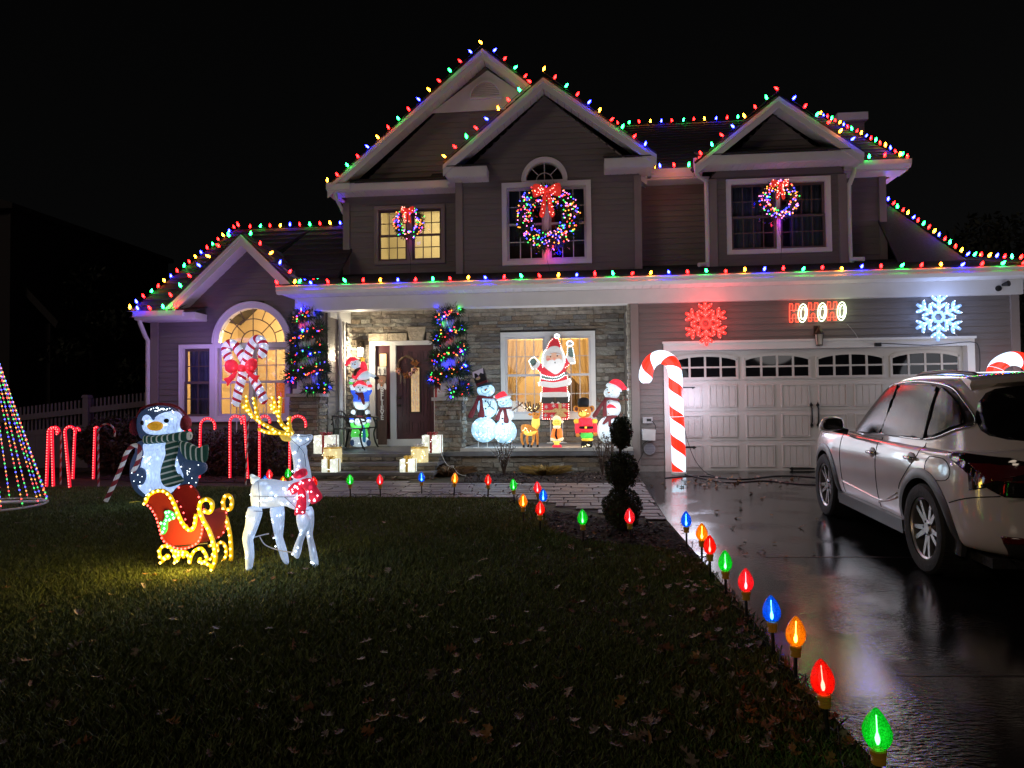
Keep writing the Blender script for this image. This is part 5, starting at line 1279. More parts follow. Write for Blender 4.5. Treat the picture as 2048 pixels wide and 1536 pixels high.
am = F['amber_tin']; at_ = MB(); al = []
for k, (tn, yo) in enumerate((([(512, 395), (420, 380), (335, 335), (262, 292), (190, 232), (118, 150)], -.06), ([(196, 238), (172, 165), (152, 90)], -.06), ([(262, 292), (240, 220), (222, 98)], -.06), ([(420, 382), (330, 382), (245, 355)], -.04),
                              ([(485, 395), (400, 325), (370, 258), (338, 208), (296, 150)], .06), ([(345, 215), (334, 150), (325, 88)], .06), ([(370, 250), (380, 180), (388, 95)], .06), ([(495, 385), (480, 320), (484, 250)], .0), ([(440, 352), (460, 345), (482, 320)], .03))):
    pts = [(x, Yr + yo * (1 + .3 * i_), z) for i_, (x, z) in enumerate(smooth_path(q(Yr, *tn), 5))] if False else [(x, Yr + yo, z) for x, z in smooth_path(q(Yr, *tn), 5)]
    n_ = len(pts); at_.tube(pts, [.022 - .010 * i_ / n_ for i_ in range(n_)], 8); al += [(p[0] + rnd.uniform(-.012, .012), p[1] - .02, p[2]) for p in resample(pts, .04)]
at_.build('antlers', am, rd, smooth='all')
pf(rd, 'ear', q(Yr, (396, 405), (440, 400), (488, 432), (476, 456), (425, 452), (405, 430)), Yr - .06, .02, fabric('gold_ear', (.7, .5, .1), .3, 0, 9, (1, .7, .1)))
bo = F['bow'] = fabric('rose_bow_cloth', (.5, .02, .05), .34, 1.2, 12, (1, .03, .10))
for o_, nm, d in ((((505, 715), (540, 685), (572, 690), (578, 740), (525, 765), (495, 745)), 'bow_band', .10), (((455, 850), (500, 795), (548, 790), (560, 830), (520, 880), (485, 888)), 'bow_loop', .04), (((545, 780), (640, 755), (690, 830), (735, 915), (650, 968), (630, 880), (575, 830)), 'bow_loop', .04), (((540, 800), (585, 830), (606, 900), (600, 1040), (545, 1055), (512, 1050), (530, 960), (545, 880)), 'bow_tail', .03)):
    pf(rd, nm, q(Yr, *o_), Yr - .11, d, bo, 3)
lb = MB()
for o_ in (((465, 850), (540, 795), (560, 830), (490, 885)), ((550, 780), (640, 760), (730, 912), (650, 960)), ((540, 800), (604, 900), (600, 1040), (516, 1052), (540, 900)), ((500, 700), (570, 665), (575, 740), (495, 745))): lamps(lb, scatter(q(Yr, *o_), Yr - .12, .05, 11), .010)
lb.build('bow_lights', bulb_mat('rose_led', (1, .16, .25), 5, .3), rd, kind='stuff')
FSY[0] = None
lb = MB(); lamps(lb, scatter(bodyo, Yr, .13, 24) + scatter(necko, Yr, .085, 10) + scatter(heado, Yr, .075, 4), .0085)
for o_, Yl in lega: lamps(lb, scatter(o_, Yl, .045, 6), .0085)
lb.build('white_lights', F['led'], rd, kind='stuff')
lb = MB(); lamps(lb, al, .010); lb.build('gold_lights', F['led_gold'], rd, kind='stuff')
FSY[0] = None
wr = MB()                                            # dark frame wires that show through the cloth
for ln_ in (((186, 898), (300, 900), (440, 905), (560, 900)), ((225, 770), (236, 880), (240, 990)), ((495, 440), (560, 500), (600, 560), (612, 660)), ((545, 545), (560, 500), (600, 480), (655, 445)), ((190, 1018), (240, 1020), (292, 1020)), ((520, 410), (600, 415), (655, 405)), ((440, 905), (490, 950), (560, 1010), (640, 1010))):
    wr.tube([(x * (Yr - .135) / Yr, Yr - .135, CAM_Z + (z - CAM_Z) * (Yr - .135) / Yr) for x, z in smooth_path(q(Yr, *ln_), 4)], .0022, 4)
wr.build('frame_wire', M['black'], rd)
MB().tube([(x, Yr - .04, z) for x, z in smooth_path(q(Yr, (208, 1225), (270, 1208), (330, 1195)), 4)], .005, 5).tube([(x, Yr - .02, z) for x, z in smooth_path(q(Yr, (245, 1215), (290, 1285), (380, 1325), (480, 1345), (545, 1355)), 5)], .005, 5).build('leg_brace', M['trim'], rd)
point_light('figure_fill', (gr.x, Yr - .75, gz(Yr) + .6), 9.0, (.6, .75, 1), .3, rd)  # unseen lamp added in front of the reindeer, lights the lawn around it
# ------------------------------------------------------------------ snowman couple on the ledge
def stand(par, xs_, z0, z1, Y, m='trim'):
    s = MB()
    for x in xs_: s.tube([(x, Y, z1), (x, Y, z0)], .008, 6); s.box((x - .09, Y - .06, z0), (x + .09, Y + .06, z0 + .008))
    s.build('stand', M[m], par)
LZ = .44
Yn = 12.80; q = Z(900, 700, 7.317)
def snow_part(par, nm, Yp_, d, c, rx, ry, m='snow'): return pf(par, nm, q(Yp_, *circle(*c, rx, ry, 20)), Yp_, d, F[m], 0)
def ringwires(par, c, rx, ry, Y, d):
    w = MB()
    for k in (-.66, -.33, 0, .33, .66): w.tube([(x, Y - (d + .006) * math.sqrt(max(0, 1 - k * k - (1 - k * k) * math.sin(t) ** 2 * .999)) - .004, z) for t, (x, z) in ((t, q(Y, (c[0] + rx * k, c[1] + ry * math.sqrt(1 - k * k) * math.sin(t)))[0]) for t in (-1.4 + 2.8 * i / 10 for i in range(11)))], .0022, 3)
    for k in (-.6, -.2, .2, .6): w.tube([(x, Y - (d + .006) * math.sqrt(max(0, 1 - k * k)) * math.cos(t) - .004, z) for t, (x, z) in ((t, q(Y, (c[0] + rx * math.sqrt(1 - k * k) * math.sin(t), c[1] + ry * k))[0]) for t in (-1.4 + 2.8 * i / 10 for i in range(11)))], .0022, 3)
    w.build('frame_wire', mat('grey_frame_wire', (.15, .22, .28), .6, noise=.1) if 'grey_frame_wire' not in bpy.data.materials else bpy.data.materials['grey_frame_wire'], par)
s1 = thing('snowman_figure', 'tall lit snowman with top hat and maroon scarf on the porch ledge', 'snowman', (q(Yn, (500, 1300))[0][0], Yn, LZ))
snow_part(s1, 'lower_body', Yn, .16, (500, 1165), 190, 188); snow_part(s1, 'upper_body', Yn - .02, .14, (545, 838), 147, 160); snow_part(s1, 'head', Yn - .03, .13, (525, 590), 130, 98)
ringwires(s1, (500, 1165), 190, 188, Yn, .16)
pf(s1, 'scarf', q(Yn, (408, 670), (470, 660), (560, 675), (636, 685), (632, 715), (540, 712), (412, 705)), Yn - .08, .12, F['plaid'])
pf(s1, 'scarf_tail', q(Yn, (410, 690), (448, 705), (420, 800), (385, 900), (342, 992), (275, 972), (320, 880), (370, 780)), Yn - .12, .04, F['plaid'])
pf(s1, 'scarf_tail', q(Yn, (448, 700), (486, 705), (500, 800), (520, 900), (516, 984), (426, 974), (446, 880), (455, 790)), Yn - .15, .04, F['plaid'])
MB().prism(q(Yn, (345, 345), (380, 330), (440, 290), (492, 270), (520, 345), (552, 462), (480, 500), (398, 525), (365, 440)), Yn - .10, Yn + .06).build('hat_crown', F['black'], s1)
MB().prism(q(Yn, (340, 330), (492, 268), (500, 350), (455, 335), (430, 380), (395, 345), (365, 345), (375, 420), (350, 400)), Yn - .105, Yn - .10).build('hat_snow', mat('printed_snow', (.65, .58, .68), .7, noise=.1), s1)
MB().prism(q(Yn, (388, 500), (470, 470), (548, 440), (556, 470), (480, 500), (400, 530)), Yn - .108, Yn + .06).build('hat_band', F['plaid'], s1)
pf(s1, 'hat_bow', q(Yn, (392, 415), (440, 385), (455, 420), (430, 440), (395, 440)), Yn - .11, .02, F['glit'], 2)
pf(s1, 'hat_brim', q(Yn, (372, 565), (450, 515), (560, 480), (640, 472), (600, 510), (500, 535), (420, 555)), Yn - .06, .13, mat('dark_teal_felt', (.012, .03, .04), .8, noise=.2))
for bx, by, r in ((537, 748, 13), (540, 858, 13), (541, 970, 13)): pf(s1, 'button', q(Yn, *circle(bx, by, r, None, 10)), Yn - .165, .015, F['black'], 0)
for bx, by in ((483, 556), (571, 534)): pf(s1, 'eye', q(Yn, *circle(bx, by, 10, None, 10)), Yn - .145, .012, F['black'], 0)
pf(s1, 'nose', q(Yn, (522, 580), (555, 562), (562, 578), (540, 602), (520, 600)), Yn - .15, .04, F['orange_d'])
MB().tube([(x, Yn - .165, z) for x, z in smooth_path(q(Yn, (468, 590), (490, 625), (530, 638), (575, 622), (595, 590)), 4)], .004, 5).build('mouth', F['black'], s1)
MB().tube([(x, Yn - .17, z) for x, z in q(Yn, (668, 870), (605, 822), (562, 752))], .010, 5).tube([(x, Yn - .17, z) for x, z in q(Yn, (605, 822), (614, 745))], .008, 5).tube([(x, Yn - .17, z) for x, z in q(Yn, (600, 820), (565, 835))], .008, 5).build('twig_arm', mat('printed_twig', (.10, .14, .17), .8, noise=.2), s1)
lb = MB(); lamps(lb, scatter(q(Yn, *circle(500, 1165, 180, 180)), Yn, .16, 44) + scatter(q(Yn, *circle(545, 840, 130, 140)), Yn, .14, 14), .0075); lb.build('mini_lights', F['led'], s1, kind='stuff')
x0 = [p[0] for p in q(Yn, (415, 1400), (545, 1400))]; stand(s1, x0, LZ, q(Yn, (0, 1340))[0][1], Yn)
Y2 = Yn - .08
s2 = thing('snowman_figure', 'shorter lit snowman with red Santa hat and maroon scarf beside the tall one', 'snowman', (q(Y2, (800, 1300))[0][0], Y2, LZ))
snow_part(s2, 'lower_body', Y2, .15, (805, 1195), 172, 178); snow_part(s2, 'upper_body', Y2 - .02, .13, (805, 950), 130, 118, 'white'); snow_part(s2, 'head', Y2 - .03, .12, (806, 772), 104, 84)
ringwires(s2, (805, 1195), 172, 178, Y2, .15)
pf(s2, 'hat', q(Y2, (648, 690), (690, 650), (745, 615), (795, 604), (832, 645), (852, 690), (710, 715), (670, 700)), Y2 - .06, .09, F['red'])
pf(s2, 'hat_brim', q(Y2, (692, 722), (760, 695), (840, 670), (892, 668), (894, 700), (820, 715), (750, 735), (702, 750)), Y2 - .08, .11, F['white'])
pf(s2, 'pompom', q(Y2, *circle(657, 684, 18, None, 12)), Y2 - .06, .06, F['white'], 0)
pf(s2, 'scarf', q(Y2, (720, 848), (800, 835), (900, 836), (906, 858), (800, 868), (725, 872)), Y2 - .08, .10, F['plaid'])
pf(s2, 'scarf_tail', q(Y2, (748, 850), (785, 855), (765, 920), (728, 1032), (668, 1004), (705, 930)), Y2 - .12, .04, F['plaid'])
pf(s2, 'scarf_tail', q(Y2, (785, 850), (825, 850), (850, 940), (872, 1058), (800, 1056), (800, 950)), Y2 - .14, .04, F['plaid'])
for bx, by in ((780, 1000), (783, 1078)): pf(s2, 'button', q(Y2, *circle(bx, by, 14, 11, 10)), Y2 - .16, .015, F['black'], 0)
for bx, by in ((757, 752), (833, 738)): pf(s2, 'eye', q(Y2, *circle(bx, by, 9, None, 10)), Y2 - .135, .012, F['black'], 0)
pf(s2, 'nose', q(Y2, *circle(790, 778, 13, None, 10)), Y2 - .14, .03, F['orange_d'], 0)
MB().tube([(x, Y2 - .15, z) for x, z in smooth_path(q(Y2, (735, 785), (760, 808), (800, 815), (840, 795), (862, 765)), 4)], .0035, 5).build('mouth', F['black'], s2)
MB().tube([(x, Y2 - .02, z) for x, z in q(Y2, (915, 885), (1000, 822), (1068, 765))], .012, 6).tube([(x, Y2 - .02, z) for x, z in q(Y2, (1000, 822), (1000, 745))], .009, 6).tube([(x, Y2 - .02, z) for x, z in q(Y2, (1015, 812), (1058, 822))], .008, 6).build('twig_arm', mat('brown_twig', (.16, .09, .06), .8, noise=.2), s2)
lb = MB(); lamps(lb, scatter(q(Y2, *circle(805, 1195, 160, 168)), Y2, .15, 36), .0075); lb.build('mini_lights', F['led'], s2, kind='stuff')
x0 = [p[0] for p in q(Y2, (760, 1400), (905, 1400))]; stand(s2, x0, LZ, q(Y2, (0, 1350))[0][1], Y2)

# ------------------------------------------------------------------ snowman with baby on the right
q = Z(1140, 740, 6.4); Y3 = 12.84
s3 = thing('snowman_figure', 'lit snowman with baby snowman in its arms at the right end of the ledge', 'snowman', (q(Y3, (520, 950))[0][0], Y3, LZ))
snow_part(s3, 'lower_body', Y3, .15, (470, 765), 124, 168, 'white'); snow_part(s3, 'upper_body', Y3 - .02, .13, (545, 490), 108, 118, 'white'); snow_part(s3, 'head', Y3 - .03, .12, (535, 295), 104, 82, 'white')
pf(s3, 'hat', q(Y3, (498, 165), (558, 118), (640, 132), (700, 195), (728, 246), (680, 256), (650, 255), (600, 205), (540, 180)), Y3 - .06, .08, F['red'])
pf(s3, 'hat_brim', q(Y3, (466, 180), (500, 168), (580, 195), (655, 250), (648, 285), (570, 235), (465, 212)), Y3 - .08, .10, F['white'])
pf(s3, 'pompom', q(Y3, *circle(738, 250, 17, None, 12)), Y3 - .06, .05, F['white'], 0)
rs = mat('rust_scarf', (.24, .04, .045), .85, noise=.3, nscale=30)
pf(s3, 'scarf', q(Y3, (438, 350), (520, 352), (620, 370), (618, 400), (520, 384), (445, 378)), Y3 - .08, .11, rs)
pf(s3, 'scarf_tail', q(Y3, (440, 368), (470, 380), (410, 470), (330, 602), (285, 582), (350, 480)), Y3 - .11, .03, rs)
pf(s3, 'scarf_tail', q(Y3, (428, 390), (464, 392), (464, 480), (468, 582), (418, 580), (418, 480)), Y3 - .13, .03, rs)
for bx, by, r in ((488, 412, 12),): pf(s3, 'button', q(Y3, *circle(bx, by, r, 9, 10)), Y3 - .15, .015, F['black'], 0)
for bx, by in ((472, 255), (541, 262)): pf(s3, 'eye', q(Y3, *circle(bx, by, 8, None, 10)), Y3 - .135, .012, F['black'], 0)
pf(s3, 'nose', q(Y3, (472, 290), (500, 280), (510, 290), (490, 302)), Y3 - .14, .03, F['orange_d'])
MB().tube([(x, Y3 - .155, z) for x, z in smooth_path(q(Y3, (450, 290), (470, 318), (505, 325), (540, 310)), 4)], .003, 5).build('mouth', F['black'], s3)
tw3 = MB()
for ln_ in (((382, 412), (345, 350)), ((382, 412), (402, 338)), ((382, 412), (330, 385)), ((385, 410), (415, 400)), ((610, 412), (690, 382), (762, 372)), ((690, 382), (692, 330)), ((700, 380), (740, 395)), ((640, 600), (670, 545)), ((645, 590), (640, 545)), ((440, 610), (385, 560)), ((425, 600), (400, 612))): tw3.tube([(x, Y3 - .12, z) for x, z in q(Y3, *ln_)], .008, 5)
tw3.build('twig_arm', mat('red_brown_twig', (.17, .07, .05), .8, noise=.2), s3)
snow_part(s3, 'baby_head', Y3 - .12, .08, (532, 540), 62, 46, 'white'); snow_part(s3, 'baby_body', Y3 - .11, .08, (545, 745), 92, 150, 'white')
pf(s3, 'baby_hat', q(Y3, (465, 470), (490, 442), (530, 440), (575, 470), (592, 500), (540, 490), (480, 488)), Y3 - .16, .05, F['red'], 3)
pf(s3, 'baby_hat_brim', q(Y3, (470, 492), (530, 480), (594, 496), (592, 514), (530, 505), (474, 512)), Y3 - .18, .05, F['white'], 3)
pf(s3, 'baby_scarf', q(Y3, (480, 582), (596, 578), (596, 596), (520, 602), (522, 715), (484, 715), (484, 620), (440, 690), (404, 685), (450, 620)), Y3 - .19, .03, rs, 2)
pf(s3, 'baby_nose', q(Y3, *circle(490, 552, 10, 7, 8)), Y3 - .2, .02, F['orange_d'], 0)
lb = MB(); lamps(lb, scatter(q(Y3, *circle(470, 765, 110, 155)), Y3, .15, 22), .007); lb.build('mini_lights', F['led'], s3, kind='stuff')
x0 = [p[0] for p in q(Y3, (440, 950), (560, 950))]; stand(s3, x0, LZ, q(Y3, (0, 915))[0][1], Y3)
for x in (-1.5, -.7, .6): pass
point_light('figure_fill', (-1.45, 13.3, 1.0), 24, (.55, .82, 1), .3, s1); point_light('figure_fill', (.55, 13.25, 1.1), 20, (.65, .85, 1), .3, s3)  # unseen lamps added behind the snowmen to brighten the porch wall
point_light('figure_fill', (.45, 12.2, .9), 11.0, (.75, .9, 1), .3, s3); point_light('figure_fill', (-1.4, 12.2, .9), 15.0, (.70, .88, 1), .3, s1)  # unseen front fills added before the ledge to brighten the porch

# ------------------------------------------------------------------ Santa panel standing in the window
q = Z(1030, 650, 7.317); YS = 14.34
sa = thing('santa_panel', 'flat Santa Claus panel outlined in white lights standing on a red present before the window', 'santa', (q(YS, (590, 1150))[0][0], YS, .9))
def pl(nm, m, dy, *pts, sm=3, th=.014): return MB().prism(smooth_loop(q(YS, *pts), sm) if sm else q(YS, *pts), YS - dy - th, YS - dy).build(nm, F[m] if isinstance(m, str) else m, sa)
pl('coat', 'print_red', 0, (400, 570), (330, 640), (368, 690), (380, 800), (372, 880), (480, 900), (700, 890), (772, 860), (762, 750), (742, 665), (790, 590), (800, 520), (742, 490), (700, 600))
pl('trousers', 'print_red', .004, (400, 895), (760, 895), (768, 985), (395, 985), sm=0)
pl('coat_fur', 'print_white', .012, (345, 850), (400, 822), (560, 840), (700, 815), (790, 790), (822, 830), (780, 885), (680, 905), (560, 920), (420, 905), (365, 890))
pl('trouser_fur', 'print_white', .012, (385, 992), (780, 985), (785, 1048), (590, 1055), (385, 1052))
pl('boot', 'print_dark', .008, (392, 1052), (584, 1055), (584, 1150), (388, 1150), sm=0); pl('boot', 'print_dark', .008, (594, 1055), (780, 1050), (782, 1150), (594, 1150), sm=0)
pl('beard', 'print_white', .020, (430, 370), (520, 318), (620, 312), (688, 342), (722, 430), (728, 560), (702, 640), (645, 700), (590, 722), (528, 690), (440, 625), (398, 560), (410, 450))
pl('face', 'skin', .030, (455, 470), (500, 425), (580, 408), (660, 420), (688, 470), (670, 520), (575, 540), (470, 530))
pl('eyebrow', 'print_white', .038, (470, 440), (515, 425), (540, 440), (500, 452)); pl('eyebrow', 'print_white', .038, (600, 428), (640, 420), (665, 440), (630, 442))
pl('moustache', 'print_white', .040, (445, 580), (500, 520), (575, 510), (650, 495), (700, 540), (640, 570), (590, 560), (540, 590), (480, 600))
pl('cheek', mat('printed_cheek', (.62, .17, .14), .7, noise=.1), .036, *circle(497, 505, 28, 18, 12), sm=0)
pl('nose', mat('printed_nose', (.66, .25, .17), .7, noise=.1), .044, *circle(577, 500, 20, 22, 14), sm=0)
for ex, ey in ((521, 467), (620, 454)): pl('eye', 'black', .040, *circle(ex, ey, 10, None, 10), sm=0)
pl('mouth', 'black', .048, *circle(587, 552, 9, 13, 10), sm=0)
pl('hat', 'print_red', .024, (458, 365), (500, 262), (560, 192), (625, 192), (652, 250), (690, 352), (610, 308), (520, 320))
pl('pompom', 'print_white', .030, *circle(615, 168, 42, 38, 16), sm=0)
pl('mitten', 'print_green', .012, (214, 530), (245, 500), (285, 490), (312, 530), (300, 575), (262, 600), (225, 570)); pl('cuff', 'print_white', .012, (255, 600), (320, 535), (372, 560), (330, 630), (285, 660))
pl('sleeve', 'print_red', .010, (318, 640), (372, 560), (412, 590), (440, 690), (380, 690)); pl('sleeve', 'print_red', .010, (735, 490), (800, 520), (790, 582), (720, 655), (712, 560))
pl('glove', 'print_green', .014, (780, 345), (850, 335), (860, 420), (850, 470), (790, 460), (775, 400)); pl('cuff', 'print_white', .014, (745, 470), (800, 450), (870, 500), (880, 570), (810, 570), (760, 500))
pl('snow_face', 'print_white', .020, *circle(803, 275, 54, 46, 16), sm=0)
pl('snow_nose', 'orange_d', .036, (793, 250), (806, 262), (798, 280)); pl('snow_eye', 'black', .036, *circle(825, 272, 9, 6, 8), sm=0); pl('snow_mouth', 'black', .036, *circle(778, 298, 9, 5, 8), sm=0)
pl('garland', 'print_green', .016, (382, 728), (560, 770), (735, 688), (745, 735), (640, 790), (540, 805), (388, 782))
pl('present', 'print_red', .010, (402, 1150), (785, 1145), (785, 1385), (402, 1385), sm=0)
pl('ribbon', 'glit', .026, (638, 1146), (682, 1146), (682, 1385), (638, 1385), sm=0); pl('ribbon', 'glit', .028, (415, 1248), (780, 1240), (780, 1275), (415, 1280), sm=0)
pl('ribbon_bow', 'glit', .044, (545, 1250), (600, 1215), (655, 1240), (720, 1215), (760, 1250), (700, 1270), (760, 1330), (700, 1350), (660, 1290), (620, 1345), (575, 1320), (620, 1270))
for cx_, cy_ in ((458, 1198), (566, 1182), (714, 1175), (450, 1322), (542, 1335)):
    s = MB()
    for k in range(3):
        a = PI / 3 * k + .5; s.tube([(x, YS - .03, z) for x, z in q(YS, (cx_ - 30 * math.cos(a), cy_ - 30 * math.sin(a)), (cx_ + 30 * math.cos(a), cy_ + 30 * math.sin(a)))], .0055, 4)
    s.build('snowflake', F['print_white'], sa)
for tx in (545, 632): pl('boot_toe', 'print_white', .016, (tx - 25, 1148), (tx, 1122), (tx + 25, 1140), (tx + 25, 1150), sm=0)
LW, LR = [], []
def led(pts, step, b, closed=False): b += [(p[0], YS - .055, p[2]) for p in resample([(x, YS, z) for x, z in q(YS, *(list(pts) + ([pts[0]] if closed else [])))], step)]
led(smooth_path(((445, 370), (410, 440), (400, 540), (410, 630)), 4), .032, LW); led(smooth_path(((670, 330), (715, 420), (730, 500), (728, 560)), 4), .032, LW)
led(circle(615, 168, 34, 30, 14), .022, LW, True); led(circle(803, 275, 48, 40, 14), .028, LW, True)
led(((210, 530), (240, 490), (285, 470), (365, 555)), .035, LW); led(((210, 540), (245, 630), (285, 660)), .035, LW)
led(((770, 340), (765, 430), (740, 480)), .035, LW); led(((845, 340), (862, 430), (880, 560), (800, 565)), .035, LW)
led(((375, 720), (450, 748), (560, 770), (650, 750), (738, 690)), .036, LW); led(((385, 780), (460, 800), (560, 808), (650, 790), (742, 730)), .036, LW); led(((378, 720), (380, 790)), .03, LW)
led(((345, 845), (355, 890)), .02, LW); led(((800, 790), (820, 830), (790, 880)), .025, LW); led(((385, 990), (385, 1050), (375, 1120)), .03, LW); led(((780, 980), (790, 1060), (785, 1130)), .03, LW)
led(((460, 360), (500, 260), (560, 195)), .04, LR); led(((640, 220), (690, 345)), .04, LR); led(((320, 650), (375, 700)), .045, LR); led(((400, 910), (398, 975)), .04, LR); led(((765, 905), (768, 975)), .04, LR); led(((740, 625), (790, 585)), .04, LR); led(((760, 740), (775, 790)), .035, LR); led(((372, 780), (368, 830)), .03, LR)
led(((402, 1155), (402, 1375), (785, 1375), (785, 1150)), .045, LR)
lb = MB(); lamps(lb, LW, .0115); lb.build('white_lights', F['led'], sa, kind='stuff'); lb = MB(); lamps(lb, LR, .0105); lb.build('red_lights', bulb_mat('warm_red_led', (1, .35, .25), 6, .4), sa, kind='stuff')
st_ = MB(); x = q(YS, (590, 0))[0][0]; st_.tube([(x - .12, YS + .01, .95), (x - .12, YS + .01, .44)], .008, 6).tube([(x + .12, YS + .01, .95), (x + .12, YS + .01, .44)], .008, 6).box((x - .2, YS - .06, .43), (x + .2, YS + .07, .442)); st_.build('stand', M['trim'], sa)
point_light('panel_glow', (x, YS - .4, 1.9), 11, (.9, .95, 1), .3, sa)

# ------------------------------------------------------------------ small deer, elf, bear
q = Z(1020, 770, 7.314); Yd = 12.84
de = thing('deer_figure', 'small golden lit deer with dark antlers on the ledge beside the present', 'deer', (q(Yd, (290, 900))[0][0], Yd, LZ))
br = F['brown']
pf(de, 'body', q(Yd, (162, 600), (200, 576), (300, 582), (400, 645), (405, 700), (330, 742), (215, 722), (165, 680)), Yd, .07, br)
pf(de, 'belly', q(Yd, (200, 660), (300, 680), (400, 670), (330, 742), (220, 725)), Yd - .03, .05, F['yellow'])
pf(de, 'neck', q(Yd, (338, 470), (424, 470), (432, 605), (380, 650), (318, 600)), Yd - .01, .055, F['yellow'])
pf(de, 'head', q(Yd, (322, 412), (380, 400), (442, 418), (432, 470), (405, 500), (345, 492)), Yd - .03, .06, br)
pf(de, 'ear', q(Yd, (265, 430), (290, 408), (325, 430), (300, 452)), Yd - .02, .02, br); pf(de, 'ear', q(Yd, (420, 420), (440, 385), (452, 410), (440, 440)), Yd - .02, .02, br)
for i, lg in enumerate((((178, 700), (172, 760), (180, 830), (204, 880)), ((255, 720), (245, 790), (250, 840), (265, 880)), ((345, 720), (345, 790), (330, 850), (312, 885)), ((390, 690), (398, 780), (398, 850), (402, 885)))):
    MB().tube([(x, Yd + (-.05, .05)[i % 2], z) for x, z in smooth_path(q(Yd, *lg), 4)], [.026 - .0008 * k for k in range(13)], 8).build('leg', br, de, smooth='all')
    hx, hz = q(Yd, lg[-1])[0]; MB().prism([(hx - .02, LZ), (hx + .02, LZ), (hx + .015, hz + .015), (hx - .012, hz + .015)], Yd + (-.05, .05)[i % 2] - .02, Yd + (-.05, .05)[i % 2] + .02).build('hoof', F['black'], de)
at_ = MB()
for tn in (((330, 400), (260, 360), (190, 330)), ((270, 365), (230, 300), (215, 260)), ((290, 375), (270, 300), (262, 245)), ((310, 385), (300, 310), (290, 240)), ((335, 395), (340, 320), (345, 275)), ((345, 395), (375, 320), (385, 265)), ((350, 400), (420, 340), (436, 290)), ((400, 360), (410, 300), (412, 262))): at_.tube([(x, Yd, z) for x, z in smooth_path(q(Yd, *tn), 3)], .011, 6)
at_.build('antlers', mat('dark_antler', (.06, .035, .03), .7, noise=.3), de, smooth='all')
cl_ = MB(); foliage(cl_, [((x, Yd - .02, z), .03) for x, z in q(Yd, (320, 600), (350, 615), (385, 625), (420, 622), (455, 620), (440, 605))], 90, .05, .006); cl_.build('collar_garland', mat('grey_green_garland', (.16, .20, .15), .7, island=.4), de)
lb = MB(); lamps(lb, scatter(q(Yd, (200, 330), (430, 290), (350, 390)), Yd, .03, 9) + scatter(q(Yd, (180, 600), (390, 660), (330, 730), (190, 700)), Yd, .08, 9), .008); lb.build('mini_lights', M['mini_warm'], de, kind='stuff')
for ex, ey in ((360, 430), (412, 432)): pf(de, 'eye', q(Yd, *circle(ex, ey, 7, None, 8)), Yd - .085, .01, F['black'], 0)
Ye = 12.80
el = thing('elf_figure', 'little glowing yellow and orange elf in a peach hat at the middle of the ledge', 'elf', (q(Ye, (690, 900))[0][0], Ye, LZ))
pf(el, 'shoes', q(Ye, (620, 895), (640, 872), (690, 868), (740, 872), (756, 895), (748, 912), (630, 912)), Ye, .07, F['red'])
pf(el, 'trousers', q(Ye, (625, 810), (750, 810), (720, 850), (720, 880), (650, 880), (648, 850)), Ye, .07, F['yellow'])
pf(el, 'coat', q(Ye, (640, 625), (740, 625), (768, 710), (755, 780), (610, 780), (605, 710)), Ye, .09, F['orange'])
pf(el, 'coat_trim', q(Ye, (598, 770), (690, 790), (778, 765), (770, 810), (690, 825), (605, 812)), Ye - .01, .09, F['cream'])
pf(el, 'head', q(Ye, (622, 560), (640, 510), (690, 500), (742, 515), (745, 570), (720, 605), (660, 605)), Ye - .01, .09, F['yellow'])
pf(el, 'beard', q(Ye, (632, 600), (690, 585), (738, 598), (730, 632), (690, 640), (645, 632)), Ye - .03, .09, F['cream'])
pf(el, 'hat', q(Ye, (622, 515), (640, 462), (690, 444), (740, 478), (752, 520), (700, 505), (660, 508)), Ye - .02, .08, F['cream'])
pf(el, 'pompom', q(Ye, *circle(765, 536, 20, None, 12)), Ye - .02, .04, F['cream'], 0)
pf(el, 'strap', q(Ye, (672, 640), (692, 640), (688, 735), (712, 805), (695, 812), (658, 745)), Ye - .09, .012, F['black'], 2)
for ex in (668, 708): pf(el, 'eyebrow', q(Ye, (ex - 14, 520), (ex + 14, 524), (ex + 12, 532), (ex - 12, 530)), Ye - .095, .01, F['brown'], 0)
MB().tube([(x, Ye - .10, z) for x, z in smooth_path(q(Ye, (632, 548), (660, 565), (700, 567), (735, 548)), 3)], .0035, 5).build('mouth', F['brown'], el)
Yb = 12.80
be = thing('bear_figure', 'glowing teddy bear guardsman in red coat and tall black fur hat on the ledge', 'bear', (q(Yb, (1115, 900))[0][0], Yb, LZ))
pf(be, 'hat', q(Yb, (1003, 318), (990, 245), (1012, 200), (1075, 180), (1138, 194), (1158, 240), (1146, 318), (1080, 326)), Yb, .12, F['black'])
pf(be, 'head', q(Yb, (1000, 330), (1090, 318), (1175, 330), (1190, 400), (1160, 460), (1090, 480), (1015, 465), (992, 400)), Yb, .12, br)
for ex in (965, 1196): pf(be, 'ear', q(Yb, *circle(ex, 348, 42, 48, 16)), Yb + .02, .05, br, 0); pf(be, 'inner_ear', q(Yb, *circle(ex + (6 if ex < 1000 else -6), 350, 24, 30, 14)), Yb - .02, .03, mat('inner_ear_brown', (.25, .07, .05), .7, noise=.2), 0)
pf(be, 'muzzle', q(Yb, *circle(1066, 418, 54, 42, 16)), Yb - .08, .08, F['yellow'], 0)
pf(be, 'nose', q(Yb, *circle(1050, 388, 12, 9, 10)), Yb - .16, .02, F['black'], 0)
for ex, ey in ((1022, 366), (1108, 356)): pf(be, 'eye', q(Yb, *circle(ex, ey, 11, 8, 10)), Yb - .115, .02, F['black'], 0)
MB().tube([(x, Yb - .165, z) for x, z in q(Yb, (1050, 396), (1052, 418), (1070, 430))], .0035, 5).build('mouth', F['black'], be)
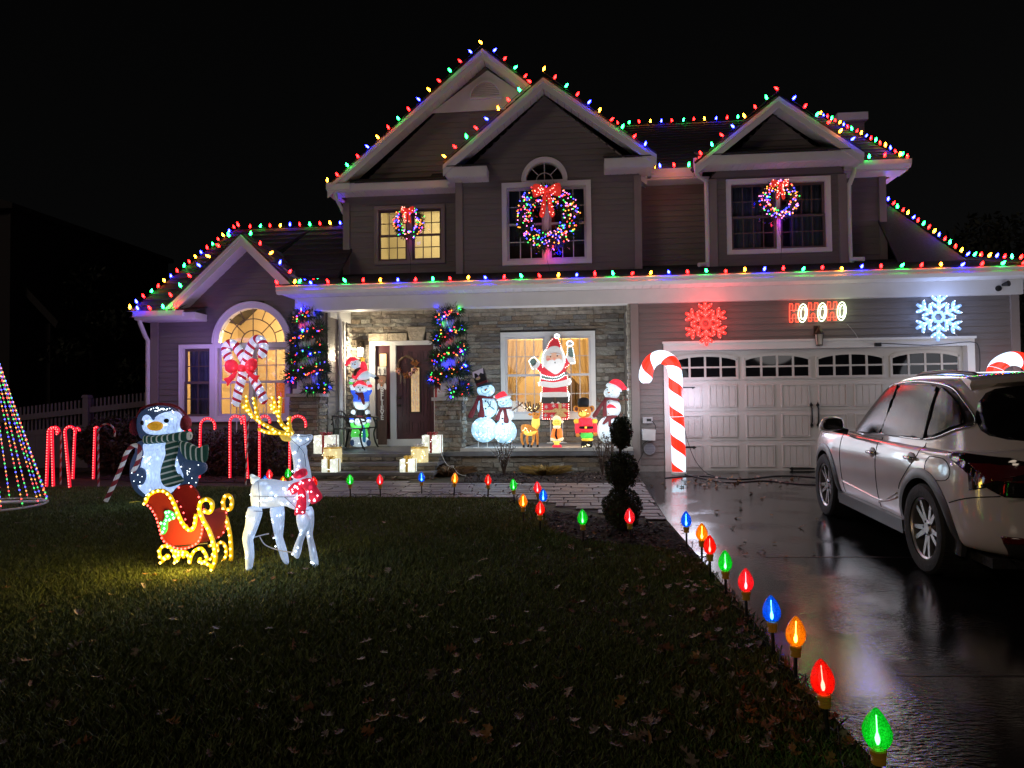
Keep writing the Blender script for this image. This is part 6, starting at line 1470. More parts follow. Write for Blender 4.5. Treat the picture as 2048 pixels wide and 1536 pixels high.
pf(be, 'coat', q(Yb, (1012, 488), (1100, 480), (1192, 486), (1202, 560), (1195, 605), (1020, 605), (1008, 560)), Yb, .11, F['red'])
pf(be, 'coat_skirt', q(Yb, (1020, 640), (1200, 640), (1205, 690), (1100, 700), (1018, 690)), Yb, .11, F['red'])
pf(be, 'belt', q(Yb, (1025, 602), (1205, 604), (1206, 638), (1028, 640)), Yb, .105, F['black'], 2)
pf(be, 'buckle', q(Yb, (1090, 606), (1125, 606), (1125, 636), (1090, 636)), Yb - .10, .02, F['gold'], 0)
for a, b_ in ((935, 1000), (1206, 1272)): pf(be, 'epaulette', q(Yb, (a, 506), (b_, 500), (b_ + 2, 555), (a + 8, 562)), Yb, .06, F['gold'], 2)
for o_ in (((948, 562), (1002, 560), (1014, 700), (960, 708)), ((1214, 560), (1268, 556), (1272, 690), (1220, 700))): pf(be, 'arm', q(Yb, *o_), Yb, .06, F['red'], 2)
for ex, ey in ((992, 732), (1248, 716)): pf(be, 'paw', q(Yb, *circle(ex, ey, 32, 30, 14)), Yb - .01, .06, br, 0)
pf(be, 'trousers', q(Yb, (1042, 698), (1200, 698), (1202, 780), (1050, 782)), Yb, .09, F['green'], 2); pf(be, 'trouser_cuff', q(Yb, (1058, 780), (1204, 780), (1204, 815), (1062, 818)), Yb, .095, F['gold'], 2)
for a, b_ in ((1045, 1118), (1128, 1202)): pf(be, 'boot', q(Yb, (a, 820), (b_, 820), (b_, 905), (a, 908)), Yb - .02, .09, F['black'], 2)
lb = MB(); lamps(lb, scatter(q(Yb, (1045, 855), (1200, 855), (1200, 905), (1045, 905)), Yb - .02, .1, 9) + scatter(q(Yb, (1010, 330), (1180, 340), (1150, 460), (1020, 460)), Yb, .12, 7), .0085); lb.build('mini_lights', M['mini_warm'], be, kind='stuff')
point_light('figure_fill', (q(Yb, (900, 700))[0][0], 13.45, .85), 12.0, (1, .55, .2), .2, be)

# ------------------------------------------------------------------ tower of three snowmen left of the door
q = Z(670, 690, 7.315); Yt = 13.65; FL = FZ
sk_ = thing('snowman_stack', 'stack of three lit snowmen standing on each other left of the front door', 'snowmen', (q(Yt, (380, 1480))[0][0], Yt, FL))
def sp(nm, m, d, yo, *pts, sm=3): return pf(sk_, nm, q(Yt, *pts), Yt - yo, d, F[m] if isinstance(m, str) else m, sm)
sp('body', 'white', .10, 0, (238, 1370), (300, 1330), (420, 1330), (490, 1380), (470, 1480), (260, 1480)); sp('coat', 'green', .10, .01, (262, 1190), (350, 1175), (455, 1165), (472, 1250), (482, 1345), (360, 1360), (240, 1345), (250, 1260))
sp('scarf', mat('blue_scarf', (.02, .22, .45), .7, noise=.2, emis=.15, ecol=(.05, .4, .9)), .03, .10, (420, 1180), (455, 1185), (472, 1300), (470, 1410), (432, 1410), (428, 1300))
for c_ in ((388, 1240), (386, 1312)): sp('button', 'plaid', .02, .105, *circle(*c_, 15, 13, 10), sm=0)
sp('head', 'white', .09, .02, *circle(375, 1122, 82, 66, 18), sm=0); sp('nose', 'orange_d', .03, .10, *circle(395, 1138, 14, 10, 10), sm=0)
for ex in (350, 410): sp('eye', 'black', .01, .11, *circle(ex, 1108, 8, 10, 8), sm=0)
sp('hat', 'black', .06, .03, (328, 958), (435, 956), (412, 1052), (340, 1052)); sp('hat_band', 'plaid', .065, .03, (330, 1030), (412, 1026), (414, 1058), (334, 1062))
for c_ in ((250, 1115), (500, 1112)): sp('hand', 'white', .05, .03, *circle(*c_, 34, 28, 12), sm=0); sp('mitten', 'blue', .04, .03, *circle(c_[0], c_[1] - 38, 34, 20, 12), sm=0)
for o_ in (((232, 1150), (270, 1140), (285, 1190), (250, 1210)), ((470, 1150), (510, 1145), (495, 1205), (455, 1200))): sp('sleeve', 'green', .04, .02, *o_)
for c_ in ((275, 1425), (512, 1430)): sp('shoe', 'navy', .05, .09, *circle(*c_, 32, 46, 14), sm=0)
sp('body', 'white', .10, 0, (272, 825), (385, 815), (498, 825), (480, 900), (430, 945), (340, 945), (290, 900)); sp('coat', 'blue', .10, .01, (285, 700), (390, 690), (495, 700), (500, 780), (492, 832), (385, 842), (275, 832), (278, 770))
for o_ in (((238, 655), (290, 670), (310, 730), (275, 740), (245, 700)), ((480, 670), (545, 655), (528, 715), (495, 740), (470, 720))): sp('sleeve', 'blue', .05, .02, *o_)
sp('head', 'white', .10, .02, *circle(393, 632, 92, 72, 18), sm=0); sp('nose', 'orange_d', .03, .12, (385, 640), (402, 645), (398, 680), (388, 672))
for ex in (368, 428): sp('eye', 'black', .01, .125, *circle(ex, 625, 9, 11, 8), sm=0)
sp('hat', 'red', .08, .04, (268, 605), (310, 550), (360, 520), (420, 528), (470, 580), (478, 600), (390, 565), (320, 590)); sp('pompom', 'white', .04, .06, *circle(255, 606, 25, None, 12), sm=0)
for c_, mm in (((266, 640), 'white'), ((512, 642), 'white'), ((518, 600), 'red')): sp('hand', mm, .05, .03, *circle(*c_, 32, 24, 12), sm=0)
sp('scarf', 'plaid', .03, .11, (308, 700), (390, 695), (440, 705), (462, 860), (430, 862), (410, 730), (385, 725), (385, 800), (365, 800), (360, 725))
for c_ in ((272, 985), (480, 985)): sp('leg', 'white', .05, .02, *circle(*c_, 34, 40, 12), sm=0)
for c_ in ((252, 1025), (500, 1028)): sp('boot', 'black', .05, .03, *circle(*c_, 34, 24, 12), sm=0)
sp('body', 'white', .09, 0, (330, 470), (400, 400), (480, 375), (520, 410), (505, 490), (420, 510), (340, 510)); sp('coat', 'red', .09, .01, (250, 470), (290, 390), (370, 320), (420, 340), (470, 375), (420, 400), (360, 470), (310, 500))
sp('head', 'white', .09, .02, *circle(305, 282, 76, 72, 18), sm=0); sp('hat', 'red', .08, .04, (156, 312), (180, 240), (215, 195), (270, 174), (338, 205), (320, 235), (250, 240), (225, 265), (190, 300))
sp('nose', 'orange_d', .03, .10, *circle(318, 290, 12, 14, 8), sm=0)
for ex, ey in ((282, 282), (322, 252)): sp('eye', 'black', .01, .11, *circle(ex, ey, 9, 9, 8), sm=0)
sp('scarf', mat('brown_scarf', (.12, .05, .02), .8, noise=.3), .04, .09, (300, 370), (370, 330), (400, 345), (350, 400), (330, 450), (290, 450))
sp('sleeve', 'red', .05, .02, (375, 320), (400, 250), (445, 250), (478, 370), (420, 390)); sp('star', 'gold', .03, .04, *[(412 + (48 if k % 2 == 0 else 22) * math.sin(PI * k / 5), 212 - (48 if k % 2 == 0 else 22) * math.cos(PI * k / 5)) for k in range(10)], sm=0)
sp('hand', 'white', .05, .02, *circle(252, 520, 36, 26, 12), sm=0); sp('mitten', 'green', .04, .02, *circle(238, 556, 30, 20, 12), sm=0)
sp('leg', 'white', .05, .0, (490, 390), (560, 420), (605, 460), (590, 490), (540, 480), (495, 450)); sp('shoe', 'black', .05, .01, *circle(612, 484, 36, 26, 12), sm=0); sp('boot', 'white', .05, .0, *circle(490, 560, 30, 36, 12), sm=0)
lb = MB(); lamps(lb, scatter(q(Yt, (285, 1190), (455, 1180), (470, 1340), (250, 1340)), Yt, .11, 8) + scatter(q(Yt, (280, 710), (495, 710), (490, 830), (280, 830)), Yt, .11, 12) + scatter(q(Yt, (270, 1370), (470, 1370), (450, 1470), (270, 1470)), Yt, .11, 8), .0085); lb.build('mini_lights', F['led'], sk_, kind='stuff')
MB().tube([(q(Yt, (375, 0))[0][0], Yt + .08, FL), (q(Yt, (375, 0))[0][0], Yt + .08, 2.1)], .012, 6).build('support_pole', M['black'], sk_)
point_light('figure_fill', (q(Yt, (350, 0))[0][0], Yt - .35, 1.0), 8, (.8, .95, .95), .3, sk_)  # unseen lamp added before the stack, brightens the porch by the door

# ------------------------------------------------------------------ porch signs
def board_sign(name, label, x0, x1, z0, z1, Y, m, words, wm, size, parts=()):
    t = thing(name, label, 'sign', ((x0 + x1) / 2, Y, z0))
    MB().box((x0, Y - .02, z0), (x1, Y, z1)).build('board', m, t)
    for nm, mm, dy, pts in parts: MB().prism(pts, Y - .022 - dy, Y - .019).build(nm, mm, t)
    for s, zz, sz in words:
        me = text_mesh(s, sz); me.materials.append(wm)
        inst('lettering', me, t, ((x0 + x1) / 2, Y - .026, zz), (PI / 2, 0, 0))
    return t
Yq = SY - .14; xs0, xs1 = q(Yq, (624, 0))[0][0], q(Yq, (752, 0))[0][0]; zt_, zb_ = q(Yq, (0, 328))[0][1], q(Yq, (0, 1140))[0][1]
bwn = mat('dark_stained_board', (.10, .055, .045), .7, noise=.3, nscale=8, stretch=(6, 1, .6))
lx = (xs0 + xs1) / 2; wdt = xs1 - xs0
zz_ = [q(Yq, (0, y))[0][1] for y in (652, 725, 790, 860, 932, 1002, 1072)]
antl = []
prt = [('painted_snow', mat('sign_white', (.66, .64, .60), .7, noise=.1), 0, [(xs0, q(Yq, (0, 450))[0][1]), (xs1, q(Yq, (0, 450))[0][1]), (xs1, zt_), (xs0, zt_)]),
       ('painted_face', mat('sign_face_brown', (.30, .17, .11), .7, noise=.1), .003, [(x, z) for x, z in smooth_loop(q(Yq, (640, 470), (690, 452), (742, 470), (740, 540), (705, 590), (672, 590), (642, 540)), 3)]),
       ('painted_ear', mat('sign_muff', (.72, .70, .70), .7, noise=.1), .001, smooth_loop(q(Yq, (626, 580), (650, 560), (665, 620), (628, 655)), 3)), ('painted_ear', mat('sign_muff2', (.72, .70, .70), .7, noise=.1), .001, smooth_loop(q(Yq, (750, 575), (728, 560), (712, 620), (750, 655)), 3)),
       ('painted_muzzle', F['skin'], .006, circle(*q(Yq, (686, 528))[0], .030, .026, 14)), ('painted_nose', F['print_red'], .009, circle(*q(Yq, (686, 522))[0], .013, .009, 12)), ('painted_bell', F['orange_d'], .004, circle(*q(Yq, (686, 600))[0], .018, .018, 12))]
sg = board_sign('welcome_sign', 'tall brown board lettered BELIEVE with a reindeer face left of the door', xs0, xs1, FZ + .04, zt_, Yq, bwn, [(ch_, z, .13) for ch_, z in zip('BELIEVE', zz_)], mat('sign_letter_white', (.75, .74, .72), .6, noise=.05), .1, prt)
an = MB()
for s_ in (-1, 1):
    bx = lx + s_ * .025; zc = q(Yq, (0, 455))[0][1]
    for tn in ([(0, 0), (.02, .05), (.03, .10), (.02, .15)], [(.022, .05), (.05, .07)], [(.03, .09), (.055, .12)], [(.028, .10), (.01, .13)]): an.tube([(bx + s_ * x, Yq - .028, zc + z) for x, z in tn], .004, 4)
an.build('painted_antlers', F['print_dark'], sg)
q2 = Z(560, 560, 3.84); Yq2 = SY - .14; xr0 = PX(870, 800, Yq2); xr1 = xr0 + .20
redb = mat('red_painted_board', (.34, .03, .03), .6, noise=.25, nscale=8)
board_sign('welcome_sign', 'red board lettered SANTA STOP HERE partly hidden behind the right pier', xr0, xr1, FZ + .04, 1.92, Yq2, redb,
           [(c_, 1.80 - .145 * i, .13) for i, c_ in enumerate('SANTA')] + [('STOP', 1.0, .068), ('HERE', .92, .068)], mat('sign_letter_white_b', (.72, .70, .68), .6, noise=.05), .1)

# ------------------------------------------------------------------ autumn wreath on the door
q = Z(660, 590, 4.653); Yw = dY - .05; wc = q(Yw, (715, 660))[0]; wr_ = (q(Yw, (800, 660))[0][0] - wc[0])
aw = thing('door_wreath', 'twig wreath with orange autumn leaves and flowers on the maroon door', 'wreath', (wc[0], Yw, wc[1]))
tm = MB()
for i in range(26):
    ph, r0 = rnd.random() * 6.28, wr_ * rnd.uniform(.88, 1.1); L = rnd.uniform(2.5, 5)
    tm.tube([(wc[0] + (r0 + .012 * math.sin(5 * t + ph)) * math.cos(ph + t), Yw - .015 + .018 * math.sin(3 * t + ph), wc[1] + (r0 + .012 * math.cos(4 * t)) * math.sin(ph + t)) for t in (L * k / 18 for k in range(19))], .0042, 4)
tm.build('twig_ring', mat('vine_twig', (.16, .10, .06), .85, noise=.4), aw)
lf = MB()
for a0, cnt, rr in ((-2.6, 26, .07), (-1.5, 40, .09), (-.5, 26, .08), (.25, 36, .09)):
    leafmass(lf, (wc[0] + wr_ * math.cos(a0), Yw - .05, wc[1] + wr_ * math.sin(a0)), (rr, .04, rr * .8), cnt, .032, 0, .2)
lf.build('autumn_leaves', mat('orange_silk_leaf', (.55, .19, .04), .7, island=.4), aw)
for a0 in (-2.5, -1.05, -.45):
    fx, fz = wc[0] + wr_ * math.cos(a0), wc[1] + wr_ * math.sin(a0)
    fl = MB()
    for k in range(7): a = 2 * PI * k / 7; fl.puff(circle(fx + .028 * math.cos(a), fz + .028 * math.sin(a), .02, .014, 8, a), Yw - .09, .008)
    fl.ell((fx, Yw - .1, fz), .014, 8, 6, 1); fl.build('silk_flower', [mat('dusty_pink_petal', (.50, .22, .22), .8, noise=.2), F['black']], aw, smooth='all')
tl_ = MB()
for i in range(12): x = wc[0] - .08 + rnd.uniform(-.05, .05); tl_.tube([(x, Yw - .04, wc[1] - wr_ * .8), (x + rnd.uniform(-.04, .04), Yw - .05, wc[1] - wr_ - rnd.uniform(.1, .22))], .002, 3)
tl_.build('raffia', mat('raffia', (.45, .36, .24), .8, noise=.2), aw)

# ------------------------------------------------------------------ wall lanterns
def lantern(label, x, Y, z, lit):
    t = thing('wall_lantern', label, 'lantern', (x, Y, z)); b_ = MB()
    b_.box((x - .05, Y - .015, z - .02), (x + .05, Y, z + .16)); b_.tube([(x, Y - .01, z + .10), (x, Y - .10, z + .14), (x, Y - .13, z + .10)], .010, 6)
    b_.lathe([(.012, .12), (.03, .10), (.085, .02), (.09, .0), (.08, -.005)], (x, Y - .13, z), 8); b_.lathe([(.055, -.20), (.06, -.185), (.05, -.18)], (x, Y - .13, z), 8)
    for i in range(4): a = PI / 4 + i * PI / 2; b_.tube([(x + .072 * math.cos(a), Y - .13 + .072 * math.sin(a), z), (x + .055 * math.cos(a), Y - .13 + .055 * math.sin(a), z - .19)], .006, 4)
    b_.build('lantern_frame', M['bronze'], t, smooth=30)
    MB().lathe([(.065, -.005), (.05, -.18)], (x, Y - .13, z), 8).build('lantern_glass', bulb_mat('lantern_lit_glass', (1, .93, .70), 9, .3) if lit else mat('lantern_clear_glass', (.45, .40, .32), .15, noise=.2), t, smooth=30)
    if lit: point_light('lantern_lamp', (x, Y - .28, z - .1), 62, (1, .86, .58), .06, t)
lx_, lz_ = P(722, 698, SY - .15); lantern('lit porch lantern on the stone wall above the snowman stack', lx_, SY - .07, lz_ + .02, True)
lx_, lz_ = P(1638, 672, GY - .15); lantern('unlit lantern on the siding above the middle of the garage door', lx_, GY - .03, lz_ + .03, False)

# ------------------------------------------------------------------ bench on the porch
bn = thing('porch_bench', 'dark iron porch bench with arched back behind the left pier', 'bench', (-4.4, 13.5, FZ))
bi = mat('weathered_iron', (.055, .05, .05), .45, metal=.5, noise=.3, bump=.2)
bx0, bx1 = -4.70, -4.12; sz = FZ + .40
for i in range(6): MB().box((bx0 + .06 + i * .092, 13.12, sz), (bx0 + .06 + i * .092 + .075, 14.02, sz + .022)).build('seat_slat', bi, bn)
bk = MB()
for k in (0, .09): bk.tube([(bx0 + .02 - .06 * math.sin(PI * u) * 0, 13.1 + .95 * u, sz + .10 + k + .16 * math.sin(PI * u)) for u in (i / 14 for i in range(15))], .014, 6)
for i in range(9): u = .08 + i * .105; bk.tube([(bx0 + .03, 13.1 + .95 * u, sz + .02), (bx0 + .02, 13.1 + .95 * u + .03, sz + .12), (bx0 + .02, 13.1 + .95 * u, sz + .19 + .16 * math.sin(PI * u))], .006, 5)
for i in range(4): u = .17 + i * .22; bk.tube([(bx0 + .015, 13.1 + .95 * u + .08 * math.cos(a), sz + .14 + .08 * math.sin(a)) for a in (2 * PI * j / 16 for j in range(16))], .005, 5, closed=True)
bk.build('backrest', bi, bn, smooth=True)
for y in (13.12, 14.02):
    MB().tube(smooth_path([(bx0 + .02, y, sz + .26), (bx0 + .2, y, sz + .24), (bx1 - .02, y, sz + .22), (bx1 + .08, y, sz + .20), (bx1 + .09, y, sz + .15), (bx1 + .03, y, sz + .15)], 4), .016, 6).build('arm', bi, bn, smooth=True)
    MB().tube(smooth_path([(bx1 - .02, y, sz + .21), (bx1 + .03, y, sz + .05), (bx1 - .01, y, sz - .1), (bx1 + .02, y, sz - .28), (bx1 + .08, y, FZ + .012)], 4), .018, 6).build('leg', M['black'], bn, smooth=True)
    MB().tube(smooth_path([(bx0 + .03, y, sz + .26), (bx0 + .06, y, sz), (bx0 + .02, y, sz - .2), (bx0 - .02, y, FZ + .012)], 4), .018, 6).build('leg', M['black'], bn, smooth=True)

# ------------------------------------------------------------------ light up presents
F['gift_white'] = fabric('lit_white_gift_mesh', (.80, .80, .74), .72, 1.4, 11, (.86, .95, .82), 80); F['gift_gold'] = fabric('lit_gold_gift_mesh', (.70, .60, .32), .50, 1.2, 11, (1, .85, .42), 80)
rbm = mat('red_ribbon', (.36, .02, .03), .45, noise=.2); gbm = mat('gold_ribbon', (.55, .36, .06), .35, metal=.4, noise=.2, emis=.08, ecol=(1, .6, .1))
q = Z(540, 840, 4.876)
def gift(label, xl, xr, zt, zb, zfloor, y0, shape, m, rib, bowm):
    # front face measured at depth y0
    (X0, _), (X1, _) = P(540 + xl / 4.876, 900, y0), P(540 + xr / 4.876, 900, y0); w = X1 - X0; h = w * (zb - zt) / (xr - xl); Zt = zfloor + h; cx = (X0 + X1) / 2
    t = thing('gift_box', label, 'gift', (cx, y0 + w / 2, zfloor), 'light up presents on the porch steps')
    if shape == 'box':
        MB().box((X0, y0, zfloor + .002), (X1, y0 + w * .95, Zt)).build('box', F[m], t)
        MB().box((cx - .022, y0 - .004, zfloor + .004), (cx + .022, y0 - .001, Zt)).box((cx - .022, y0 - .004, Zt), (cx + .022, y0 + w * .95, Zt + .004)).box((X1 + .001, y0 + w * .45, zfloor + .004), (X1 + .004, y0 + w * .45 + .044, Zt)).build('ribbon', rib, t)
    else:
        MB().lathe([(w / 2, .002), (w / 2, h)], (cx, y0 + w / 2, zfloor), 26).build('box', F[m], t, smooth=30)
        e = MB(); e.lathe([(w / 2 + .004, h * .93), (w / 2 + .004, h)], (cx, y0 + w / 2, zfloor), 26); e.build('rim', gbm, t, smooth=30)
    b_ = MB()
    for k in range(6):
        a = 2 * PI * k / 6 + .3; r = w * .30
        b_.tube([(cx + r * s * math.cos(a), y0 + w * .45 + r * s * math.sin(a), Zt + .006 + hh) for s, hh in ((0, 0), (.5, .045), (1, .04), (.8, .005), (.2, .003))], .010, 4)
    b_.build('bow', bowm, t, smooth=True)
    wr = MB(); 
    for zz in (.33, .66): wr.tube([(X0 if shape == 'box' else cx - w / 2, y0 - .002, zfloor + h * zz), (X1 if shape == 'box' else cx - w / 2 + .001, y0 - .002, zfloor + h * zz)], .002, 3)
    lb = MB(); lamps(lb, [(rnd.uniform(X0 + .02, X1 - .02), y0 - .006 if shape == 'box' else y0 + .02, zfloor + rnd.uniform(.1, .95) * h) for _ in range(13)], .0085); lb.build('mini_lights', F['led'] if m == 'gift_white' else M['mini_warm'], t, kind='stuff')
    return cx, y0
gift('largest white gift with red ribbon left on the porch floor', 425, 612, 130, 300, FZ, 12.34, 'box', 'gift_white', rbm, rbm)
gift('gold round gift with silver bow on the left of the middle step', 492, 668, 240, 385, .235, 11.99, 'cyl', 'gift_gold', gbm, M['cordw'])
gift('small white gift with gold ribbon left on the lowest step', 502, 642, 365, 487, .105, 11.67, 'box', 'gift_white', gbm, gbm)
gift('white gift with red ribbon by the right pier at the porch edge', 1482, 1655, 125, 295, FZ, 12.34, 'box', 'gift_white', rbm, rbm)
gift('gold round gift at the right end of the middle step', 1357, 1524, 238, 385, .235, 11.99, 'cyl', 'gift_gold', gbm, M['cordw'])
gift('small white gift with gold ribbon right on the lowest step', 1264, 1400, 364, 487, .105, 11.67, 'box', 'gift_white', gbm, gbm)
point_light('gift_fill', (-4.5, 11.5, .5), 4.0, (1, .93, .7), .2); point_light('gift_fill', (-2.8, 11.5, .5), 4.0, (1, .93, .7), .2)  # unseen front fills added before the steps to brighten the porch
cw_ = MB().tube(smooth_path([(-2.42, 12.3, FZ + .01), (-2.3, 12.15, .2), (-2.15, 12.05, .14), (-2.05, 11.9, .06), (-1.9, 11.8, .03)], 5), .004, 5).tube([(-2.2 + .05 * math.cos(a), 12.05, .15 + .035 * math.sin(a * 1.3)) for a in (i * .5 for i in range(16))], .0035, 4)
tag(cw_.build('extension_cord', M['cordw']), 'white cord looping down from the right gifts to the bed', 'cord')
# ------------------------------------------------------------------ window wreaths
def wreath(label, px, py, rpx, Y, n, nl, glow, bow=1.0):
    cx, cz = P(px, py, Y); R_ = rpx * Y / FPX * 1.0; r = R_ * .72; th = R_ * .26
    t = thing('wreath', label, 'wreath', (cx, Y, cz), 'lit wreaths with red bows in the upper windows')
    sp_ = [((cx + r * math.cos(a), Y, cz + r * math.sin(a)), th) for a in (2 * PI * i / 40 for i in range(40))]
    f = MB(); foliage(f, sp_, int(n * 1.5), R_ * .17, R_ * .02); f.tube([p for p, _ in sp_], th * .5, 6, closed=True); f.build('foliage', M['needle'], t)
    L = MB()
    for i in range(nl):
        a = rnd.random() * 6.283; b_ = rnd.uniform(-2.6, -.5) if rnd.random() < .8 else rnd.random() * 6; k = th * rnd.uniform(.75, 1.2)
        L.octa((cx + (r + k * math.cos(b_)) * math.cos(a), Y + k * math.sin(b_) - .01, cz + (r + k * math.cos(b_)) * math.sin(a)), .014, rnd.choice((0, 1, 2, 3, 3, 4, 4, 2)))
    L.build('mini_lights', [M['mini_red'], M['mini_green'], M['mini_blue'], M['mini_amber'], M['mini_pink']], t, kind='stuff')
    s = R_ * .42 * bow; by = Y - th - .03; bc = (cx, cz + r * 1.02)
    def o(*pts): return smooth_loop([(bc[0] + x * s, bc[1] + z * s) for x, z in pts], 3)
    bm_ = F['wred']
    for sg in (-1, 1):
        MB().puff(o((0, -.05), (sg * .35, .35), (sg * .95, .45), (sg * .95, -.45), (sg * .35, -.3)), by, .04).build('bow_loop', bm_, t, smooth='all')
        MB().puff(o((sg * .02, -.1), (sg * .30, -.5), (sg * .42, -1.2), (sg * .55, -1.75), (sg * .30, -1.95), (sg * .12, -1.55), (sg * .05, -.8)), by, .025).build('bow_tail', bm_, t, smooth='all')
    MB().puff(o((-.16, -.16), (.16, -.16), (.16, .16), (-.16, .16)), by - .02, .04).build('bow_knot', bm_, t, smooth='all')
    L = MB()
    for i in range(int(22 * (1 if R_ < .35 else 1.6))):
        sg = rnd.choice((-1, 1)); x, z = (sg * rnd.uniform(.2, .9), rnd.uniform(-.35, .38)) if rnd.random() < .55 else (sg * rnd.uniform(.1, .45), rnd.uniform(-1.8, -.4))
        L.octa((bc[0] + x * s, by - .05, bc[1] + z * s), .010)
    L.build('bow_lights', F['bow_led'], t, kind='stuff')
    cw = MB().tube(smooth_path([(cx + .01, Y + .02, cz - r), (cx - .02, Y - .02, cz - R_ - .15), (cx + .03, Y - .02, cz - R_ - .4), (cx + .02, Y + .0, cz - R_ - .75)], 5), .004, 5).build('power_cord', M['cord'], t)
    for k, (dx, dz, cl) in enumerate(((-.8, .2, BLUE), (.8, .1, AMBER), (0, -.95, PINK), (.3, -.9, BLUE))): point_light('wreath_glow', (cx + dx * R_, Y - .03, cz + dz * R_), glow, cl, .05, t)
F['wred'] = fabric('lit_bow_cloth', (.6, .02, .02), .45, 1.0, 14, (1, .05, .03)); F['bow_led'] = bulb_mat('bow_led', (1, .22, .10), 5, .35)
wreath('small lit wreath in the yellow window of the left tower', 818, 447, 34, TY - .16, 1500, 120, .5)
wreath('largest lit wreath in the arched middle upstairs window', 1095, 435, 67, MY - .20, 3200, 340, 3.0)
wreath('round lit wreath in the dark right upstairs window', 1557, 400, 39, MY - .16, 1700, 170, 1.6)

# ------------------------------------------------------------------ garlands on the porch posts
def garland(label, cx, z0, z1, r0, r1, turns, glowcols):
    t = thing('garland', label, 'garland', (cx, 12.87, z0), 'lit pine garlands on the porch posts')
    N = 110; sp_ = []
    for i in range(N):
        u = i / (N - 1); a = turns * 2 * PI * u - 1.2; r = r0 + (r1 - r0) * u
        sp_.append(((cx + r * math.cos(a), 12.87 + r * math.sin(a), z0 + (z1 - z0) * u), .085 - .02 * u))
    f = MB(); foliage(f, sp_, 8500, .16, .007); f.tube([p for p, _ in sp_], .02, 5); f.build('foliage', M['needle'], t)
    L = MB(); B = {k: MB() for k in ('blue',)}
    for i in range(280):
        p, r = rnd.choice(sp_); d = Vector((rnd.gauss(0, 1), rnd.gauss(-.9, 1), rnd.gauss(0, 1))).normalized()
        L.octa(tuple(Vector(p) + d * r * 1.25), .014, rnd.choice((0, 0, 1, 1, 2, 2, 3, 3)))
    L.build('mini_lights', [M['mini_red'], M['mini_green'], M['mini_blue'], M['mini_amber']], t, kind='stuff')
    for i in range(9):
        p, r = sp_[6 + i * 12 % N]; d = Vector((rnd.gauss(0, .8), -1, rnd.gauss(0, .6))).normalized()
        inst('bulb', c9['blue'], t, Vector(p) + d * .10, Vector((0, 0, 1)).rotation_difference(d), (.75,) * 3)
    for (dx, z, cl, e) in glowcols: point_light('garland_glow', (cx + dx, 12.87 - .19, z), e, cl, .03, t)
garland('wider lit garland spiralling round the left porch post', -5.06, 1.52, 3.0, .33, .19, 4.2, ((-.05, 2.75, RED, .5), (0, 2.2, GREEN, .6), (.28, 2.95, BLUE, 1.5), (-.3, 1.7, BLUE, 1.2), (.25, 1.9, BLUE, .7)))
garland('lit garland spiralling round the post right of the front door', -2.36, 1.45, 2.98, .32, .17, 4.2, ((0, 2.45, RED, .6), (-.12, 2.72, GREEN, .5), (0, 1.95, BLUE, 1.6), (-.2, 3.0, BLUE, 1.0), (.22, 2.98, GREEN, .6), (.25, 1.6, BLUE, .8)))
point_light('bulb_fill', (-5.2, 12.3, 2.6), 2.2, (.18, .10, 1), .1); point_light('bulb_fill', (-6.9, 12.2, 2.2), 32, (.46, .27, 1), .5)  # unseen lamps added for the blue and purple wash on post and wing

# ------------------------------------------------------------------ crossed candy canes with a bow before the arched window
q = Z(400, 640, 7.678); Yc = LY - .22
cc_ = thing('crossed_candy_canes', 'two crossed lit candy canes with a red bow in front of the arched window', 'candy canes', (q(Yc, (700, 1400))[0][0], Yc, 1.1))
cm = [fabric('lit_cane_tinsel', (.8, .85, .9), .42, 2.4, 12, (.75, .88, 1)), fabric('lit_cane_red', (.5, .03, .05), .16, .7, 12, (1, .03, .06))]
for i, pts in enumerate((((560, 1330), (575, 1200), (605, 1060), (650, 900), (690, 740), (740, 560), (780, 430), (850, 310), (930, 300), (985, 380), (980, 480), (930, 590)), ((965, 1290), (940, 1180), (880, 1050), (800, 900), (720, 740), (640, 590), (560, 450), (500, 370), (430, 355), (375, 420), (385, 520), (440, 640)))):
    pp = resample([(x, Yc + (.06 if i else -.02), z) for x, z in smooth_path(q(Yc, *pts), 8)], .006)
    n_ = len(pp); rr_ = [.082 if 8 < k < n_ - 8 else .055 for k in range(n_)]
    MB().tube(pp, rr_, 14, mfun=lambda k, a: 1 if a % 14 < 5 else 0, tw=(.25 if i else -.25)).build('cane', cm, cc_, smooth='all')
rb_ = fabric('lit_red_bow', (.7, .02, .04), .42, 2.2, 11, (1, .03, .04))
for o_, nm in ((((640, 720), (600, 640), (530, 612), (455, 635), (430, 710), (455, 790), (530, 820), (610, 790)), 'bow_loop'), (((730, 710), (770, 640), (840, 590), (905, 620), (922, 690), (890, 770), (820, 800), (750, 770)), 'bow_loop'), (((640, 700), (700, 690), (750, 720), (740, 790), (680, 800), (630, 780)), 'bow_knot'),
               (((620, 790), (590, 880), (520, 960), (465, 1020), (455, 960), (405, 905), (480, 880), (540, 830)), 'bow_tail'), (((745, 780), (830, 800), (890, 850), (965, 855), (930, 905), (925, 970), (850, 910), (790, 850)), 'bow_tail')):
    pf(cc_, nm, q(Yc, *o_), Yc - .12, .07 if 'tail' not in nm else .03, rb_)
pl_ = MB()
for xx in (555, 970): x, z = q(Yc, (xx, 1340))[0]; pl_.tube([(x, Yc + .02, z), (x, Yc + .02, -.02)], .012, 6)
pl_.build('stake', M['trim'], cc_)
point_light('cane_glow', (q(Yc, (700, 0))[0][0], Yc - .4, 2.0), 2.0, (.85, .85, 1), .2, cc_)

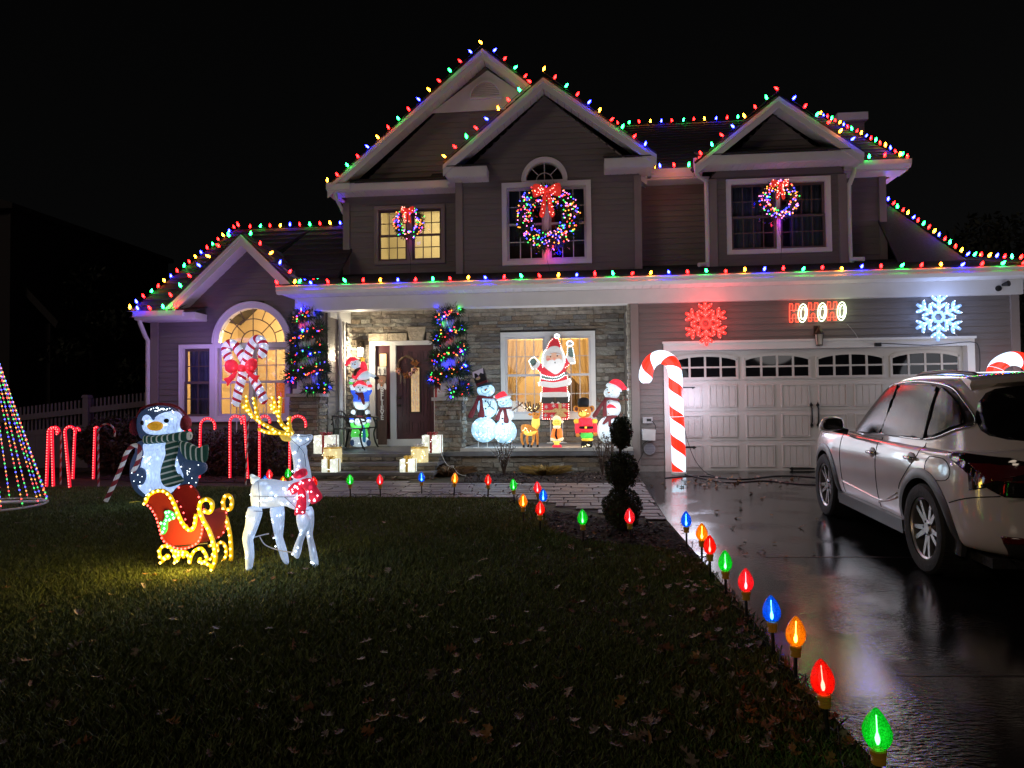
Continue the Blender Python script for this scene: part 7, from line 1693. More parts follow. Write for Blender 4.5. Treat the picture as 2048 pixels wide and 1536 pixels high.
# ------------------------------------------------------------------ snowflakes, neon sign and fixtures on the garage
def snowflake(label, px, py, rpx, led_m, tube_m, glow, col, rot):
    Y = GY - .06; cx, cz = P(px, py, Y); R_ = rpx * Y / FPX; t = thing('snowflake_light', label, 'snowflake', (cx, Y, cz), 'rope light snowflakes over the garage')
    tb = MB(); L = MB()
    def lobe(a, r0, r1, off=0):
        ca, sa = math.cos(a), math.sin(a); pts = [(cx + r * ca, Y - .02, cz + r * sa) for r in (r0 + (r1 - r0) * k / 6 for k in range(7))]
        tb.tube(pts, [.018] + [.031] * 5 + [.022], 8); lamps(L, [(p[0], p[1] - .032, p[2]) for p in pts[1::2]], .011)
    for k in range(6):
        a = PI / 2 + k * PI / 3 + rot; ca, sa = math.cos(a), math.sin(a)
        lobe(a, R_ * .20, R_ * 1.0)
        for base, ln in ((.34, .36), (.62, .36)):
            for s_ in (-1, 1):
                b0 = Vector((cx + R_ * base * ca, 0, cz + R_ * base * sa)); a2 = a + s_ * PI / 3.6
                pts = [(b0.x + R_ * ln * u * math.cos(a2), Y - .012, b0.z + R_ * ln * u * math.sin(a2)) for u in (j / 5 for j in range(1, 6))]
                tb.tube(pts, [.018, .029, .031, .029, .018], 8); lamps(L, [(p[0], p[1] - .032, p[2]) for p in pts[::2]], .011)
    hx = [(cx + R_ * .22 * math.cos(PI / 3 * k + rot), Y - .012, cz + R_ * .22 * math.sin(PI / 3 * k + rot)) for k in range(6)]; tb.tube(hx, .028, 8, closed=True)
    tb.build('rope_tube', tube_m, t, smooth='all'); L.build('lamps', led_m, t, kind='stuff')
    point_light('snowflake_glow', (cx, Y - .28, cz + .1), glow, col, .2, t)
snowflake('glowing red snowflake on the siding above the left of the garage door', 1411, 647, 44, F['led_red'], bulb_mat('red_flake_tube', (1, .03, .02), 1.6, .02), 18, (1, .05, .05), .02)
snowflake('glowing blue white snowflake above the right end of the garage door', 1876, 634, 46, F['led'], bulb_mat('white_flake_tube', (.26, .48, 1), 1.1, .05), 14, (.35, .5, 1), -.04)
q = Z(1240, 560, 2.535); Yk = GY - .06
nn = thing('neon_sign', 'neon sign reading HOHOHO in red H and white O over the garage', 'neon sign', (q(Yk, (1000, 165))[0][0], Yk, q(Yk, (1000, 165))[0][1]))
nr, nw = bulb_mat('red_neon', (1, .05, .02), 3.4, .01), bulb_mat('greenish_white_neon', (.78, 1, .60), 4.0, .05)
for k, (hx_, ox_) in enumerate(((882, 925), (978, 1023), (1074, 1122))):
    w_ = 23; t0, b0 = 122 - k * 5, 215 - k * 5
    Hs = [(hx_ - w_, t0 + 6), (hx_ - w_ + 4, t0), (hx_ - w_ + 11, t0), (hx_ - w_ + 15, t0 + 6), (hx_ - w_ + 15, t0 + 34), (hx_ + w_ - 16, t0 + 30), (hx_ + w_ - 16, t0 + 4), (hx_ + w_ - 10, t0), (hx_ + w_ - 3, t0), (hx_ + w_, t0 + 5), (hx_ + w_, b0 - 8), (hx_ + w_ - 6, b0 - 2), (hx_ + w_ - 14, b0 - 3), (hx_ + w_ - 16, b0 - 10), (hx_ + w_ - 16, t0 + 54), (hx_ - w_ + 15, t0 + 58), (hx_ - w_ + 15, b0 - 5), (hx_ - w_ + 8, b0), (hx_ - w_ + 2, b0 - 2), (hx_ - w_, b0 - 10)]
    MB().tube([(x, Yk - .012, z) for x, z in smooth_loop(q(Yk, *Hs), 2)], .0068, 6, closed=True).build('neon_letter', nr, nn, smooth='all')
    zc = (t0 + b0) / 2
    for rx, ry in ((22, 46), (12, 31)):
        MB().tube([(x, Yk - .014, z) for x, z in q(Yk, *circle(ox_ + (0 if rx > 15 else 2), zc, rx, ry, 24, .08))], .0078, 6, closed=True).build('neon_letter', nw, nn, smooth='all')
fr_ = MB()
for y in (150, 190): a, b_ = q(Yk, (862, y + 4)), q(Yk, (1145, y - 4)); fr_.tube([(a[0][0], Yk + .01, a[0][1]), (b_[0][0], Yk + .01, b_[0][1])], .006, 5)
fr_.build('sign_backer', M['cordw'], nn); point_light('neon_glow', (q(Yk, (890, 165))[0][0], Yk - .15, q(Yk, (0, 165))[0][1]), 1.2, (1, .06, .03), .1, nn); point_light('neon_glow', (q(Yk, (1120, 165))[0][0], Yk - .15, q(Yk, (0, 165))[0][1]), .7, (.75, 1, .5), .1, nn)
def wallthing(nm, lab, cat, mb, m, smooth=True): return tag(mb.build(nm, m, None, smooth), lab, cat)
def W1(px, py): return P(px, py, GY - .03)
xa, za = W1(1295, 840); ob = thing('outlet_box', 'grey outlet box on the siding left of the candy cane', 'outlet', (xa, GY - .03, za))
MB().box((xa - .085, GY - .09, za - .055), (xa + .085, GY - .02, za + .055)).build('cover', mat('grey_box', (.42, .40, .42), .5, noise=.1), ob); MB().box((xa - .02, GY - .095, za - .02), (xa + .06, GY - .088, za + .025)).build('socket', M['black'], ob)
xa, za = W1(1298, 869); wb = MB(); wb.prism([(xa - .13, za + .10), (xa + .10, za + .09), (xa + .09, za - .10), (xa - .12, za - .09)], GY - .20, GY - .025); wallthing('hose_holder', 'white plastic box on the siding under the outlet', 'box', wb, mat('white_plastic', (.62, .60, .60), .4, noise=.08))
xa, za = W1(1299, 898); vn = thing('vent_cover', 'round grey louvred vent low on the garage siding', 'vent', (xa, GY - .03, za))
MB().prism(circle(xa, za, .10, None, 20), GY - .06, GY - .02).build('ring', mat('grey_vent', (.30, .30, .34), .5, noise=.1), vn)
for i in range(6): z = za - .07 + i * .028; w = math.sqrt(.085 ** 2 - (z - za) ** 2); MB().box((xa - w, GY - .07, z), (xa + w, GY - .058, z + .012)).build('louver', mat('grey_louver', (.20, .20, .24), .5, noise=.1) if i == 0 else bpy.data.materials['grey_louver'], vn)
xa, za = P(2008, 572, 12.62); fl_ = thing('flood_light', 'small black security light under the eave at the right corner', 'security light', (xa, 12.66, za))
MB().lathe([(.05, 0), (.05, .02), (.02, .03)], (xa - .06, 12.68, za - .03), 12, 0, (0, -1, 0)).build('base', M['black'], fl_); MB().lathe([(.02, -.05), (.035, 0), (.05, .06), (.045, .065)], (xa + .02, 12.62, za + .03), 12, 0, (.5, -1, .1)).build('lamp_head', M['black'], fl_, smooth=30)
def cable(lab, pts, r=.005, m='cord', k=6): return tag(MB().tube(smooth_path(pts, k), r, 5).build('extension_cord', M[m]), lab, 'cord')
def w3(px, py, off=.05): x, z = P(px, py, GY - off); return (x, GY - off, z)
cable('black cord along the top of the garage door frame to the right', [w3(1757, 688, .09), w3(1775, 687, .1), w3(1830, 690, .1), w3(1870, 690, .1), w3(1940, 684, .1), w3(1957, 693, .1), w3(1960, 730, .1), w3(1957, 760, .1), w3(1956, 800, .1)], .008)
MB_ = MB().box(tuple(Vector(w3(1757, 690, .12)) - Vector((.05, 0, .02))), tuple(Vector(w3(1757, 690, .12)) + Vector((.05, .05, .04)))); tag(MB_.build('plug_adapter', M['black']), 'small dark plug adapter on the garage door frame', 'adapter')
cable('thin pale cord from the neon sign down to the door frame', [w3(1695, 649, .05), w3(1709, 665, .05), w3(1720, 680, .05), w3(1742, 687, .07), w3(1757, 687, .1)], .003, 'cordw')
cable('thin pale cord from the white snowflake to the door frame', [w3(1910, 667, .05), w3(1925, 680, .05), w3(1942, 684, .09)], .003, 'cordw')
cable('thin pale cord under the red snowflake', [w3(1408, 689, .05), w3(1404, 694, .06), w3(1380, 698, .08), w3(1350, 699, .08)], .003, 'cordw')
def gp3(px, py, h=.012): g = G(px, py); return (g.x, g.y, gz(g.y) + h)
cable('black cord hanging from the outlet down the garage siding', [w3(1304, 842, .10), w3(1311, 852, .12), w3(1309, 862, .12), w3(1296, 880, .10), w3(1285, 890, .08), w3(1286, 905, .08), w3(1276, 925, .08), w3(1272, 938, .10)], .007)
cable('black cord sagging from the candy cane to the ground', [w3(1370, 862, .15), w3(1376, 885, .15), w3(1390, 920, .2), w3(1410, 944, .3), gp3(1435, 955)], .006)
cable('black cord lying across the drive before the garage door', [gp3(1330, 957), gp3(1400, 953), gp3(1480, 960), gp3(1560, 953), gp3(1640, 957), gp3(1700, 965)], .009)
cable('second black cord on the wet drive near the garage', [gp3(1370, 950), gp3(1450, 966), gp3(1530, 963), gp3(1600, 970), gp3(1660, 971)], .009)

# ------------------------------------------------------------------ giant candy canes either side of the garage door
cw_m, cr_m = bulb_mat('lit_white_plastic', (.66, .84, 1), 1.5, .0), bulb_mat('lit_red_plastic', (1, .03, .012), 1.2, .0)
def big_cane(label, pts, Y, r, flip=1, ph=0):
    x0 = pts[0][0]; t = thing('giant_candy_cane', label, 'candy cane', (x0, Y, gz(Y)), 'giant lit candy canes beside the garage door')
    pp = resample([(x, Y, z) for x, z in smooth_path(pts, 10)], .014); n_ = len(pp)
    rr_ = [r * (1 if 3 < k < n_ - 8 else (.96 if k <= 3 else math.sqrt(max(.05, 1 - ((k - (n_ - 9)) / 9) ** 2)))) for k in range(n_)]
    mats = [cw_m, cr_m]; N = 24
    MB().tube(pp, rr_, N, mfun=lambda k, a: 1 if (a + ph) % N < 10 else 0, tw=-flip * 2 * PI / 35).build('cane_body', mats, t, smooth='all')
    seam = MB()
    for k in (int(n_ * .36), int(n_ * .62)): p, p2 = Vector(pp[k]), Vector(pp[k + 1]); d = (p2 - p).normalized(); u = d.cross(Vector((0, 1, 0))).normalized(); seam.tube([p + (u * math.cos(a) + Vector((0, 1, 0)) * math.sin(a)) * (rr_[k] + .001) for a in (2 * PI * j / 24 for j in range(24))], .003, 4, closed=True)
    seam.build('seam', cw_m, t); MB().lathe([(r * 1.1, -.03), (r * 1.1, .015), (r * .95, .03)], pp[0], 20).build('base', M['trim'], t)
    return t
q = Z(1240, 560, 2.535); Yx = 12.42; cxp = q(Yx, (299, 995), (296, 850), (289, 700), (283, 560), (279, 470), (258, 415), (208, 390), (160, 412), (133, 465), (132, 525))
big_cane('giant lit candy cane left of the garage door with its hook to the left', [(cxp[0][0], gz(Yx) + .02)] + cxp[1:], Yx, .118)
point_light('cane_glow', (cxp[0][0] - .2, Yx - .6, 1.5), 38, (.86, .90, 1), .8, bpy.data.objects['giant_candy_cane']); point_light('cane_glow', (cxp[0][0] + .32, Yx + .05, 1.3), 11.0, (.70, .72, 1), .2, bpy.data.objects['giant_candy_cane'])
bxp, bzp = P(1985, 760, Yx); r2 = .42
big_cane('giant lit candy cane right of the garage door mostly behind the car', [(bxp, gz(Yx) + .02), (bxp, .6), (bxp, 1.2), (bxp + .01, bzp - .08)] + [(bxp + .34 - .33 * math.cos(a), bzp + .02 + .33 * math.sin(a)) for a in (PI * j / 6 for j in range(1, 7))] + [(bxp + .67, bzp - .15)], Yx, .118, -1, 12)
point_light('cane_glow', (bxp, Yx - .6, 1.6), 40, (.88, .90, 1), .8, bpy.data.objects['giant_candy_cane.001'])

# ------------------------------------------------------------------ fence, hedge, shrubs, topiary
FY = 13.9; fn = thing('vinyl_fence', 'white vinyl fence with picket top running from the left wing', 'fence', (-9.5, FY, -.1))
xA, zAt = P(28, 829, FY); xB, zBt = P(262, 802, FY); zAb, zBb = PZ(28, 966, FY), PZ(262, 944, FY)
def lerp(a, b, u): return a + (b - a) * u
def fz(x, u): w = (x - xA) / (xB - xA); return lerp(lerp(zAb, zBb, w), lerp(zAt, zBt, w), u)
def frail(nm, x0, x1, u0, u1, y0, y1): return MB().prism([(x0, fz(x0, u0)), (x1, fz(x1, u0)), (x1, fz(x1, u1)), (x0, fz(x0, u1))], y0, y1).build(nm, M['vinyl'], fn)
px_ = PX(174, 870, FY); xL = xA - 1.6; xR = xB + 1.2
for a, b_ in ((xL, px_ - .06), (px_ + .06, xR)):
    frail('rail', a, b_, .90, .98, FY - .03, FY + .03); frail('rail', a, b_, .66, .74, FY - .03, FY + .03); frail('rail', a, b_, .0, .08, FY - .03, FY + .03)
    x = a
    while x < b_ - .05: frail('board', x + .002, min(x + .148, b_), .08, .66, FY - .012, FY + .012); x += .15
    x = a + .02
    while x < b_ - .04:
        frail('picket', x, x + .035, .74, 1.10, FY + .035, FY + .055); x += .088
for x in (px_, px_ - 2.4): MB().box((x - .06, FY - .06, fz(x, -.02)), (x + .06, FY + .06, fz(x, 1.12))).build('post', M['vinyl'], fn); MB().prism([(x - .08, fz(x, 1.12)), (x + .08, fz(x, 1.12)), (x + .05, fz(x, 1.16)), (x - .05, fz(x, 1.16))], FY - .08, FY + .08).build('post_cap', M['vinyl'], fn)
hm = mat('dark_yew_leaf', (.045, .032, .020), .7, island=.6); hg = mat('hedge_leaf', (.035, .038, .018), .65, island=.6)
def bush(name, label, c, r, n, size, m, cat='shrub', group=None, stems=8, shell=.45):
    t = thing(name, label, cat, (c[0], c[1], gz(c[1])), group); f = MB(); leafmass(f, c, r, n, size, 0, shell); f.build('foliage', m, t)
    s = MB()
    for i in range(stems): a = rnd.random() * 6.28; s.tube(smooth_path([(c[0] + .05 * math.cos(a), c[1] + .05 * math.sin(a), gz(c[1])), (c[0] + r[0] * .4 * math.cos(a), c[1] + r[1] * .4 * math.sin(a), c[2]), (c[0] + r[0] * .8 * math.cos(a), c[1] + r[1] * .8 * math.sin(a), c[2] + r[2] * .6)], 3), [.012 - .0013 * k for k in range(7)], 5)
    s.build('stems', M['twig'], t); return t
bush('yew_bush', 'dark spreading bush in front of the fence behind the penguin', (-8.55, 12.6, .55), (.95, .45, .55), 4200, .05, hm)
bush('hedge_shrub', 'reddish dark hedge shrub under the arched window, left one', (-7.0, 12.35, .34), (.62, .4, .50), 3000, .035, hm, 'shrub', 'dark shrubs under the arched window')
bush('hedge_shrub', 'reddish dark hedge shrub under the arched window, middle one', (-6.15, 12.35, .34), (.60, .4, .50), 3000, .035, hm, 'shrub', 'dark shrubs under the arched window')
bush('hedge_shrub', 'reddish dark hedge shrub beside the left stone pier', (-5.45, 12.3, .30), (.45, .35, .45), 2200, .035, hm, 'shrub', 'dark shrubs under the arched window')
tg = G(1246, 1062); ty = tg.y; tp_ = thing('topiary', 'three ball boxwood topiary in the mulch bed by the walkway', 'topiary', (tg.x, ty, gz(ty)))
for (py, rw, rh, n) in ((866, 22, 33, 1500), (942, 32, 38, 2600), (1017, 38, 41, 3600)):
    x, z = P(1242 if py < 1000 else 1243, py, ty); k = ty / FPX; f = MB(); leafmass(f, (x, ty, z), (rw * k, rw * k, rh * k), int(n * 1.7), .013, 0, .78); f.ell((x, ty, z), (rw * k * .8, rw * k * .8, rh * k * .8), 14, 10); f.build('crown', M['leaf'], tp_)
x0 = P(1243, 1060, ty)[0]; MB().tube([(x0, ty, gz(ty)), (x0 + .01, ty, gz(ty) + .3), (x0 - .005, ty, PZ(0, 980, ty)), (x0, ty, PZ(1243, 900, ty)), (x0, ty, PZ(1243, 850, ty))], [.028, .024, .020, .016, .01], 8).build('trunk', M['twig'], tp_, smooth=True)
def twiggy(label, px, py, Y, h, n, lm, spread, lsz=.022, nl=160):
    x = PX(px, py, Y); z = gz(Y); t = thing('twiggy_shrub', label, 'shrub', (x, Y, z), 'small bare shrubs in the porch bed'); s = MB(); tips = []
    for i in range(n):
        a = rnd.random() * 6.28; r = spread * rnd.uniform(.3, 1); p = smooth_path([(x, Y, z), (x + r * .4 * math.cos(a), Y + r * .3 * math.sin(a), z + h * .5), (x + r * math.cos(a), Y + r * .6 * math.sin(a), z + h * rnd.uniform(.75, 1.05))], 4)
        s.tube(p, [.008 - .0007 * k for k in range(9)], 4); tips += p[3:]
    s.build('stems', M['twig'], t); f = MB()
    for i in range(nl): leafmass(f, rnd.choice(tips), (.045, .045, .045), 1, lsz, 0, .1)
    f.build('foliage', lm, t)
pal = mat('pale_frosted_leaf', (.30, .30, .29), .6, island=.4); drk = mat('dry_dark_leaf', (.12, .085, .06), .7, island=.5)
twiggy('small shrub with pale grey leaves before the snowman couple', 1008, 930, 12.2, .60, 22, pal, .26, .026, 200)
twiggy('straggly dry shrub at the right end of the knee wall', 1205, 935, 12.15, .62, 20, drk, .22, .024, 150)
twiggy('straggly bare shrub beside the topiary at the knee wall', 1222, 930, 12.35, .72, 16, drk, .20, .024, 120)
def tuft(label, px, py, r, h, m):
    g = G(px, py); t = MB()
    for i in range(420):
        a = rnd.random() * 6.28; rr_ = r * rnd.random() ** .5; b_ = Vector((g.x + rr_ * .35 * math.cos(a), g.y + rr_ * .35 * math.sin(a), gz(g.y))); tip = b_ + Vector((rr_ * 1.0 * math.cos(a), rr_ * .6 * math.sin(a), h * rnd.uniform(.4, 1.1))); md = b_.lerp(tip, .5) + Vector((0, 0, h * .35)); s = Vector((-math.sin(a), math.cos(a), 0)) * .0045
        t.add([b_ - s, b_ + s, md + s, tip, md - s], [(0, 1, 2, 3, 4)])
    tag(t.build('grass_tuft', m), label, 'grass tuft', 'dry grass tufts in the porch bed')
tuft('brown dry grass tuft left of the knee wall', 898, 952, .40, .17, mat('brown_dry_grass', (.20, .12, .06), .8, island=.5)); tuft('golden dry grass tuft under the middle of the knee wall', 1090, 951, .38, .17, mat('golden_dry_grass', (.42, .29, .09), .75, island=.5))

# ------------------------------------------------------------------ neighbours and trees in the dark
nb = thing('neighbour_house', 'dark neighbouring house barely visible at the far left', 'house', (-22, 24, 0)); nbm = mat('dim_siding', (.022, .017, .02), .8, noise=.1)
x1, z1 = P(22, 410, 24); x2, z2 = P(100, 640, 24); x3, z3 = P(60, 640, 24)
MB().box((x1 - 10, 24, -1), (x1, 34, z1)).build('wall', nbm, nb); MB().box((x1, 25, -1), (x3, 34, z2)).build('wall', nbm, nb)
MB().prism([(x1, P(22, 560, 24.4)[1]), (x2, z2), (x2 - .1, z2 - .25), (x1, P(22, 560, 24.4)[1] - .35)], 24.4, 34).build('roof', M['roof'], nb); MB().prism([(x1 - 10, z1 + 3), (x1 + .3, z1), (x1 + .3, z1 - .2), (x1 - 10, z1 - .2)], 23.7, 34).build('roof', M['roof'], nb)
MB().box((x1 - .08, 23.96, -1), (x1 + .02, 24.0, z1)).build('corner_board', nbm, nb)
bk_ = mat('dark_bark', (.05, .04, .035), .9, noise=.4, bump=.8); dl_ = mat('night_leaf', (.022, .026, .016), .7, island=.6)
for (px, Y, h, w, lab) in ((180, 27, 7.5, 2.4, 'dark tree behind the fence left of the house'), (240, 33, 9, 2.6, 'taller dark tree farther back left of the house'), (1985, 26, 8.0, 2.8, 'dark tree beyond the right end of the garage roof')):
    x = PX(px, 700, Y); t = thing('tree', lab, 'tree', (x, Y, 0), 'dark trees around the house'); tr_ = MB().tube([(x, Y, -.3), (x + .1, Y, h * .3), (x - .05, Y, h * .6), (x, Y, h * .9)], [.22, .17, .10, .03], 8); f = MB()
    for i in range(12):
        a = i * 2.4; z = h * (.28 + .05 * i); L = w * (1 - .05 * i); e = (x + L * math.cos(a), Y + L * math.sin(a), z + .5); tr_.tube([(x, Y, z), ((x + e[0]) / 2, (Y + e[1]) / 2, z + .35), e], [.06, .04, .012], 5)
        leafmass(f, (e[0] * .75 + x * .25, e[1] * .75 + Y * .25, z + .5), (w * .38, w * .38, h * .09), 260, .13, 0, .2)
    tr_.build('trunk', bk_, t, smooth=True); f.build('crown', dl_, t)
# ------------------------------------------------------------------ car (left side and rear seen)
CARX, CARY, CARH = 3.60, 5.92, math.radians(-2.2)      # centre line x, rear axle y, heading
WB_ = 2.56
car_loc = Vector((CARX, CARY, gz(CARY)))
ct = thing('parked_car', 'pearl white crossover with wet paint parked on the driveway facing the garage', 'car', car_loc)
ct.rotation_euler = (math.atan(SLOPE), 0, CARH)
paint = mat('pearl_paint', (.74, .68, .69), .10, noise=.03, nscale=3, bump=.05, bscale=260, coat=1.0)
clad = mat('grey_cladding', (.035, .035, .038), .38, noise=.15); rub = mat('tyre_rubber', (.014, .014, .014), .75, noise=.2, bump=.3)
cgl = mat('tinted_wet_glass', (.008, .008, .010), .04, noise=.2, bump=.08, bscale=160, spec=.2); alloy = mat('alloy', (.50, .48, .48), .32, metal=.85, noise=.05); chrome = mat('chrome_trim', (.6, .6, .62), .15, metal=1.0)
HWD = .905; YR, YF = -.92, WB_ + .90
# lower body: layers of a half plan outline (x from centre, y along), then mirrored
def layer(z, wid, r_in, f_in, dz_r=0, dz_f=0, bul=0.0):
    out = []
    stn = [(0, YR + r_in), (.55, YR + r_in + .015), (.80, YR + r_in + .10), (.96, YR + r_in + .30), (1.0, -.30), (1.0, .25), (.985, .75), (.975, 1.30), (.985, 1.85), (1.0, WB_ - .35), (1.0, WB_ + .15), (.95, YF - f_in - .38), (.80, YF - f_in - .12), (.5, YF - f_in), (0, YF - f_in + .03)]
    for i, (f, y) in enumerate(stn):
        u = i / (len(stn) - 1); out.append((wid * f * (1 + bul * math.sin(PI * u)), y, z + dz_r * max(0, 1 - u * 3.2) + dz_f * max(0, (u - .66) * 3)))
    return out
LAY = [layer(.26, .80, .16, .16), layer(.33, .865, .06, .10), layer(.46, .895, .0, .03), layer(.60, HWD, .01, .0), layer(.74, HWD * 1.0, .02, .0), layer(.86, .895, .0, .03, .03), layer(.965, .875, .03, .10, .07, -.05), layer(1.01, .83, .07, .20, .09, -.06)]
def shell(layers, cap_top=True, cap_bot=True, mirror=True):
    v, f = [], []; K, J = len(layers), len(layers[0])
    ring = lambda L: [(-x, y, z) for x, y, z in L] + [(x, y, z) for x, y, z in L[1:-1]][::-1]
    for L in layers: v += ring(L)
    N = 2 * J - 2
    for k in range(K - 1):
        for j in range(N): f.append((k * N + j, (k + 1) * N + j, (k + 1) * N + (j + 1) % N, k * N + (j + 1) % N))
    for k, on, fl in ((0, cap_bot, 0), (K - 1, cap_top, 1)):
        if on:
            for j in range(J - 1):
                a, b = k * N + j, k * N + j + 1; c, d = k * N + (N - j - 1) % N, k * N + (N - j) % N
                q_ = tuple(dict.fromkeys((a, b, c, d))); 
                if len(q_) >= 3: f.append(q_ if fl == 0 else q_[::-1])
    return v, f
def mk(name, v, f, mats, sub=2):
    me = bpy.data.meshes.new(name); me.from_pydata(v, [], f); [me.materials.append(m) for m in mats]
    bm = bmesh.new(); bm.from_mesh(me); bmesh.ops.recalc_face_normals(bm, faces=bm.faces[:]); bm.to_mesh(me); bm.free()
    o = bpy.data.objects.new(name, me); C.objects.link(o); me.polygons.foreach_set('use_smooth', [True] * len(me.polygons))
    if sub: s = o.modifiers.new('s', 'SUBSURF'); s.levels = sub; s.render_levels = sub
    return o
def apply(o):
    dg = bpy.context.evaluated_depsgraph_get(); me = bpy.data.meshes.new_from_object(o.evaluated_get(dg)); o.modifiers.clear(); o.data = me; return o
v, f = shell(LAY); body = mk('body', v, f, [paint, rub])
for y in (0, WB_):
    q = MB(); q.lathe([(.405, -1.0), (.405, 1.0)], (0, y, .352), 40, 0, (1, 0, 0)); c_ = q.build('cut', rub)
    bo_ = body.modifiers.new('b', 'BOOLEAN'); bo_.operation = 'DIFFERENCE'; bo_.object = c_; bo_.solver = 'EXACT'
apply(body)
for o in [o for o in bpy.data.objects if o.name.startswith('cut')]: bpy.data.objects.remove(o)
body.parent = ct
# greenhouse
GLH = [[(0, -.86 + .07), (.45, -.845 + .07), (.66, -.74 + .07), (.80, -.45), (.815, .0), (.815, .65), (.805, 1.30), (.79, 1.80), (.72, 2.12), (.45, 2.34), (0, 2.42)],
       [(0, -.70 + .06), (.44, -.69 + .06), (.63, -.60 + .06), (.745, -.33), (.765, .0), (.765, .60), (.755, 1.15), (.735, 1.55), (.665, 1.80), (.43, 1.98), (0, 2.05)],
       [(0, -.45), (.42, -.44), (.58, -.38), (.665, -.15), (.69, .12), (.695, .60), (.69, 1.02), (.66, 1.28), (.59, 1.44), (.40, 1.56), (0, 1.62)],
       [(0, -.36), (.36, -.34), (.50, -.28), (.585, -.10), (.61, .12), (.62, .60), (.61, .98), (.575, 1.18), (.52, 1.30), (.34, 1.42), (0, 1.47)]]
GZ = [[1.05, 1.05, 1.05, 1.05, 1.03, 1.01, .995, .985, .98, .98, .98], [1.25, 1.25, 1.25, 1.26, 1.26, 1.26, 1.25, 1.24, 1.22, 1.22, 1.22], [1.50, 1.50, 1.49, 1.485, 1.50, 1.52, 1.51, 1.47, 1.44, 1.44, 1.44], [1.565, 1.565, 1.56, 1.565, 1.585, 1.60, 1.595, 1.565, 1.53, 1.525, 1.525]]
GLH.insert(0, [(x * 1.045, y - (.03 if y < 0 else -.10)) for x, y in GLH[0]]); GZ.insert(0, [z - .12 for z in GZ[0]])
gl_layers = [[(x, y, z) for (x, y), z in zip(a, b)] for a, b in zip(GLH, GZ)]
v, f = shell(gl_layers, True, False); cabin = mk('cabin', v, f, [paint, rub]); apply(cabin); cabin.parent = ct
dg = bpy.context.evaluated_depsgraph_get()
def bvh(o): return BVHTree.FromPolygons([x.co for x in o.data.vertices], [p.vertices[:] for p in o.data.polygons])
tb, tc_ = bvh(body), bvh(cabin)
def hit(o_, d_, trees):
    best = None
    for t in trees:
        h = t.ray_cast(Vector(o_), Vector(d_))
        if h[0] is not None and (best is None or h[3] < best[1]): best = (h[0], h[3], h[1])
    return best
def drape_side(pts, off, trees, n=None):
    out = []
    for y, z in pts:
        h = hit((-3, y, z), (1, 0, 0), trees)
        if h: out.append(h[0] + Vector((-off, 0, 0)))
    return out
def patch_side(name, outl, m, trees, off=.006, n=26, parent=ct, inward=.02):
    """a panel that follows the car side: fine grid cut by the outline and laid on the body"""
    y0, y1 = min(p[0] for p in outl), max(p[0] for p in outl); z0, z1 = min(p[1] for p in outl), max(p[1] for p in outl)
    bm = bmesh.new(); vs = [bm.verts.new((0, y, z)) for y, z in outl]; bm.faces.new(vs)
    for i in range(1, n):
        for co, no in (((0, y0 + (y1 - y0) * i / n, 0), (0, 1, 0)), ((0, 0, z0 + (z1 - z0) * i / n), (0, 0, 1))): bmesh.ops.bisect_plane(bm, geom=bm.verts[:] + bm.edges[:] + bm.faces[:], plane_co=co, plane_no=no)
    last = Vector((-.8, 0, 0))
    for q_ in bm.verts:
        h = hit((-3, q_.co.y, q_.co.z), (1, 0, 0), trees); q_.co.x = (h[0].x if h else last.x) - off; last = q_.co.copy()
    bmesh.ops.recalc_face_normals(bm, faces=bm.faces[:])
    for fc in bm.faces: fc.smooth = True
    me = bpy.data.meshes.new(name); bm.to_mesh(me); bm.free(); me.materials.append(m); o = bpy.data.objects.new(name, me); C.objects.link(o); o.parent = parent
    sd = o.modifiers.new('t', 'SOLIDIFY'); sd.thickness = off * .9; sd.offset = 0; return o
def pl_side(name, pts, r, m, trees, off=.002, parent=ct, smooth=6):
    pts = smooth_path([tuple(p) for p in pts], smooth) if smooth else pts; d = drape_side(pts, off, trees)
    o = MB().tube(d, r, 6).build(name, m, None, smooth='all'); o.parent = parent; return o
both = [tb, tc_]
# side glass: front, rear door, quarter
W1_ = smooth_loop([(2.02, 1.03), (1.10, 1.035), (.98, 1.30), (.93, 1.475), (1.12, 1.475), (1.40, 1.40), (1.70, 1.25)], 3)
W2_ = smooth_loop([(1.02, 1.04), (.30, 1.055), (.12, 1.06), (.12, 1.30), (.16, 1.47), (.55, 1.49), (.86, 1.48), (.92, 1.30)], 3)
W3_ = smooth_loop([(.05, 1.075), (-.28, 1.17), (-.36, 1.22), (-.20, 1.36), (.02, 1.45), (.08, 1.45), (.06, 1.25)], 3)
pnl = [(2.08, 1.03), (1.0, 1.035), (.1, 1.05), (-.30, 1.15), (-.45, 1.21), (-.25, 1.37), (.0, 1.475), (.5, 1.515), (.95, 1.505), (1.25, 1.47), (1.7, 1.28)]
patch_side('window_surround', smooth_loop(pnl, 3), clad, both, .004)
for w in (W1_, W2_, W3_): patch_side('side_window', w, cgl, both, .017, 34)
pl_side('window_trim', pnl + [pnl[0]], .008, chrome, both, .012, smooth=4)
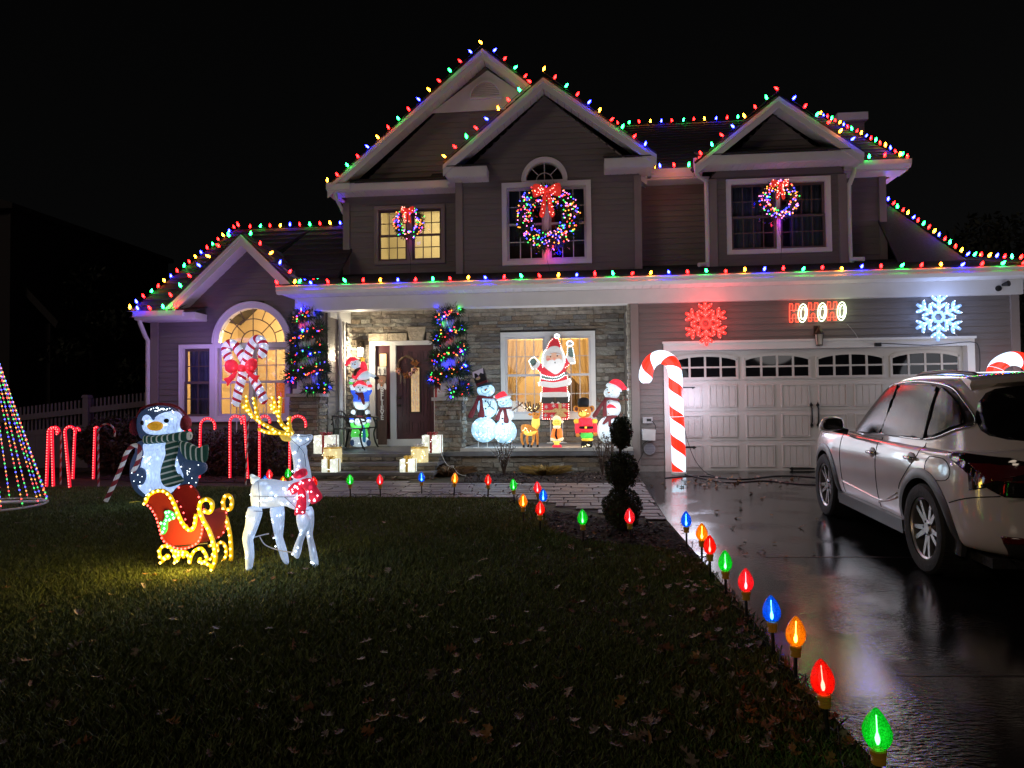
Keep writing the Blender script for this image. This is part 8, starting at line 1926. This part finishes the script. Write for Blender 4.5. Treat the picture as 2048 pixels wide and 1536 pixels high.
# seams, handles, fuel flap
seam = mat('panel_gap', (.004, .004, .004), .8, noise=.1)
for pts in ([(1.99, .98), (2.02, .80), (1.98, .55), (1.95, .36)], [(1.02, 1.00), (1.03, .8), (1.00, .55), (.98, .36)], [(.10, 1.02), (.12, .92), (.28, .78), (.42, .66), (.46, .60)], [(.44, .48), (.50, .36)]): pl_side('panel_seam', pts, .0045, seam, both, .0)
pl_side('sill_line', [(1.98, .47), (1.4, .44), (.9, .43), (.5, .52)], .010, paint, both, .004)
pl_side('sill_crease', [(1.0, .40), (.75, .47), (.50, .56)], .008, paint, both, .004)
MB_ = pl_side('fuel_flap', [(-.10, .93), (-.32, .93), (-.42, .86), (-.38, .78), (-.15, .76), (-.06, .80), (-.05, .88), (-.10, .93)], .004, seam, both, .0, smooth=3)
for y, z in ((1.12, .845), (.10 + .12, .88)):
    h = hit((-3, y, z), (1, 0, 0), both)[0]; o = MB().ell((h.x + .004, y, z), (.012, .085, .055), 14, 8).build('handle_recess', mat('handle_recess', (.30, .26, .27), .4, noise=.1), None, smooth='all'); o.parent = ct
    o = MB().tube([(h.x - .004, y - .09, z + .005), (h.x - .030, y - .05, z + .008), (h.x - .032, y + .05, z + .008), (h.x - .004, y + .09, z + .004)], .014, 8).build('door_handle', chrome, None, smooth='all'); o.parent = ct
# arch cladding and sill cladding
for y0, sgn in ((0, 1), (WB_, 1)):
    for sx in (-1, 1):
        q = MB(); ri, ro = .395, .475; N = 30; o_ = len(q.v); prof_ = []
        for i in range(N + 1):
            a = -.25 + (PI + .5) * i / N
            for (rr_, dx) in ((ri, -.03), (ri, .018), (ro - .03, .020), (ro, .006), (ro, -.03)):
                yy, zz = y0 + rr_ * math.cos(a), .352 + rr_ * math.sin(a); h = tb.ray_cast(Vector((-3, yy, max(.34, zz))), Vector((1, 0, 0))); h2 = tb.ray_cast(Vector((-3, y0 + .50 * math.cos(a), max(.34, .352 + .50 * math.sin(a)))), Vector((1, 0, 0)))
                bx = (h2[0].x if h2[0] is not None else -.88); bx = max(-.93, min(-.80, bx)); q.v.append((sx * -(bx - dx) * -1 if False else (bx - dx) * (1 if sx < 0 else -1), yy, zz))
        for i in range(N):
            for k in range(4): q.f.append((o_ + i * 5 + k, o_ + (i + 1) * 5 + k, o_ + (i + 1) * 5 + k + 1, o_ + i * 5 + k + 1)); q.m.append(0)
        o = q.build('arch_cladding', clad, None, smooth=True); o.parent = ct
    q = MB(); q.lathe([(.40, -.86), (.40, .86)], (0, y0, .352), 30, 0, (1, 0, 0)); 
    q.f = [f_ for f_ in q.f if len(f_) == 4]; q.m = [0] * len(q.f); q.box((-.55, y0 - .39, .3), (.55, y0 + .39, .74)); o = q.build('wheel_well', rub); o.parent = ct
for sx in (-1, 1): o = MB().extr([(sx * .875, .44, .22), (sx * .885, .44, .335), (sx * .80, .44, .36), (sx * .76, .44, .22)], (0, WB_ - .88, 0)).build('sill_cladding', clad); o.parent = ct
o = MB().box((-.72, YR + .25, .20), (.72, YF - .25, .27)).build('underbody', rub); o.parent = ct
# wheels
def wheel(y0, sx):
    t = bpy.data.objects.new('wheel', None)
    c = (sx * .80, y0, .352); A = (sx, 0, 0)
    ty = MB().lathe([(.245, -.10), (.30, -.112), (.335, -.105), (.350, -.085), (.3525, -.03), (.3525, .03), (.350, .085), (.335, .105), (.30, .112), (.245, .10), (.238, .06), (.238, -.06)], c, 48, 0, A)
    for i in range(60):
        a = 2 * PI * i / 60
        ty.tube([(c[0] + sx * .085, c[1] + .351 * math.cos(a), c[2] + .351 * math.sin(a)), (c[0] - sx * .085, c[1] + .351 * math.cos(a + .05), c[2] + .351 * math.sin(a + .05))], .005, 3)
    w = ty.build('wheel', rub, None, smooth=30); w.parent = ct
    r = MB().lathe([(.236, -.05), (.246, .055), (.252, .085), (.240, .092), (.226, .080), (.222, .03), (.222, -.05)], c, 40, 0, A)
    for i in range(10):
        a = 2 * PI * i / 10 + (.10 if i % 2 else -.10); d = Vector((0, math.cos(a), math.sin(a))); s = Vector((0, -math.sin(a), math.cos(a))); cc = Vector(c)
        def pt(rad, wd, dp): return [cc + d * rad - s * wd + Vector((sx * dp, 0, 0)), cc + d * rad + s * wd + Vector((sx * dp, 0, 0)), cc + d * rad + s * wd * .7 + Vector((sx * (dp - .03), 0, 0)), cc + d * rad - s * wd * .7 + Vector((sx * (dp - .03), 0, 0))]
        p0, p1 = pt(.04, .022, .06), pt(.232, .015, .075); r.add(p0 + p1, [(0, 1, 5, 4), (1, 2, 6, 5), (2, 3, 7, 6), (3, 0, 4, 7), (4, 5, 6, 7)])
    r.lathe([(.062, .02), (.062, .062), (.045, .072)], c, 20, 0, A); ro = r.build('rim', alloy, None, smooth=30); ro.parent = w
    bo = MB()
    for i in range(5): a = 2 * PI * i / 5; bo.lathe([(.010, .055), (.010, .074)], (c[0], c[1] + .05 * math.cos(a), c[2] + .05 * math.sin(a)), 8, 0, A)
    bo.lathe([(.165, .0), (.165, .02)], c, 30, 0, A); b2 = bo.build('brake_disc', mat('dark_steel', (.05, .05, .05), .5, metal=.8, noise=.2) if 'dark_steel' not in bpy.data.materials else bpy.data.materials['dark_steel'], None, smooth=30); b2.parent = w
for y0 in (0, WB_):
    for sx in (-1, 1): wheel(y0, sx)
# mirror
mo = MB().puff(smooth_loop([(0, 0), (.0, .09), (.07, .14), (.20, .13), (.23, .06), (.20, 0)], 3), 0, .08); mv = [(-.93 - .20 + x * .0 + y * .0, 0, 0) for x, y, z in mo.v]
mo.v = [(-1.13 + x, 1.86 + y * .9, 1.02 + z) for x, y, z in mo.v]; o = mo.build('door_mirror', paint, None, smooth='all'); o.parent = ct
o = MB().puff(smooth_loop([(-1.11, 1.035), (-1.11, 1.115), (-1.06, 1.145), (-.945, 1.14), (-.925, 1.06), (-.95, 1.03)], 3), 1.80, .012).build('mirror_glass', mat('mirror_glass', (.02, .02, .02), .04, noise=.1), None, smooth='all'); o.parent = ct
o = MB().tube([(-.86, 1.86, 1.0), (-.93, 1.87, 1.02), (-1.0, 1.86, 1.04)], .035, 8).build('mirror_stalk', M['black'], None, smooth='all'); o.parent = ct
# rear: window, spoiler, lamps, bumper, plate
def patch_rear(name, outl, m, trees, off=.006, n=22):
    bm = bmesh.new(); vs = [bm.verts.new((x, 0, z)) for x, z in outl]; bm.faces.new(vs); x0, x1 = min(p[0] for p in outl), max(p[0] for p in outl); z0, z1 = min(p[1] for p in outl), max(p[1] for p in outl)
    for i in range(1, n):
        for co, no in (((x0 + (x1 - x0) * i / n, 0, 0), (1, 0, 0)), ((0, 0, z0 + (z1 - z0) * i / n), (0, 0, 1))): bmesh.ops.bisect_plane(bm, geom=bm.verts[:] + bm.edges[:] + bm.faces[:], plane_co=co, plane_no=no)
    lasty = -.8
    for q_ in bm.verts:
        h = hit((q_.co.x, -3, q_.co.z), (0, 1, 0), trees); lasty = h[0].y if h else lasty; q_.co.y = lasty - off
    bmesh.ops.recalc_face_normals(bm, faces=bm.faces[:])
    for fc in bm.faces: fc.smooth = True
    me = bpy.data.meshes.new(name); bm.to_mesh(me); bm.free(); me.materials.append(m); o = bpy.data.objects.new(name, me); C.objects.link(o); o.parent = ct
    sd = o.modifiers.new('t', 'SOLIDIFY'); sd.thickness = off * .9; sd.offset = 0; return o
patch_rear('rear_window', smooth_loop([(-.60, 1.10), (0, 1.08), (.60, 1.10), (.70, 1.20), (.60, 1.42), (.40, 1.47), (0, 1.48), (-.40, 1.47), (-.60, 1.42), (-.70, 1.20)], 3), cgl, both, .008)
sp_ = MB(); 
for i in range(13):
    u = -1 + i / 6; x = .66 * u; yb_ = -.64 + .34 * u ** 4; zt_ = 1.575 - .045 * u * u
    for (y, z) in ((-.12, zt_ + .012), (yb_ + .05, zt_), (yb_, zt_ - .018), (yb_ + .03, zt_ - .05), (-.30, zt_ - .09)): sp_.v.append((x, y, z))
for i in range(12):
    for k in range(5): sp_.f.append((i * 5 + k, (i + 1) * 5 + k, (i + 1) * 5 + (k + 1) % 5, i * 5 + (k + 1) % 5)); sp_.m.append(0)
sp_.f += [(4, 3, 2, 1, 0), (60, 61, 62, 63, 64)]; sp_.m += [0, 0]; o = sp_.build('roof_spoiler', paint, None, smooth=30); o.parent = ct
lampm = mat('tail_lamp_lens', (.10, .005, .008), .08, noise=.3, nscale=8, coat=1.0); lampd = mat('tail_lamp_dark', (.010, .006, .007), .06, noise=.2, coat=1.0)
patch_side('tail_lamp', [(-.34, .985), (-.56, .995), (-.80, .985), (-.90, .93), (-.90, .72), (-.80, .72), (-.70, .80), (-.58, .88), (-.42, .95)], lampd, both, .014, 30)
patch_side('tail_lamp_lens', [(-.62, .93), (-.74, .94), (-.86, .92), (-.86, .82), (-.76, .83)], lampm, both, .020, 24)
for sx in (-1, 1): patch_rear('tail_lamp', [(sx * .84, .95), (sx * .45, .96), (sx * .40, .93), (sx * .45, .88), (sx * .70, .82), (sx * .84, .74)], lampd, both, .014); patch_rear('tail_lamp_lens', [(sx * .82, .93), (sx * .58, .94), (sx * .56, .90), (sx * .72, .84), (sx * .82, .78)], lampm, both, .020)
patch_rear('number_plate_recess', [(-.32, .70), (.32, .70), (.34, .86), (-.34, .86)], clad, both, .004); patch_rear('number_plate', [(-.15, .73), (.15, .73), (.15, .84), (-.15, .84)], mat('plate_cream', (.6, .58, .45), .5, noise=.1), both, .012, 4)
def line_rear(pts): 
    d = []
    for x, z in smooth_path(pts, 5):
        h = hit((x, -3, z), (0, 1, 0), both)
        if h: d.append(h[0] + Vector((0, -.001, 0)))
    o = MB().tube(d, .0045, 5).build('panel_seam', seam, None, smooth='all'); o.parent = ct
line_rear([(-.60, .80), (-.56, .60), (-.50, .52), (-.2, .50), (.2, .50), (.50, .52), (.56, .60), (.60, .80)])
pl_side('bumper_seam', [(-.42, .62), (-.60, .68), (-.78, .72)], .0045, seam, both, 0)
patch_rear('lower_bumper', [(-.62, .27), (.62, .27), (.70, .40), (.50, .44), (-.50, .44), (-.70, .40)], clad, both, .010); 
for sx in (-1, 1):
    patch_rear('reflector', [(sx * .70, .40), (sx * .46, .42), (sx * .46, .45), (sx * .72, .45)], lampm, both, .014, 6)
    o = MB().tube([(sx * .50, y, (tc_.ray_cast(Vector((sx * .50, y, 3)), Vector((0, 0, -1)))[0] or Vector((0, 0, 1.56))).z + h) for y, h in ((-.12, .0), (0, .02), (.5, .025), (.9, .02), (1.02, .0))], .016, 8).build('roof_rail', clad, None, smooth='all'); o.parent = ct
patch_side('rear_door_glow', [(-.5, .4), (-.49, .4), (-.49, .41)], paint, both, .001, 2)
bpy.data.objects.remove(bpy.data.objects['rear_door_glow'])

# ------------------------------------------------------------------ grass (uncountable) and fallen leaves
rng = np.random.default_rng(5)
LWN = [G(*p) for p in ((-250, 1536), (-250, 1010), (60, 975), (250, 975), (560, 975), (590, 996), (700, 995), (900, 994), (1000, 998), (1080, 1010), (1100, 1060), (1150, 1083), (1240, 1090), (1330, 1100), (1395, 1122), (1420, 1145), (1500, 1240), (1600, 1375), (1690, 1466), (1760, 1560), (1760, 1800), (-250, 1800))]
LWN = [p for p in LWN if p.y > 0]
poly = np.array([[p.x, p.y] for p in LWN]); N = 900000
def inpoly(X, Y):
    c = np.zeros(len(X), bool); j = len(poly) - 1
    for i in range(len(poly)):
        xi, yi = poly[i]; xj, yj = poly[j]
        c ^= ((yi > Y) != (yj > Y)) & (X < (xj - xi) * (Y - yi) / (yj - yi + 1e-12) + xi); j = i
    return c
X = rng.uniform(poly[:, 0].min(), poly[:, 0].max(), N); Yv = rng.uniform(2.3, poly[:, 1].max(), N)
keep = inpoly(X + rng.normal(0, .03, N), Yv) & (np.abs(X + .094 * Yv) < Yv * .76 + .3) & (rng.random(N) < np.clip(4.2 / Yv, .25, 1))
X, Yv = X[keep][:235000], Yv[keep][:235000]; n_ = len(X)
th_ = rng.uniform(0, 2 * np.pi, n_); patch = .75 + .25 * np.sin(X * 2.1 + 1.3 * np.sin(Yv * 1.7)) * np.sin(Yv * 2.3)
h_ = rng.uniform(.025, .06, n_) * patch; wd = rng.uniform(.0016, .0032, n_) * (1 + Yv * .06); ln_ = rng.uniform(.2, 1.1, n_) * h_
zb_ = -SLOPE * (12.8 - Yv); cx, sx = np.cos(th_), np.sin(th_); la = th_ + rng.normal(1.57, .6, n_); lx, ly = np.cos(la) * ln_, np.sin(la) * ln_
V_ = np.empty((n_, 5, 3)); V_[:, 0] = np.stack([X - cx * wd, Yv - sx * wd, zb_], 1); V_[:, 1] = np.stack([X + cx * wd, Yv + sx * wd, zb_], 1)
V_[:, 2] = np.stack([X + cx * wd * .8 + lx * .4, Yv + sx * wd * .8 + ly * .4, zb_ + h_ * .6], 1); V_[:, 4] = np.stack([X - cx * wd * .8 + lx * .4, Yv - sx * wd * .8 + ly * .4, zb_ + h_ * .6], 1); V_[:, 3] = np.stack([X + lx, Yv + ly, zb_ + h_], 1)
me = bpy.data.meshes.new('grass'); me.vertices.add(n_ * 5); me.vertices.foreach_set('co', V_.reshape(-1)); me.loops.add(n_ * 5); me.loops.foreach_set('vertex_index', np.arange(n_ * 5, dtype=np.int32)); me.polygons.add(n_); me.polygons.foreach_set('loop_start', np.arange(0, n_ * 5, 5, dtype=np.int32)); me.polygons.foreach_set('loop_total', np.full(n_, 5, dtype=np.int32)); me.update(); me.validate()
me.materials.append(mat('lawn_blade', (.125, .16, .042), .6, island=.55)); o = bpy.data.objects.new('grass', me); C.objects.link(o); o['kind'] = 'stuff'

oak = [(0, 0), (.06, .10), (.22, .13), (.30, .22), (.16, .27), (.12, .36), (.30, .44), (.36, .56), (.18, .57), (.12, .64), (.20, .76), (.16, .84), (.05, .82), (0, 1.0)]
oak = oak + [(-x, y) for x, y in oak[-2:0:-1]]
lmats = [mat('oak_leaf', c, .55, noise=.35, nscale=14, bump=.3) for c in ((.30, .12, .04), (.22, .10, .05), (.36, .18, .06), (.26, .17, .13), (.34, .26, .22))]
leafm = []
for i in range(10):
    q = MB(); cl, tw = rnd.uniform(.2, 1.5), rnd.uniform(-.9, .9); n0 = len(oak)
    def bend(x, y): return (x, y - .5, .9 * cl * (x * x) * 2 + .5 * cl * (y - .5) ** 2 + tw * x * (y - .5))
    q.v = [bend(x, y) for x, y in oak] + [bend(0, u) for u in (.2, .5, .8)] + [(0.01, -.5, .02), (.015, -.72, .06)]
    ctr = lambda y: n0 if y < .35 else (n0 + 1 if y < .68 else n0 + 2)
    for a in range(n0):
        b_ = (a + 1) % n0; ca, cb = ctr(oak[a][1]), ctr(oak[b_][1])
        q.f.append((a, b_, ca)) if ca == cb else q.f.append((a, b_, cb, ca))
    q.f.append((0, n0 + 3, n0 + 4)); q.m = [0] * len(q.f); leafm.append(mesh_of(q, 'fallen_leaf', lmats[i % 5], smooth='all'))
spots = []
def put(px, py, on):
    g = G(px, py)
    if g.y < 2.2 or g.y > 12.7: return
    spots.append((g.x, g.y, on))
for _ in range(75): put(rnd.uniform(0, 1500), 1000 + 536 * rnd.random() ** .8, 'lawn')
for _ in range(210):
    u = rnd.random(); y = 1100 + 436 * u; xe = 1395 + 350 * u ** .95; put(xe - abs(rnd.gauss(0, 1)) * (60 + 190 * u) - 8, y, 'lawn')
for _ in range(60): put(rnd.uniform(1110, 1390), rnd.uniform(1040, 1110), 'bed')
spots = [s for s in spots if inpoly(np.array([s[0]]), np.array([s[1]]))[0] or s[2] == 'bed']
drv_sp = []
for _ in range(80): g = G(rnd.gauss(1440, 70), rnd.uniform(955, 978)); drv_sp.append((g.x, g.y, 'drive'))
for _ in range(26): g = G(rnd.uniform(1390, 1640), rnd.uniform(985, 1120)); drv_sp.append((g.x, g.y, 'drive'))
far = []
for _ in range(60): g = G(rnd.uniform(860, 1250), rnd.uniform(945, 966)); far.append((g.x, g.y, 'bed'))
for _ in range(190): g = G(rnd.uniform(-100, 1500), 990 + 546 * rnd.random()); far.append((g.x, g.y, 'lawn'))
spots.sort(key=lambda s: s[1]); indiv = spots[:215] + drv_sp[:70]; rest = spots[215:] + drv_sp[70:] + [s for s in far if s[2] == 'bed' or inpoly(np.array([s[0]]), np.array([s[1]]))[0]]
lab = dict(lawn=('dry brown oak leaf lying on the grass', 'oak leaves fallen on the lawn'), bed=('dry brown oak leaf lying on dark mulch', 'oak leaves fallen on the mulch bed'), drive=('dry oak leaf lying on the wet driveway', 'oak leaves fallen on the driveway'))
for x, y, on in indiv:
    o = inst('fallen_leaf', rnd.choice(leafm), None, (x, y, gz(y) + (.030 if on == 'lawn' else .016)), (rnd.gauss(0, .5), rnd.gauss(0, .5), rnd.random() * 6.28), (rnd.uniform(.04, .092),) * 3); tag(o, lab[on][0], 'leaf', lab[on][1])
q = MB()
for x, y, on in rest:
    me = rnd.choice(leafm); mtx = Matrix.Translation((x, y, gz(y) + (.026 if on == 'lawn' else .016))) @ Matrix.Rotation(rnd.random() * 6.28, 4, 'Z') @ Matrix.Rotation(rnd.gauss(0, .3), 4, 'X') @ Matrix.Scale(rnd.uniform(.04, .09), 4)
    q.add([mtx @ v.co for v in me.vertices], [tuple(p.vertices) for p in me.polygons], rnd.randrange(5))
q.build('fallen_leaves', lmats, kind='stuff')
